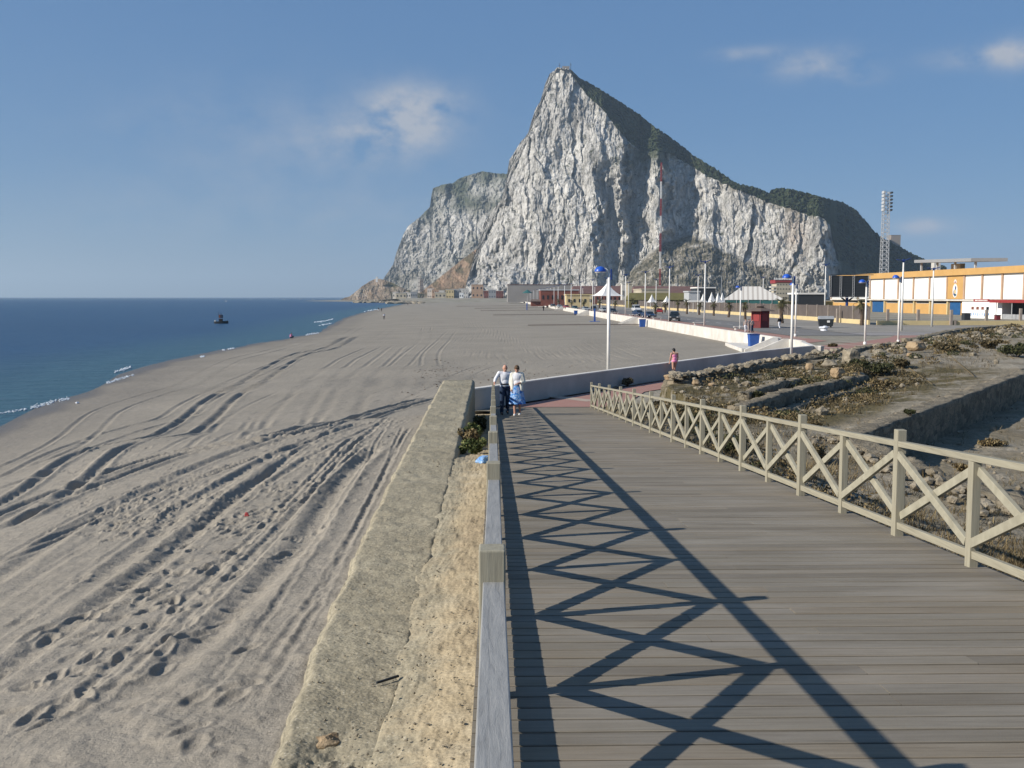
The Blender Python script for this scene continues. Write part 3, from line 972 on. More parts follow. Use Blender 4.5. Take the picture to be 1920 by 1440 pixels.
def seg_dist(pts, pad):
    px = np.array([p[0] for p in pts]); py = np.array([p[1] for p in pts])
    r0 = np.searchsorted(ysd, py.min() - pad); r1 = np.searchsorted(ysd, py.max() + pad)
    if r1 - r0 < 2:
        return None
    sub = (slice(max(0, r0), r1), slice(0, nx))
    Xq = Xg[sub]; Yq = Yg[sub]
    best = np.full(Xq.shape, 1e9); sgn = np.zeros(Xq.shape); arc = np.zeros(Xq.shape)
    s = 0
    for i in range(len(px) - 1):
        dx = px[i + 1] - px[i]; dy = py[i + 1] - py[i]
        L = math.hypot(dx, dy)
        if L < 1e-6:
            continue
        ra = np.searchsorted(Yq[:, 0], min(py[i], py[i + 1]) - pad); rb = np.searchsorted(Yq[:, 0], max(py[i], py[i + 1]) + pad)
        if rb <= ra:
            s += L
            continue
        xq = Xq[ra:rb]; yq = Yq[ra:rb]
        t = np.clip(((xq - px[i]) * dx + (yq - py[i]) * dy) / L / L, 0, 1)
        ex = xq - px[i] - t * dx; ey = yq - py[i] - t * dy
        d = np.hypot(ex, ey)
        m_ = d < best[ra:rb]
        best[ra:rb][m_] = d[m_]
        sgn[ra:rb][m_] = np.sign(dx * ey - dy * ex)[m_]
        arc[ra:rb][m_] = (s + t * L)[m_]
        s += L
    return sub, best * np.where(sgn == 0, 1, sgn), arc, s


for k, (pl, gap, wd, dp) in enumerate(TR):
    W = [S(a, b) for a, b in pl]
    far_w = 1.0
    pts = spline([(p.x, p.y) for p in W], 0.8)
    r = seg_dist(pts, gap + wd * 4 + .5)
    if r is None:
        continue
    sub, d, arc, L = r
    wd *= .62
    fade = sstep(0, 2, arc) * sstep(0, 2, L - arc) * (0.85 + 0.3 * vn(arc / 3.0, arc * 0, k))
    wob = 0.03 * vn(arc / 0.5, arc * 0, k + 50)
    for sg in ((-1, 1) if gap > 0 else (0,)):
        q = (d - sg * gap + wob) / wd
        # steep rut with a raised shoulder on each side, tread ribs across the floor
        prof = -np.exp(-np.abs(q * 1.15) ** 3) + 0.45 * np.exp(-((np.abs(q) - 1.7) / 0.55) ** 2)
        tread = 1 + 0.28 * np.sin(arc * 26 + q * 1.5) * (np.abs(q) < 1) * sstep(40, 12, Yg[sub])
        Zg[sub] += dp * ((.85 if dp > .11 else .55) if gap > .2 else .8) * (.42 + .58 * sstep(10, 34, Yg[sub])) * prof * fade * tread
# footprints
fr = random.Random(3)
bands = [((60, 1330), (560, 960), 150, 50), ((250, 1160), (560, 860), 140, 70), ((420, 960), (700, 800), 190, 60), ((60, 1210), (420, 1010), 110, 45),
         ((380, 1000), (200, 960), 110, 50), ((150, 1000), (420, 900), 130, 30), ((500, 850), (760, 760), 120, 30), ((120, 900), (420, 790), 90, 30), ((880, 690), (1060, 700), 60, 12), ((400, 1400), (540, 1250), 50, 60),
         ((600, 830), (780, 800), 60, 30), ((800, 700), (1010, 706), 60, 10)]
for (a, b, n, spd) in bands:
    for i in range(n):
        t = fr.random()
        px = a[0] + (b[0] - a[0]) * t + fr.gauss(0, spd)
        py = a[1] + (b[1] - a[1]) * t + fr.gauss(0, spd * 0.7)
        if py < 640 or py > 1500:
            continue
        if py > 1000 and fr.random() < .55:
            continue
        p = S(px, py)
        if p.x > -2.1 - 0.005 * p.y and p.y < 39:
            continue
        if p.x < xs(p.y) + 2:
            continue
        an = fr.gauss(0.55, 0.5)
        ca, sa = math.cos(an), math.sin(an)
        ln, wdt, dpp = 0.135 * fr.uniform(.8, 1.2), 0.055 * fr.uniform(.8, 1.3), 0.032 * fr.uniform(.5, 1.3)
        if p.y > 22:
            ln *= 1.15; wdt *= 1.2
        r0, r1 = np.searchsorted(ysd, [p.y - 0.6, p.y + 0.6])
        r0 -= 1
        cc = int((p.x - xl[r0]) / (xr[r0] - xl[r0]) * nx)
        cw = int(0.8 / (xr[r0] - xl[r0]) * nx) + 2
        sub = (slice(max(0, r0), r1 + 1), slice(max(0, cc - cw), cc + cw))
        dx = Xg[sub] - p.x; dy = Yg[sub] - p.y
        u = (dx * sa + dy * ca) / ln; v_ = (dx * ca - dy * sa) / wdt
        q = u * u + v_ * v_
        Zg[sub] += dpp * (-np.exp(-q ** 1.5) + 0.4 * np.exp(-((np.sqrt(q) - 1.5) / 0.4) ** 2))
edgefix = sstep(0.0, 0.25, xr[:, None] - Xg)
wet = sstep(3.2, 0.6, Xg - xs(Yg) + 1.2 * vn(Yg / 7, Yg * 0, 3)) * 0.85
wet = np.maximum(wet, 0.25 * sstep(8, 3.4, Xg - xs(Yg) + 2 * vn(Yg / 12, Yg * 0, 4)))
Zg = np.where(Xg < xs(Yg) - 0.3, np.minimum(Zg, -2.05 - 0.08 * (xs(Yg) - Xg)), Zg)
te = np.linspace(0, 1, 25)[:-1][None, :]
Xe = (xs(ysd) - 40)[:, None] + (xl - xs(ysd) + 40)[:, None] * te
Ye = np.repeat(ysd[:, None], 24, 1)
Ze = sand_z(Xe, Ye) + (0.07 * fbm(Xe / 7.5, Ye / 12, 2, 7) + 0.012 * fbm(Xe / 1.9, Ye / 2.6, 4, 8)) * sstep(0.5, 5, Xe - xs(Ye)) * (0.5 + 0.5 * sstep(140, 30, Ye))
Ze = np.where(Xe < xs(Ye) - 0.3, np.minimum(Ze, -2.05 - 0.08 * (xs(Ye) - Xe)), Ze)
we = np.maximum(sstep(3.2, 0.6, Xe - xs(Ye) + 1.2 * vn(Ye / 7, Ye * 0, 3)) * 0.85, 0.25 * sstep(8, 3.4, Xe - xs(Ye) + 2 * vn(Ye / 12, Ye * 0, 4)))
Xg = np.concatenate([Xe, Xg], 1); Yg = np.concatenate([Ye, Yg], 1); Zg = np.concatenate([Ze, Zg], 1); wet = np.concatenate([we, wet], 1)
sand = grid_mesh('beach_sand', Xg, Yg, Zg, M['sand'], {'wet': wet})
tag(sand, kind='structure')

M['pave_far'] = simple('dusty_paving', (0.3, 0.275, 0.24), (0.22, 0.2, 0.17), 0.12, 0.95)
# ---- flat land: plaza, promenade, town ground
mb = MB()
pl = [(-0.9, 40.2), (-0.75, 40.55)] + [(p.x + 0.12, p.y + 0.0) for p in WALLP[1:]] + [(27.8, 84), (28.6, 92), (28.6, 1180), (-60, 1250), (-150, 1500), (-330, 2600), (3000, 2600), (3000, 200), (90, 150), (63, 121), (47, 102), (32.7, 80), (22.2, 65), (14.3, 54.7), (8.1, 45.3), (5.8, 42), (5.6, 40.2)]
mb.add([(x, y, -0.03) for x, y in pl], [tuple(range(len(pl)))][::-1])
g = mb.build('town_ground', M['dust'])
me = g.data
bm = bmesh.new(); bm.from_mesh(me); bmesh.ops.triangulate(bm, faces=bm.faces); bmesh.ops.recalc_face_normals(bm, faces=bm.faces)
for f in bm.faces:
    if f.normal.z < 0:
        f.normal_flip()
bm.to_mesh(me); bm.free()
tag(g, kind='structure')
# coast between beach end and headland
yc = np.linspace(1080, 2600, 60)
Yc_ = np.repeat(yc[:, None], 60, 1)
Xc_ = np.interp(Yc_, [1080, 1250, 1700, 2600], [SHW[-1].x + 8, SHW[-1].x - 30, -330, -330]) + (300 - np.interp(Yc_, [1080, 1250, 1700, 2600], [SHW[-1].x + 8, SHW[-1].x - 30, -330, -330])) * np.linspace(0, 1, 60)[None, :]
Zc_ = -2.2 + 4.6 * sstep(1130, 1235, Yc_ + 12 * vn(Xc_ / 40, Yc_ / 60, 3)) * sstep(-190, -110, Xc_) + .7 * sstep(0, .05, np.linspace(0, 1, 60)[None, :] + 0 * Yc_)
tag(grid_mesh('coast_ground', Xc_, Yc_, Zc_, M['dust']), kind='structure')


def sheet(name, pts, z, mat, kind='structure'):
    mb = MB()
    mb.add([(p[0], p[1], z) for p in pts], [tuple(range(len(pts)))])
    o = mb.build(name, mat)
    bm = bmesh.new(); bm.from_mesh(o.data); bmesh.ops.triangulate(bm, faces=bm.faces)
    for f in bm.faces:
        if f.normal.z < 0:
            f.normal_flip()
    bm.to_mesh(o.data); bm.free()
    return tag(o, kind=kind)


def gp(*a):
    return [(G(x, y, 0).x, G(x, y, 0).y) for x, y in a]


# red paved plaza at the foot of the ramp and the path along the curved wall
inner = [(p.x + 0.32, p.y - 0.22) for p in WALLP]
sheet('red_plaza_paving', inner[1:9] + [(24.6, 74.2), (22.5, 69.5), (17, 61.5), (10.5, 52.5), (7.2, 48), (6.2, 44.5), (5.6, 41.4), (0, 41.38)], 0.0, M['red_pave'])
sheet('paved_path', [(24.9, 77.6), (28.7, 92), (36, 100), (44, 112), (50, 124), (54, 128), (47, 105), (38, 92), (31, 82), (25.5, 74.4)], 0.0, M['red_pave'])
for i, (a, b) in enumerate([((960, 734), (1110, 752)), ((1010, 722), (1160, 724))]):
    p = G(a[0], a[1], 0); q = G(b[0], b[1], 0)
    n = Vector((-(q - p).y, (q - p).x, 0)).normalized() * 0.35
    sheet('pale_paving_band', [p - n, q - n, q + n, p + n], 0.006, M['pale_pave'])
for a, b in (((1545, 644), (1650, 650)), ((1540, 651), (1660, 659)), ((1560, 640.5), (1640, 645))):
    p = G(a[0], a[1], 0); q = G(b[0], b[1], 0)
    n = Vector((-(q - p).y, (q - p).x, 0)).normalized() * 0.35
    sheet('pale_paving_band', [p - n, q - n, q + n, p + n], 0.006, M['pale_pave'])
sheet('promenade', [(28.7, 96), (34.5, 104), (34.5, 1150), (28.7, 1150)], 0.0, M['red_pave'])
for i in range(16):
    y = 110 + i * 16
    sheet('pale_paving_band', [(28.8, y), (34.4, y), (34.4, y + 1.6), (28.8, y + 1.6)], 0.006, M['pale_pave'])
sheet('road', [(34.8, 118), (44, 118), (44, 1150), (34.8, 1150)], 0.002, M['asphalt'])
sheet('road', [(44.2, 118), (160, 132), (160, 139), (44.2, 128)], 0.003, M['pave_grey'])
sheet('pavement', [(44.3, 128.5), (160, 139.5), (160, 150), (62, 160), (60, 1150), (44.3, 1150)], 0.001, M['pave_far'])
sheet('car_park', [(62.5, 160), (200, 150), (200, 226), (115, 226), (111, 342), (62.5, 342)], 0.0, M['dust'])
for i in range(14):
    sheet('road_marking', [(39.3, 130 + i * 9), (39.45, 130 + i * 9), (39.45, 134 + i * 9), (39.3, 134 + i * 9)], 0.008, M['white_paint'])

# ---- ramp (boardwalk deck)
SL = -0.0690
DZ0 = 2.85


def dz(y):
    return DZ0 + SL * y


rr = random.Random(11)
vs = []; fs = []; tones = []
y = -4.0
PW = 0.165
n = 0
while y < 41.2:
    # each row is laid from one or two boards
    cuts = [-0.10, 4.06] if rr.random() < 0.45 else [-0.10, rr.choice([1.3, 2.0, 2.7]) + rr.uniform(-.02, .02), 4.06]
    for a, b in zip(cuts[:-1], cuts[1:]):
        b -= 0.003
        if b > 4.04:
            b += rr.uniform(-0.012, 0.012)
        z0 = dz(y) + rr.uniform(-0.0009, 0.0009)
        z1 = dz(y + PW) + rr.uniform(-0.0009, 0.0009)
        g_ = 0.006 + rr.uniform(0, 0.004)
        y0, y1 = y + g_, y + PW - g_
        c = 0.003
        base = len(vs)
        nseg = 4
        prof = [(y0, z0 - 0.04), (y0, z0 - c), (y0 + c, z0), (y1 - c, z1), (y1, z1 - c), (y1, z1 - 0.04)]
        for k in range(nseg + 1):
            x = a + (b - a) * k / nseg
            cup = rr.uniform(-.0015, .0015)
            for (yy, zz) in prof:
                vs.append((x, yy, zz + cup))
        for k in range(nseg):
            for j in range(5):
                p = base + k * 6 + j
                fs.append((p, p + 6, p + 7, p + 1))
        fs.append(tuple(base + j for j in range(6)))
        fs.append(tuple(base + nseg * 6 + j for j in range(5, -1, -1)))
        t = rr.random()
        tones += [t] * ((nseg + 1) * 6)
    y += PW
me = bpy.data.meshes.new('boardwalk')
me.from_pydata(vs, [], fs)
at = me.attributes.new('tone', 'FLOAT', 'POINT')
at.data.foreach_set('value', np.array(tones, np.float32))
me.materials.append(M['deck'])
bm = bmesh.new(); bm.from_mesh(me); bmesh.ops.recalc_face_normals(bm, faces=bm.faces); bm.to_mesh(me); bm.free()
o = bpy.data.objects.new('boardwalk', me); COL.objects.link(o)
tag(o, kind='structure')
mb = MB()
for x in (-0.04, 1.3, 2.7, 3.9):
    mb.beam((x, -4, dz(-4) - 0.155), (x, 41, dz(41) - 0.155), 0.08, 0.2)
tag(mb.build('boardwalk_joists', M['rail_y']), kind='structure')


def railing(x, off, side, label, k0, k1, dxz):
    """side=+1: inner side faces +x"""
    root = empty('timber_railing', (x, 0, 0), label, 'railing', 'timber railings of the boardwalk')
    P = 3.07
    YY = [off + P * k for k in range(k0, k1 + 1)]
    for i, y in enumerate(YY):
        j = rr.uniform(-.006, .006)
        mb = MB()
        mb.box(-.045 + j, .045 + j, y - .05, y + .05, dz(y) - 0.32, dz(y) + 1.04)
        mb.build('post', M['rail_z'], root, bevel=0.006)
        if i < len(YY) - 1:
            ym = y + P / 2
            mb = MB()
            mb.box(-.036, .036, ym - .045, ym + .045, dz(ym) - 0.32, dz(ym) + .874)
            mb.build('short_post', M['rail_z'], root, bevel=0.004)
            ya, yb = y + .051, y + P - .051
            w_ = rr.uniform(-.003, .003)
            MB().beam((w_, ya, dz(ya) + .9025), (-w_, yb, dz(yb) + .9025), .072, .055).build('top_rail', M['rail_top'] if side > 0 else M['rail_y'], root, bevel=0.004)
            for (a, b) in ((y + .051, ym - .046), (ym + .046, y + P - .051)):
                MB().beam((0, a, dz(a) + .105), (0, b, dz(b) + .105), .05, .065).build('bottom_rail', M['rail_y'], root, bevel=0.004)
            for q, (a, b) in enumerate(((y + .052, ym - .047), (ym + .047, y + P - .052))):
                # front brace rises towards the tall post, rear brace towards the short one
                s1 = -0.024
                hi_a, lo_a = dz(a) + .80, dz(a) + .20
                hi_b, lo_b = dz(b) + .80, dz(b) + .20
                fx = 0.021 * side
                if q == 0:
                    fr_, bk = ((a, hi_a), (b, lo_b)), ((a, lo_a), (b, hi_b))
                else:
                    fr_, bk = ((a, lo_a), (b, hi_b)), ((a, hi_a), (b, lo_b))
                for xx, (p0, p1) in ((fx, fr_), (-fx, bk)):
                    v0 = Vector((xx, p0[0], p0[1])); v1 = Vector((xx, p1[0], p1[1]))
                    d = (v1 - v0).normalized() * 0.03
                    MB().beam(v0 - d * 0, v1 + d * 0, .040, .075).build('brace', M['rail_brace'], root, bevel=0.003)
    return root


railing(0.0, 0.30, 1, 'weathered timber railing with crossed braces on the sea side of the boardwalk, seen from above', -1, 13, 0)
railing(3.93, 0.44, -1, 'cream timber railing with crossed braces on the ruin side of the boardwalk', -1, 13, 0)

# ---- old concrete ledge beside the ramp (sea wall)
EL = [(-6, -1.30), (4, -1.45), (5.6, -1.52), (6.9, -1.56), (9, -1.66), (12, -1.74), (18.8, -1.84), (28, -1.9), (38.6, -1.95)]


def ledge():
    ys_ = np.concatenate([np.linspace(-6, 4, 12)[:-1], np.geomspace(4, 39.2, 420)])
    xL = np.interp(ys_, [p[0] for p in EL], [p[1] for p in EL])
    xL = xL + 0.05 * vn(ys_ / 1.1, ys_ * 0, 3) + 0.025 * vn(ys_ / 0.25, ys_ * 0, 4) + 0.05 * np.clip(vn(ys_ / 0.7, ys_ * 0, 9), 0, 1) * (ys_ < 12)
    xR = np.full_like(ys_, -0.74) + 0.03 * vn(ys_ / 0.8, ys_ * 0, 5)
    nc = 90
    t = np.linspace(0, 1, nc)
    X = xL[:, None] + (xR - xL)[:, None] * t
    Y = np.repeat(ys_[:, None], nc, 1)
    Z = 1.3 + 0.018 * fbm(X / .4, Y / .4, 4, 61) + 0.02 * fbm(X / 1.5, Y / 3, 2, 62)
    d = np.minimum(X - xL[:, None], xR[:, None] - X)
    Z -= 0.05 * np.exp(-(d / 0.04) ** 2)
    # broken hollow at the near end
    hx, hy = -1.17, 6.95
    q = np.hypot((X - hx) / 0.2, (Y - hy) / 0.3)
    Z -= 0.05 * np.exp(-q ** 4) * (1 + .4 * fbm(X / .12, Y / .12, 3, 5))
    Z -= 0.06 * sstep(6.75, 6.68, Y + 0.10 * fbm(X / .3, Y / .3, 3, 66) - 0.15 * (X + 1.2)) + .012 * fbm(X / .1, Y / .1, 3, 67) * sstep(6.9, 6.6, Y)
    # side skirts
    xl_ = np.stack([xL + 0.02 * k for k in (0, 0)], 1)
    Xs_ = np.concatenate([xL[:, None] + 0.25, xL[:, None] - 0.01, xL[:, None] - 0.02, X, xR[:, None] + 0.02, xR[:, None] + 0.03], 1)
    Ys_ = np.repeat(ys_[:, None], Xs_.shape[1], 1)
    Zs_ = np.concatenate([Z[:, :1] * 0 - 1.5, Z[:, :1] * 0 + 0.95, Z[:, :1] - 0.05, Z, Z[:, -1:] - 0.06, Z[:, -1:] * 0 - 1.5], 1)
    # far end cap: last row pulled down
    Xs_ = np.concatenate([Xs_, Xs_[-1:]]); Ys_ = np.concatenate([Ys_, Ys_[-1:] + 0.05]); Zs_ = np.concatenate([Zs_, Zs_[-1:] * 0 - 1.5])
    return grid_mesh('sea_wall', Xs_, Ys_, Zs_, M['ledge'], {'soil': sstep(-1.5, -.6, Xs_) * .45 * sstep(24, 14, Ys_)})


tag(ledge(), 'broad old concrete sea wall with pebbly top between the sand and the boardwalk', 'sea wall')


# soil bank between ledge and deck
def bank():
    ys_ = np.concatenate([np.linspace(-6, 4, 8)[:-1], np.geomspace(4, 41.2, 300)])
    nc = 60
    t = np.linspace(0, 1, nc)
    x0 = np.where(ys_ < 20, -.86 + 0.12 * vn(ys_ / 1.2, ys_ * 0, 1), -0.76)
    x0 = np.interp(ys_, [0, 16, 21, 50], [0, 0, 1, 1]) * (-0.76 - x0) + x0
    X = x0[:, None] + (-0.02 - x0)[:, None] * t
    Y = np.repeat(ys_[:, None], nc, 1)
    lo = np.interp(ys_, [-10, 16, 20, 24, 30, 41], [1.282, 1.282, 1.275, 0.9, 0.35, -0.2])
    hi = np.minimum(np.interp(ys_, [-10, 4, 8, 14, 20, 26, 34, 41], [1.62, 1.55, 1.5, 1.42, 1.30, 0.8, 0.2, -0.2]), dz(ys_) - 0.28)
    hi = np.maximum(hi, lo)
    Z = lo[:, None] + (hi - lo)[:, None] * (t ** 0.8) + 0.018 * fbm(X / .3, Y / .35, 4, 5) + 0.012 * fbm(X / .06, Y / .06, 3, 6) * sstep(0, .1, t)
    Z[:, 0] -= 0.04
    Xs_ = np.concatenate([X, X[:, -1:] + 0.3], 1); Ys_ = np.concatenate([Y, Y[:, -1:]], 1); Zs_ = np.concatenate([Z, Z[:, -1:] - 0.05], 1)
    return grid_mesh('soil_bank', Xs_, Ys_, Zs_, M['ledge'], {'soil': .42 + .5 * sstep(-.75, -.2, Xs_)})


tag(bank(), kind='structure')
# ground under the ramp
sheet('ground_below_boardwalk', [(0.2, -6), (4.6, -6), (4.6, 41), (0.2, 41)], -0.12, M['dust'])
# ================================================================== RUINS AND SCRUB
def sdist(X, Y, pts):
    best = np.full(X.shape, 1e9); sg = np.zeros(X.shape)
    for (ax, ay), (bx, by) in zip(pts[:-1], pts[1:]):
        dx, dy = bx - ax, by - ay
        L2 = dx * dx + dy * dy
        t = ((X - ax) * dx + (Y - ay) * dy) / L2
        tc_ = np.clip(t, 0, 1)
        d = np.hypot(X - ax - tc_ * dx, Y - ay - tc_ * dy)
        s = np.sign((X - ax) * dy - (Y - ay) * dx)
        m_ = d < best
        best[m_] = d[m_]; sg[m_] = s[m_]
    return best * sg


LR = [(5.6, 41.6), (8.1, 45.3), (14.3, 54.7), (22.2, 65), (32.7, 80), (47, 102), (63, 121), (90, 150)]
LS = [(7.2, 32.6), (8.3, 34.9), (12.4, 41), (16.3, 46.6), (20.3, 54)]
LP = [(10.4, 28.5), (13.9, 33.3), (25.7, 49.1), (46, 76)]


def fort_z(X, Y):
    sR = sdist(X, Y, LR); sS = sdist(X, Y, LS); sP = sdist(X, Y, LP)
    z = 0.55 + 0 * X
    low = 0.02 + 0.5 * np.clip(sS / (np.abs(sS) + np.abs(sP) + 1e-6), 0, 1)
    along = sstep(33.0, 35.5, Y)
    z = z + (low - z) * sstep(-0.05, 0.2, sS) * along * sstep(58, 50, Y)
    z = np.where(Y < 35, 0.42 + 0.1 * sstep(10, 6, X), z)
    z = z + (0.45 - z) * sstep(33, 36, Y) * 0
    pit = sstep(-0.5, -0.3, sP) * sstep(9.9, 10.15, X) * sstep(13.5, 15.5, Y)
    z = z + (-0.72 - z) * pit * sstep(90, 50, Y)
    z = z + 0.35 * sstep(45, 75, Y) * (1 - pit)
    z = z + 0.10 * fbm(X / 2.3, Y / 2.3, 5, 91) + 0.03 * fbm(X / .4, Y / .4, 3, 92) * sstep(60, 20, Y)
    z = -0.3 + (z + 0.3) * sstep(-1.0, 0.15, sR + 0.35 * vn(X / 1.5, Y / 1.5, 7)) - 2.5 * sstep(-1.3, -3, sR)
    z = np.where(X < 4.3, np.minimum(z, 0.25 - 0.01 * Y), z)
    z = np.where((Y > 36) & (X < 7.5), z * sstep(41.5, 37.5, Y) - 0.35 * sstep(37, 41, Y), z)
    z = np.where((sR < -1.5) & (Y > 40), -2.8, z)
    return z, sR, sS, sP


ysf = np.concatenate([[-12, -4, 0.5, 3], 1 / np.linspace(1 / 5.0, 1 / 165, 560)])
cf_ = np.concatenate([np.linspace(0, 1, 540), 1 + np.linspace(.05, 1, 20) ** 2 * 60 / (np.abs(ysf.mean()) + 1)])
Yf = np.repeat(ysf[:, None], 560, 1)
Xf = 3.5 + (0.66 * np.maximum(ysf[:, None], 4) + 2) * np.minimum(cf_, 1)[None, :] + 160 * np.clip(cf_ - 1, 0, 1)[None, :]
Zf, sR, sS, sP = fort_z(Xf, Yf)
wee = np.clip(sstep(8, 2, sR) * 0.9 + 0.75 * sstep(30, 34, Yf) * sstep(6.5, 1.5, np.abs(sS - 1.5)) + 0.35 + .3 * sstep(30, 60, Yf), 0, 1) * sstep(-0.6, -2.4, sP * sstep(60, 52, Yf)) + 0.35 * (sP > 0)
wee = np.clip(wee, 0, 1)
tag(grid_mesh('scrub_ground', Xf, Yf, Zf, M['scrub'], {'weedy': wee}), kind='structure')


def fz(x, y):
    return float(fort_z(np.array([[x]], float), np.array([[y]], float))[0][0, 0])


def wall_strip(name, pts, ztop, zbot, th, seed, mat, rough=0.09, step=0.16, label=None, topvar=0.08, side=0):
    P = spline([(p[0], p[1]) for p in pts], step)
    P = [p for i, p in enumerate(P) if i == 0 or math.hypot(p[0] - P[i - 1][0], p[1] - P[i - 1][1]) > 0.02]
    A = np.array(P)
    t = np.gradient(A, axis=0)
    t /= np.linalg.norm(t, axis=1)[:, None]
    nrm = np.stack([-t[:, 1], t[:, 0]], 1)
    s = np.concatenate([[0], np.cumsum(np.linalg.norm(np.diff(A, axis=0), axis=1))])
    hs = np.array(ztop) if not np.isscalar(ztop) else np.array([ztop, ztop])
    zt = np.interp(s, np.linspace(0, s[-1], len(hs)), hs) + topvar * vn(s / 1.3, s * 0, seed) * 1.2 + topvar * vn(s / 0.35, s * 0, seed + 1) * 0.7
    ns, nt_ = max(3, int((np.max(hs) - zbot) / step)), max(3, int(th / step))
    prof = [(-.5, k / ns) for k in range(ns + 1)] + [(-.5 + (k + 1) / nt_, 1.0) for k in range(nt_)] + [(.5, 1 - (k + 1) / ns) for k in range(ns)]
    a = np.array([p[0] for p in prof]) * th
    h = np.array([p[1] for p in prof])
    off = a[None, :] + side * th / 2 + rough * fbm(s[:, None] / .45 + 0 * a, h[None, :] * 3 + a[None, :] * 3, 4, seed + 3)
    Z = zbot + (zt[:, None] - zbot) * h[None, :] + rough * 0.7 * fbm(s[:, None] / .3 + 0 * a, a[None, :] * 4 + h[None, :] * 2, 3, seed + 5) * (h[None, :] > 0)
    X = A[:, 0][:, None] + nrm[:, 0][:, None] * off
    Y = A[:, 1][:, None] + nrm[:, 1][:, None] * off
    # close both ends
    cx = X.mean(1); cy = Y.mean(1)
    X = np.concatenate([X[:1] * 0 + cx[0], X, X[-1:] * 0 + cx[-1]]); Y = np.concatenate([Y[:1] * 0 + cy[0], Y, Y[-1:] * 0 + cy[-1]]); Z = np.concatenate([Z[:1], Z, Z[-1:]])
    o = grid_mesh(name, X[:, ::-1], Y[:, ::-1], Z[:, ::-1], mat, smooth=False)
    return tag(o, label, 'wall')


wall_strip('ruin_wall', LR[1:4], [0.75, 0.9, 0.85], -0.3, 1.1, 1, M['ruin'], .12, .17, 'low crumbling rubble wall beside the pale curved wall, starting by the pink bather')
wall_strip('ruin_wall', [(23.2, 66.3), (28, 73.2), (32.5, 79.6)], [1.0, 1.1, 0.9], -0.3, 0.8, 2, M['ruin'], .12, .2, 'short stretch of rubble wall just behind the large upright stone block')
wall_strip('ruin_wall', [(33.6, 81), (47, 101.5), (63, 121)], [1.1, 1.3, 1.2], -0.3, 0.9, 3, M['ruin'], .14, .3, 'farthest low rubble wall running to the right edge below the stadium')
wall_strip('ruin_wall', [(8.4, 34.9), (12.4, 41), (16.3, 46.6), (18.5, 50.4)], [0.72, .8, .75, .6], -0.3, 0.55, 4, M['ruin'], .07, .15, 'upper dark masonry step in the middle of the ruins')
wall_strip('ruin_wall', [(8.8, 34.3), (12.9, 40.6), (16.9, 46.2), (20.4, 52.4)], [0.34, .36, .38, .3], -0.3, 0.5, 5, M['ruin'], .06, .15, 'lower dark masonry step in front of the upper one')
wall_strip('ruin_wall', [(9.6, 38.6), (11.6, 41.6), (13.4, 44.6)], [0.85, 0.95, 0.9], 0.0, 0.45, 6, M['ruin'], .07, .15, 'short dark wall stub between the rubble wall and the masonry steps')
wall_strip('ruin_wall', [(10.3, 28.4), (13.9, 33.3), (25.7, 49.1), (34, 60)], [0.52, .55, .6, .6], -1.0, 0.75, 7, M['ruin'], .05, .16, 'long straight masonry wall with a pale flat top beside the deep shaded pit', topvar=.04, side=1)
wall_strip('ruin_wall', [(10.1, 28.3), (9.95, 24), (10.2, 19.5), (10.6, 13)], [0.6, .5, .55, .45], -0.9, 0.8, 8, M['ruin'], .13, .14, 'pale rubble wall along the near side of the pit behind the railing')
wall_strip('ruin_wall', [(26.0, 61.5), (29, 65.2), (32, 69.5)], [0.75, 0.8, 0.7], -0.1, 0.4, 9, M['ruin'], .07, .2, 'thin low wall line among dry scrub on the far right')


def stone_mesh(bm_, c, sx, sy, sz, seed, sub=2, blocky=0.0, rot=0.0, amp=0.18):
    b = bmesh.new()
    bmesh.ops.create_icosphere(b, subdivisions=sub, radius=1)
    r_ = random.Random(seed)
    ph = [r_.uniform(0, 9) for _ in range(3)]
    fr_ = [r_.uniform(1.2, 2.2) for _ in range(3)]
    off = len(bm_.v)
    cr, sr = math.cos(rot), math.sin(rot)
    V = []
    for v in b.verts:
        p = v.co.copy()
        if blocky:
            mxx = max(abs(p.x), abs(p.y), abs(p.z))
            q = p / mxx
            p = p.lerp(q * 0.86, blocky)
        k = 1 + amp * (math.sin(p.x * fr_[0] * 2 + ph[0]) * math.sin(p.y * fr_[1] * 2 + ph[1]) + 0.6 * math.sin(p.z * fr_[2] * 3 + ph[2])) + r_.uniform(-1, 1) * amp * 0.16
        p = Vector((p.x * sx * k, p.y * sy * k, p.z * sz * k))
        V.append((c[0] + p.x * cr - p.y * sr, c[1] + p.x * sr + p.y * cr, c[2] + p.z))
    F_ = [tuple(v.index for v in f.verts) for f in b.faces]
    b.free()
    bm_.add(V, F_)


def boulder(px, py, w, h, label, mat='stone', blocky=0.3, z=None, rot=0.3, zs=None):
    # px,py: base centre in the photograph, resting on the terrain
    zz = 0.4 if z is None else z
    for _ in range(12):
        p = G(px, py, zz)
        if z is None:
            zz = fz(p.x, p.y)
    p = G(px, py, zz)
    k = p.y / F
    mb = MB()
    stone_mesh(mb, (0, 0, h * k * 0.42), w * k * .5, w * k * .5, h * k * .55, int(px * 7 + py), 3, blocky, rot, 0.1 if blocky > .5 else .16)
    o = mb.build('boulder', M[mat], None, smooth=False, loc=(p.x, p.y, p.z))
    return tag(o, label, 'boulder', 'loose stones of the ruins')


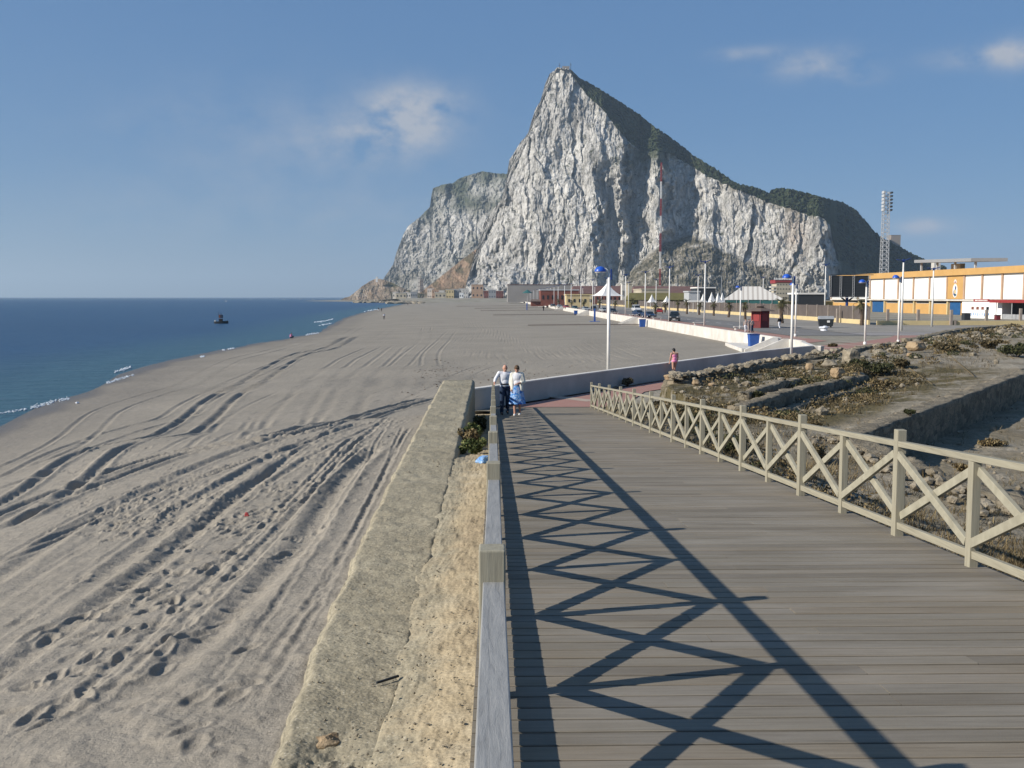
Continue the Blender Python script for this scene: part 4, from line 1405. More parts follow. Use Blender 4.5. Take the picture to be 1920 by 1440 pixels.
boulder(1596, 686, 30, 33, 'large upright grey stone block on the rubble wall', 'stone', .8, 0.62, 0.2)
boulder(1518, 695, 16, 16, 'small upright tan block before the rubble wall', 'tan_stone', .8, None, 0.1)
boulder(1570, 706, 24, 18, 'squat tan block right of the small upright block', 'tan_stone', .8, None, 0.5)
boulder(1556, 690, 30, 16, 'rounded grey rubble lump left of the large upright block', 'stone', .2, .6, 0)
boulder(1716, 657, 32, 18, 'wide orange-tan boulder in the distance right of the paved path', 'tan_stone', .55, .95, 0.6)
boulder(1693, 662, 14, 12, 'pale stone just left below the wide orange-tan boulder', 'stone', .3)
boulder(1541, 779, 20, 17, 'pale boulder on the sandy ground near the pit wall', 'stone', .25)
boulder(1692, 727, 11, 9, 'small pink-grey stone in dry grass above the pit wall', 'stone', .2)
boulder(1720, 723, 8, 6, 'little pale stone right of the pink-grey one', 'stone', .2)
boulder(1255, 712, 20, 12, 'orange rock at the bather\'s feet', 'tan_stone', .4, .25)
boulder(1305, 722, 15, 12, 'orange-brown stone near the start of the rubble wall', 'tan_stone', .3)
boulder(1318, 716, 13, 14, 'upright orange-brown stone touching the rubble wall', 'tan_stone', .4)
boulder(1336, 725, 14, 8, 'flat tan stone right of the orange-brown pair', 'tan_stone', .4)
boulder(1868, 682, 9, 9, 'round pale stone on bare ground at the far right', 'stone', .1)
boulder(1825, 667, 12, 7, 'flat pale stone beside the thin low wall', 'stone', .3)
boulder(1650, 665, 22, 12, 'low grey-pink stone right of the large upright block', 'stone', .3, .8)
boulder(1706, 669, 12, 8, 'small tan stone at the edge of the dry scrub', 'tan_stone', .3)
# fallen canes lying in the scrub
for (a, b, lab) in (((1770, 668), (1826, 705), 'long pale cane leaning over the scrub'), ((1705, 693), (1748, 715), 'thin brown cane lying in dry grass'), ((1863, 666), (1900, 679), 'pale broken stick on the far right slope'),
                    ((1620, 705), (1632, 732), 'dark bent stick by the shaded masonry step')):
    za = 0.55
    p = G(*a, za); p.z = fz(p.x, p.y) + .12
    q = G(*b, za); q.z = fz(q.x, q.y) + .06
    tag(MB().cyl(p, q, .03, .02, 6).build('fallen_cane', M['leaf_dry']), lab, 'stick')

# small rubble as one mass
mb = MB()
r3 = random.Random(5)


def scat_line(pts, n, spread, s0, s1, zoff=0):
    for i in range(n):
        k = r3.randrange(len(pts) - 1)
        t = r3.random()
        x = pts[k][0] + (pts[k + 1][0] - pts[k][0]) * t + r3.gauss(0, spread)
        y = pts[k][1] + (pts[k + 1][1] - pts[k][1]) * t + r3.gauss(0, spread)
        s = r3.uniform(s0, s1) * (0.6 + 0.8 * r3.random() ** 2)
        z = fz(x, y) + zoff
        stone_mesh(mb, (x, y, z + s * .25), s, s * r3.uniform(.6, 1), s * r3.uniform(.4, .8), r3.randrange(9999), 1, r3.uniform(0, .6), r3.uniform(0, 6), .2)


scat_line([(8.2, 45), (14.2, 54.5)], 230, .35, .1, .26, .35)
scat_line([(14.2, 54.5), (22.2, 64.6)], 120, .4, .1, .3, .35)
scat_line([(9.0, 42), (15, 50), (24, 62)], 150, 1.2, .06, .2)
scat_line([(24, 65), (33, 78), (48, 98), (63, 119)], 260, 1.8, .12, .45)
scat_line([(9.8, 28), (9.8, 20), (10.2, 14)], 330, .55, .05, .17, .05)
scat_line([(9.5, 28), (13, 32.5), (25, 48)], 120, .5, .04, .1)
scat_line([(8.5, 34), (13, 40), (20, 51)], 120, .6, .06, .16)
scat_line([(11.5, 27), (15, 30), (20, 36)], 60, 1.5, .05, .14)
scat_line([(6, 14), (7, 24), (9, 34), (7, 38)], 160, 1.2, .03, .1)
tag(mb.build('rubble', M['stone'], smooth=False), kind='stuff')


# blades and leaves
def tuft(mb, x, y, z, h, n, spread, rnd, wdt=0.012, lean=.5):
    for i in range(n):
        a = rnd.uniform(0, 6.283)
        r = rnd.uniform(0, spread)
        bx, by = x + math.cos(a) * r, y + math.sin(a) * r
        l = h * rnd.uniform(.5, 1.1)
        a2 = a + rnd.uniform(-.8, .8)
        lx, ly = math.cos(a2) * l * lean * rnd.uniform(.2, 1), math.sin(a2) * l * lean * rnd.uniform(.2, 1)
        w_ = wdt * rnd.uniform(.7, 1.5)
        nx_, ny_ = -math.sin(a2) * w_, math.cos(a2) * w_
        mb.add([(bx - nx_, by - ny_, z), (bx + nx_, by + ny_, z), (bx + lx * .5 + nx_ * .7, by + ly * .5 + ny_ * .7, z + l * .6), (bx + lx * .5 - nx_ * .7, by + ly * .5 - ny_ * .7, z + l * .6), (bx + lx, by + ly, z + l * .95)],
               [(0, 1, 2, 3), (3, 2, 4)])


def weeds(name, mat, n, region, h0, h1, seed, dens=None):
    rnd = random.Random(seed)
    P = []
    tries = 0
    while len(P) < n and tries < n * 30:
        tries += 1
        y = 1 / rnd.uniform(1 / region[3], 1 / region[2])
        x = rnd.uniform(region[0], min(region[1], .62 * y + 3))
        P.append((x, y))
    A = np.array(P)
    z, sR_, sS_, sP_ = fort_z(A[:, :1], A[:, 1:])
    mb = MB()
    nz = fbm(A[:, :1] / 3.5, A[:, 1:] / 3.5, 3, 33)[:, 0]
    for i, (x, y) in enumerate(P):
        if sR_[i, 0] < .3 or (0 < sP_[i, 0] and x > 10.2 and rnd.random() < .75):
            continue
        if -2.4 < sP_[i, 0] < .1 and y > 29 and rnd.random() < .9:
            continue
        if not dens(x, y, sR_[i, 0], sS_[i, 0], sP_[i, 0], nz[i], rnd):
            continue
        sc_ = 1 + y / 60
        tuft(mb, x, y, float(z[i, 0]) - .02, rnd.uniform(h0, h1) * .8, 8, .16 * sc_, rnd, .004 * sc_, 1.5)
    tag(mb.build(name, mat), kind='stuff')


weeds('dry_weeds', M['leaf_dry'], 15000, (4.5, 100, 14, 130), .12, .4, 1, lambda x, y, r, s, p, n, rd: (n > .0 or rd.random() < .15) and (rd.random() < (.9 if r < 9 else .55)))
weeds('green_weeds', M['leaf_olive'], 15000, (4.4, 100, 12, 130), .1, .35, 2, lambda x, y, r, s, p, n, rd: (n < .05 or rd.random() < .12) and (r < 10 or abs(s) < 3 or x < 6.5 or rd.random() < .15))


def leafball(mb, c, rx, ry, rz, n, s, rnd):
    for i in range(n):
        while True:
            p = Vector((rnd.uniform(-1, 1), rnd.uniform(-1, 1), rnd.uniform(-1, 1)))
            if .25 < p.length < 1:
                break
        q = Vector((c[0] + p.x * rx, c[1] + p.y * ry, c[2] + p.z * rz))
        d1 = Vector((rnd.gauss(0, 1), rnd.gauss(0, 1), rnd.gauss(0, 1))).normalized() * s * rnd.uniform(.6, 1.3)
        d2 = d1.cross(Vector((rnd.gauss(0, 1), rnd.gauss(0, 1), rnd.gauss(0, 1)))).normalized() * s * .45
        mb.add([q - d1, q + d2, q + d1, q - d2], [(0, 1, 2, 3)])


def shrub(x, y, z, r, h, label, mat, seed, leaf=.06, n=900, name='shrub', group=None):
    root = empty(name, (x, y, z), label, 'shrub', group)
    rnd = random.Random(seed)
    mb = MB()
    st = MB()
    for k in range(9):
        a = rnd.uniform(0, 6.28); rr_ = rnd.uniform(.1, .75) * r
        c = (math.cos(a) * rr_, math.sin(a) * rr_, h * rnd.uniform(.35, .8))
        leafball(mb, c, r * rnd.uniform(.25, .5), r * rnd.uniform(.25, .5), h * rnd.uniform(.2, .36), n // 9, leaf, rnd)
        st.cyl((0, 0, -.1), c, leaf * .25, leaf * .1, 5)
    mb.build('foliage', mat, root)
    st.build('stem', M['palm_trunk'], root)
    return root


def shrub_px(px, py, w, h, label, mat, seed, z=None, **k):
    zz = .5 if z is None else z
    for _ in range(10):
        p = G(px, py, zz)
        if z is None:
            zz = fz(p.x, p.y)
    s = p.y / F
    return shrub(p.x, p.y, zz - .05, w * s * .5, h * s, label, mat, seed, leaf=max(.04, .0016 * p.y), **k)


shrub_px(1255, 742, 34, 30, 'green bush against the railing below the pink bather', M['leaf_green'], 1)
shrub_px(1215, 735, 50, 18, 'low olive bush behind the first posts of the ruin-side railing', M['leaf_olive'], 2)
shrub_px(1178, 722, 26, 14, 'small grey-green weed clump beside the near blue-domed lamp', M['leaf_olive'], 3, z=.05)
shrub_px(1420, 752, 30, 22, 'dark bush at the left end of the masonry steps', M['leaf_green'], 4)
shrub_px(1650, 706, 70, 26, 'spreading dark green bush right of the squat tan block', M['leaf_green'], 5, n=1600)
shrub_px(1612, 712, 40, 20, 'dark bush behind the squat tan block', M['leaf_green'], 6)
shrub_px(1690, 690, 50, 20, 'brown-green scrub above the dry grass patch', M['leaf_olive'], 7)
shrub_px(1640, 728, 60, 20, 'reddish dry bush hanging over the lower masonry step', M['leaf_dry'], 8)
shrub_px(1905, 668, 60, 30, 'dark bush touching the right edge of the view', M['leaf_green'], 9, n=1400)
shrub_px(1855, 655, 46, 20, 'olive bush left of the dark edge bush', M['leaf_olive'], 10)
shrub_px(1775, 660, 60, 18, 'long low olive scrub patch under the far rubble wall', M['leaf_olive'], 11, n=1400)
shrub_px(1470, 786, 46, 16, 'green weeds at the foot of the lower masonry step', M['leaf_green'], 12)
shrub_px(1530, 800, 26, 10, 'small tuft left of the pale boulder', M['leaf_olive'], 13)
shrub_px(1705, 775, 22, 9, 'little dark plant growing on top of the pit wall', M['leaf_green'], 14, z=.6)
shrub_px(1860, 836, 60, 16, 'yellowish tuft on the sunny floor of the pit', M['leaf_dry'], 15)
shrub_px(1812, 884, 50, 16, 'reddish tuft at the near corner of the pit', M['leaf_dry'], 16)
shrub_px(1540, 870, 60, 40, 'grassy olive clump seen through the railing', M['leaf_olive'], 17)
shrub_px(1300, 800, 60, 30, 'shaded bush behind the middle of the ruin-side railing', M['leaf_green'], 18)
shrub_px(1380, 850, 60, 34, 'dark bush low behind the nearer railing bays', M['leaf_green'], 19)
shrub_px(1560, 650, 20, 6, 'tiny weed beside the end of the curved wall', M['leaf_olive'], 20, z=0)
# low undergrowth clumps through the ruins, one mass
rnd_ = random.Random(77)
for nm, mt, cnt in (('undergrowth', 'leaf_green', 70), ('dry_undergrowth', 'leaf_olive', 130), ('straw_undergrowth', 'leaf_dry', 90)):
    mb = MB()
    for i in range(cnt):
        k = rnd_.random()
        if k < .45:
            a_ = LR[rnd_.randrange(1, 6)]; b_ = LR[min(7, LR.index(a_) + 1)]
            t_ = rnd_.random(); off_ = rnd_.uniform(.6, 7)
        elif k < .8:
            j_ = rnd_.randrange(0, 4); a_, b_ = LS[j_], LS[j_ + 1]; t_ = rnd_.random(); off_ = rnd_.uniform(-1.5, 3)
        else:
            a_, b_ = (5.2, 16), (6.2, 38); t_ = rnd_.random(); off_ = rnd_.uniform(-.4, 1.6)
        dx_, dy_ = b_[0] - a_[0], b_[1] - a_[1]; l_ = math.hypot(dx_, dy_)
        x_ = a_[0] + dx_ * t_ + dy_ / l_ * off_; y_ = a_[1] + dy_ * t_ - dx_ / l_ * off_
        z_ = fz(x_, y_)
        if z_ < -.2:
            continue
        r_ = rnd_.uniform(.2, .55) * (1 + y_ / 120)
        leafball(mb, (x_, y_, z_ + r_ * .15), r_, r_, r_ * .5, 130, .03 + .0008 * y_, rnd_)
    tag(mb.build(nm, M[mt]), kind='stuff')
# plants between sea wall and left railing
shrub(-.52, 25.0, 0.75, .36, .62, 'green bush between sea wall and boardwalk', M['leaf_fresh'], 21, leaf=.05, n=1500)
shrub(-.45, 21.7, 1.08, .33, .38, 'yellow-green low plant at the near end of the gap by the boardwalk', M['leaf_fresh'], 22, leaf=.045, n=1300)
shrub(-.62, 23.4, .95, .28, .5, 'brown dried plant spilling over the sea wall edge', M['leaf_dry'], 23, leaf=.045, n=900)
shrub(-.5, 30, 0.25, .3, .75, 'dark bush deep in the gap below the end of the sea wall', M['leaf_green'], 24, leaf=.05, n=900)

# ================================================================== SMALL THINGS NEAR
def crumple(name, c, r, mat, label, cat, seed):
    mb = MB(); stone_mesh(mb, (0, 0, r * .5), r, r * .8, r * .7, seed, 3, 0, 0, .35)
    return tag(mb.build(name, M[mat] if isinstance(mat, str) else mat, None, loc=c), label, cat)


M['bag_blue'] = simple('bag_blue', (0.06, 0.25, 0.6), (0.3, 0.42, 0.6), 12, .4)
M['bag_white'] = simple('bag_white', (0.7, 0.72, 0.75), (0.5, 0.52, 0.58), 12, .4)
crumple('plastic_bag', (-.19, 19.6, 1.27), .12, 'bag_blue', 'crumpled blue plastic bag against the sea-side railing', 'bag', 3)
p = S(463, 968)
crumple('plastic_scrap', (p.x, p.y, p.z), .045, 'red_paint', 'small red plastic scrap on the sand', 'litter', 4)
p = S(145, 757)
crumple('plastic_bottle', (p.x, p.y, p.z), .1, 'bag_white', 'small white piece of litter on wet sand near the water', 'litter', 5)
p = G(726, 1277, 1.31)
mb = MB(); q = G(706, 1283, 1.315); r_ = G(747, 1270, 1.315)
tag(MB().cyl(q + Vector((0, 0, .012)), r_ + Vector((0, 0, .012)), .011, .012, 7).build('dark_stick', M['dark_metal']), 'short dark stick lying on the sea wall', 'stick')
p = G(612, 1392, 1.25)
mb = MB(); stone_mesh(mb, (0, 0, 0.0), .115, .085, .06, 8, 3, .4, .4, .3)
tag(mb.build('stone', M['tan_stone'], None, loc=(p.x, p.y, 1.25)), 'orange sandstone lump set in the near end of the sea wall', 'stone')
mb = MB()
r5 = random.Random(9)
for i in range(650):
    y = 1 / r5.uniform(1 / 26, 1 / 5.5)
    x = r5.uniform(-1.75, -.1)
    s = r5.uniform(.004, .013) * (1 + y / 30)
    if x < np.interp(y, [p_[0] for p_ in EL], [p_[1] for p_ in EL]) + .04:
        continue
    z = 1.305 if x < -.86 else None
    if z is None:
        if y > 19:
            continue
        hi_ = min(np.interp(y, [4, 8, 14, 20], [1.55, 1.5, 1.42, 1.30]), dz(y) - .28)
        z = 1.31 + (hi_ - 1.31) * ((x + .86) / .84) ** .8 + .01
    stone_mesh(mb, (x, y, z), s, s * .8, s * .6, i, 1, .3, i, .2)
tag(mb.build('pebbles', M['stone']), kind='stuff')
# drift debris line on the beach beside the sea wall end
mb = MB()
for i in range(420):
    px = r5.uniform(790, 1120); py = 706 + r5.gauss(0, 10)
    if r5.random() < .5:
        px, py = r5.gauss(830, 30), r5.gauss(705, 14)
    p = S(px, py)
    if p.y > 100 or p.x > xs(p.y) + 60 or (p.x > -2.2 and p.y < 40.5):
        continue
    s = r5.uniform(.02, .09)
    stone_mesh(mb, (p.x, p.y, p.z + .02), s, s * r5.uniform(.3, 1), s * .35, i, 1, 0, r5.uniform(0, 6), .3)
tag(mb.build('beach_debris', M['palm_trunk']), kind='stuff')

# ================================================================== CURVED WALL AND BEACH WALL


def sweep_wall(name, pts, th, z0, z1, mat, label, cap=0.05, parent=None):
    A = np.array([(p[0], p[1]) for p in pts])
    t = np.gradient(A, axis=0); t /= np.linalg.norm(t, axis=1)[:, None]
    n = np.stack([-t[:, 1], t[:, 0]], 1)
    L = A + n * th; Rr = A
    mb = MB()
    N = len(A)
    vs = []
    for (P, Q) in zip(L, Rr):
        vs += [(P[0], P[1], z0), (P[0], P[1], z1), (Q[0], Q[1], z1), (Q[0], Q[1], z0)]
    fs = []
    for i in range(N - 1):
        for j in range(4):
            a = i * 4 + j; b = i * 4 + (j + 1) % 4
            fs.append((a, b, b + 4, a + 4))
    fs += [(3, 2, 1, 0), tuple((N - 1) * 4 + k for k in range(4))]
    mb.add(vs, fs)
    o = mb.build(name, mat, parent)
    bm = bmesh.new(); bm.from_mesh(o.data); bmesh.ops.recalc_face_normals(bm, faces=bm.faces); bm.to_mesh(o.data); bm.free()
    return tag(o, label, 'wall') if label else o


wp = spline([(p.x, p.y) for p in WALLP], 0.8)
M['wall_shaded'] = simple('curved_wall_shaded', (0.5, 0.47, 0.43), (0.36, 0.34, 0.31), .5, .9, .2, .4, .02)  # shade of the plaza-side face put into a darker wall colour
cw_ = sweep_wall('curved_wall', wp, 0.30, -1.6, 0.80, M['wall_shaded'], 'low pale curved wall between the plaza and the sand')
sweep_wall('coping', [(a_ + .012, b_ - .012) for a_, b_ in wp], 0.33, 0.802, 0.86, M['white_wall'], None, parent=cw_)  # sunlit top of the same wall, its brightness put into a white strip
mbw = MB()
ya = [(92.5), 113, 116, 182, 186, 300, 305, 400, 406, 560, 568, 1100]
for a, b in ((92.5, 96.5), (100.5, 198), (202, 300), (305, 412), (418, 560), (568, 1100)):
    mbw.box(28.3, 28.7, a, b, -1.8, .5)
bw = mbw.build('beach_wall', M['white_wall'])
tag(bw, 'long low white wall between the sand and the promenade', 'wall')


def beach_stairs(y, lab):
    root = empty('beach_stairs', (28.3, y, -.95), lab, 'stairs', 'white stairs from the promenade to the sand')
    mb = MB()
    for k in range(6):
        mb.box(-.4 - .42 * (k + 1), -.4 - .42 * k, -1.7, 1.7, -.8, .95 - .17 * (k + 1))
    mb.box(-.4, .4, -1.7, 1.7, -.8, .95)
    mb.build('steps', M['white_wall'], root)
    for s in (-1, 1):
        mb = MB()
        y0, y1 = (-2.0, -1.702) if s < 0 else (1.702, 2.0)
        vs = [(.0, yy, -.8) for yy in (y0, y1)] + [(.0, yy, 1.46) for yy in (y0, y1)] + [(-.5, yy, 1.46) for yy in (y0, y1)] + [(-3.3, yy, .25) for yy in (y0, y1)] + [(-3.3, yy, -.8) for yy in (y0, y1)]
        mb.add(vs, [(0, 2, 4, 6, 8), (9, 7, 5, 3, 1), (0, 1, 3, 2), (2, 3, 5, 4), (4, 5, 7, 6), (6, 7, 9, 8), (8, 9, 1, 0)])
        mb.build('side_wall', M['white_wall'], root)
    return root


beach_stairs(98.5, 'nearest white beach stairs beside the end of the curved wall')
beach_stairs(200, 'white beach stairs next to the blue bin in the middle of the wall')
beach_stairs(302.5, 'white beach stairs beyond the blue shower post')
beach_stairs(415, 'white beach stairs near the small brown hut')
beach_stairs(564, 'farthest white beach stairs')
mb = MB()
mb.prism([(24.8, 100.7), (28.28, 100.7), (28.28, 114), (26.2, 114)], -1.9, -.62)
tag(mb.build('stair_landing', M['white_wall']), 'flat white concrete landing at the foot of the nearest beach stairs', 'landing')
mb = MB()
mb.add([(25.7, 78.2, .5), (28.1, 91, .5), (28.1, 91, -1.6), (25.7, 78.2, -1.6), (25.3, 78.4, .5), (27.7, 91.2, .5), (27.7, 91.2, -1.6), (25.3, 78.4, -1.6)],
       [(0, 1, 2, 3), (7, 6, 5, 4), (0, 4, 5, 1), (3, 2, 6, 7), (0, 3, 7, 4), (1, 5, 6, 2)])
tag(mb.build('low_wall', M['white_wall']), 'short white wall closing the gap behind the curved wall end', 'wall')

# wooden walkway strips on the sand
for k, (px0, py0, px1, py1) in enumerate([(990, 612, 1160, 611), (925, 592, 1050, 591), (902, 583.4, 985, 583), (890, 579, 960, 578.5), (856, 575, 940, 574.5)]):
    p = S(px0, py0); q = S(px1, py1)
    z = max(p.z, q.z)
    mb = MB()
    wd = [.5, .7, .8, .9, 1.0][k]
    qx = 28.0
    N = 24
    for i in range(N):
        a = p + (Vector((qx, q.y, -.95)) - p) * (i / N); b = p + (Vector((qx, q.y, -.95)) - p) * ((i + 1) / N)
        za = float(sand_z(a.x, a.y)) + .25; zb = float(sand_z(b.x, b.y)) + .25
        mb.beam((a.x, a.y, za), (b.x, b.y, zb), wd, .16)
    o = mb.build('sand_walkway', M['fence_brown'])
    tag(o, ['nearest', 'second', 'third', 'fourth', 'farthest'][k] + ' of the five dark plank walkways laid across the sand', 'walkway', 'plank walkways on the sand')


# ================================================================== LAMPS
def dome_lamp():
    r = empty('dome_lamp', (0, 0, 0), None, 'street lamp', 'blue-domed lamp posts')
    MB().cyl((0, 0, 0), (0, 0, 5.75), .10, .075, 14).build('pole', M['white_paint'], r, smooth=True)
    MB().cyl((0, 0, 0), (0, 0, .35), .15, .14, 14).build('base_collar', M['white_paint'], r, smooth=True)
    mb = MB()
    pts = []
    for i in range(9):
        t = i / 8
        a = math.pi / 2 * t
        pts.append(Vector((-.30 * (1 - math.cos(a)) / 1 * 1.0, 0, 5.6 + .42 * math.sin(a))))
    for a, b in zip(pts[:-1], pts[1:]):
        mb.cyl(a, b, .045, .045, 8)
    mb.build('arm', M['white_paint'], r, smooth=True)
    mb = MB(); mb.box(.06, .16, -.07, .07, 5.4, 5.98)
    mb.build('bracket', M['dark_blue'], r, bevel=.02)
    mb = MB()
    mb.ell((-.47, 0, 5.84), .31, .31, .29, 24, 10, zmin=0.0)
    mb.build('lamp_dome', M['blue_paint'], r, smooth=True)
    MB().cyl((-.47, 0, 5.80), (-.47, 0, 5.845), .28, .30, 20).build('lamp_glass', M['white_paint'], r, smooth=False)
    return r


proto = dome_lamp()
LAB = [((1140.5, 715), -8, 'nearest blue-domed lamp post standing at the end of the boardwalk'), ((1483.5, 676), 5, 'blue-domed lamp post rising behind the rubble wall near the white stairs'),
       ((1491, 632), 5, 'blue-domed lamp post just right of the one behind the rubble wall'), ((1387.5, 616), 10, 'blue-domed lamp post beside the walking group and red kiosk'),
       ((1621.5, 648), 12, 'blue-domed lamp post standing before the dark scoreboard'), ((1684, 645), 8, 'blue-domed lamp post at the far right before the white facade')]
for i, ((px, py), rz, lab) in enumerate(LAB):
    p = G(px, py, 0)
    o = proto if i == 0 else copy_tree(proto)
    o.location = (p.x, p.y, 0)
    o.rotation_euler = (0, 0, R(rz))
    if i == 5:
        o.scale = (1, 1, 1.08)
    o['label'] = lab


def tall_lamp():
    r = empty('tall_lamp', (0, 0, 0), None, 'street lamp', 'tall double-headed lamp posts')
    MB().cyl((0, 0, 0), (0, 0, 9.5), .15, .09, 12).build('pole', M['white_paint'], r, smooth=True)
    MB().beam((0, 0, 9.4), (0, 0, 9.85), .2, .2).build('head_mount', M['dark_blue'], r)
    for s in (-1, 1):
        MB().beam((0, 0, 9.62), (s * .85, 0, 9.95 if s > 0 else 9.8), .32, .10).build('lamp_head', M['dark_blue'], r, bevel=.03)
    return r


tl = tall_lamp()
ROWA = [161, 190, 211, 237, 276, 305, 350, 394, 430, 473, 505, 537, 570, 606, 650, 700, 760, 830, 900, 980, 1080]
XA = {161: 33.6, 190: 33.0, 211: 31.6, 237: 30.9, 276: 30.9, 305: 29.9}
ORD = 'first second third fourth fifth sixth seventh eighth ninth tenth eleventh twelfth thirteenth fourteenth fifteenth sixteenth seventeenth eighteenth nineteenth twentieth twenty-first'.split()
for i, y in enumerate(ROWA):
    o = tl if i == 0 else copy_tree(tl)
    o.location = (XA.get(y, 30.2), y, 0)
    o.rotation_euler = (0, 0, R(random.Random(y).uniform(-25, 25)))
    s = 1.04 if y < 200 else 1.0
    o.scale = (1, 1, s)
    o['label'] = ['tall white double-headed lamp post nearest in the row behind the beach wall', 'tall white double-headed lamp post beside the dark off-road car', 'tall white lamp post just above the blue bin'][i] if i < 3 else 'white lamp post, ' + ORD[i] + ' from the right in the row behind the beach wall'
for i, (x, y) in enumerate([(52.3, 259), (52, 324), (52, 390), (52, 455), (52, 520), (52, 590), (52, 670), (52, 760), (52, 860), (52, 970)]):
    o = copy_tree(tl)
    o.location = (x, y, 0)
    o.rotation_euler = (0, 0, R(20))
    o['label'] = 'tall white lamp post standing across the road before the small peaked tents' if i == 0 else 'white lamp post, ' + ORD[i] + ' from the right in the row across the road'
for (px, py, h, lab) in ((1546, 592, 12.4, 'tall white lamp post behind the grey rubbish container'), (1690, 620, 9.5, 'tall white lamp post with two spread heads before the white facade'), (1747, 612.5, 8.9, 'tall white lamp post left of the orange emblem panel'), (1430, 583, 11, 'tall white lamp post rising behind the red kiosk')):
    p = G(px, py, 0)
    o = copy_tree(tl)
    o.location = (p.x, p.y, 0)
    o.scale = (1.1, 1.1, h / 9.8)
    o['label'] = lab


# curved-arm street lights far off
def swan(px, py, h, lab):
    p = G(px, py, 0)
    r = empty('street_light', (p.x, p.y, 0), lab, 'street lamp', 'curved-arm street lights')
    MB().cyl((0, 0, 0), (0, 0, h * .85), .14, .1, 8).build('pole', M['galv'], r)
    mb = MB(); pr = None
    for i in range(9):
        a = math.pi * .85 * i / 8
        q = Vector((-1.0 + 1.0 * math.cos(a), 0, h * .85 + 1.4 * math.sin(a)))
        if pr:
            mb.cyl(pr, q, .09, .08, 6)
        pr = q
    mb.build('arm', M['galv'], r)


swan(1352, 573, 17, 'grey curved-arm street light above the small peaked tents')
swan(1384, 572, 14, 'grey curved-arm street light left of the striped marquee')

# ================================================================== BINS, SHOWERS, BENCHES, KIOSK, CONTAINER


def bin_(x, y, z, w, h, lab):
    r = empty('rubbish_bin', (x, y, z), lab, 'bin', 'blue bins on the beach')
    mb = MB()
    b, t = w * .42, w * .5
    mb.add([(-b, -b, 0), (b, -b, 0), (b, b, 0), (-b, b, 0), (-t, -t, h), (t, -t, h), (t, t, h), (-t, t, h)], [(3, 2, 1, 0), (4, 5, 6, 7), (0, 1, 5, 4), (1, 2, 6, 5), (2, 3, 7, 6), (3, 0, 4, 7)])
    mb.build('bin_body', M['blue_bin'], r, bevel=.02)
    mb = MB(); mb.box(-t - .04, t + .04, -t - .04, t + .04, h + .003, h + .1)
    mb.build('lid', M['dark_blue'], r, bevel=.03)


p = G(1446, 653, -.95)
bin_(27.2, 105.5, -.62, 1.05, 1.2, 'blue rubbish bin beside the nearest beach stairs')
p = G(1209, 612, -.95)
bin_(27.4, 186, -.98, 1.1, 1.35, 'blue rubbish bin at the foot of the middle beach wall')
p = G(1079.5, 590.5, -.95)
bin_(min(p.x, 27.4), p.y, -.98, 1.1, 1.3, 'dark blue bin far along the beach wall near the blue shower')


def shower(px, py, lab, h=2.6):
    p = S(px, py)
    r = empty('beach_shower', (p.x, p.y, p.z), lab, 'shower', 'blue beach showers')
    MB().box(-1.1, 1.1, -1.1, 1.1, -.2, .08).build('base_plate', M['blue_bin'], r, bevel=.02)
    MB().box(-.2, .2, -.2, .2, .08, h).build('column', M['blue_bin'], r, bevel=.03)
    for s in (-1, 1):
        MB().beam((s * .2, 0, h - .2), (s * .5, 0, h - .3), .06, .06).build('shower_head', M['grey_metal'], r)


shower(1115, 603, 'blue beach shower column on a square blue base on the sand', 2.9)
shower(988, 581.5, 'distant blue beach shower before the brown hut', 3.2)


def bench(px, py, lab):
    p = G(px, py, 0)
    r = empty('bench', (p.x, p.y, 0), lab, 'bench', 'white concrete benches on the promenade', rz=R(5))
    MB().box(-1.0, 1.0, -.25, .25, .38, .5).build('seat', M['white_wall'], r, bevel=.02)
    for s in (-1, 1):
        MB().box(s * .7 - .12, s * .7 + .12, -.2, .2, 0, .379).build('leg', M['white_wall'], r)


bench(1311, 610, 'white concrete bench just left of the nearest tall lamp post')
bench(1389, 619, 'white concrete bench hidden behind the walking group')
bench(1232, 599, 'white concrete bench left of the dark off-road car')
bench(1188, 594, 'white concrete bench before the dark blue cars')
bench(1153, 589, 'white concrete bench left of the white pole on the promenade')
bench(1124, 585.5, 'white concrete bench near the blue shower')


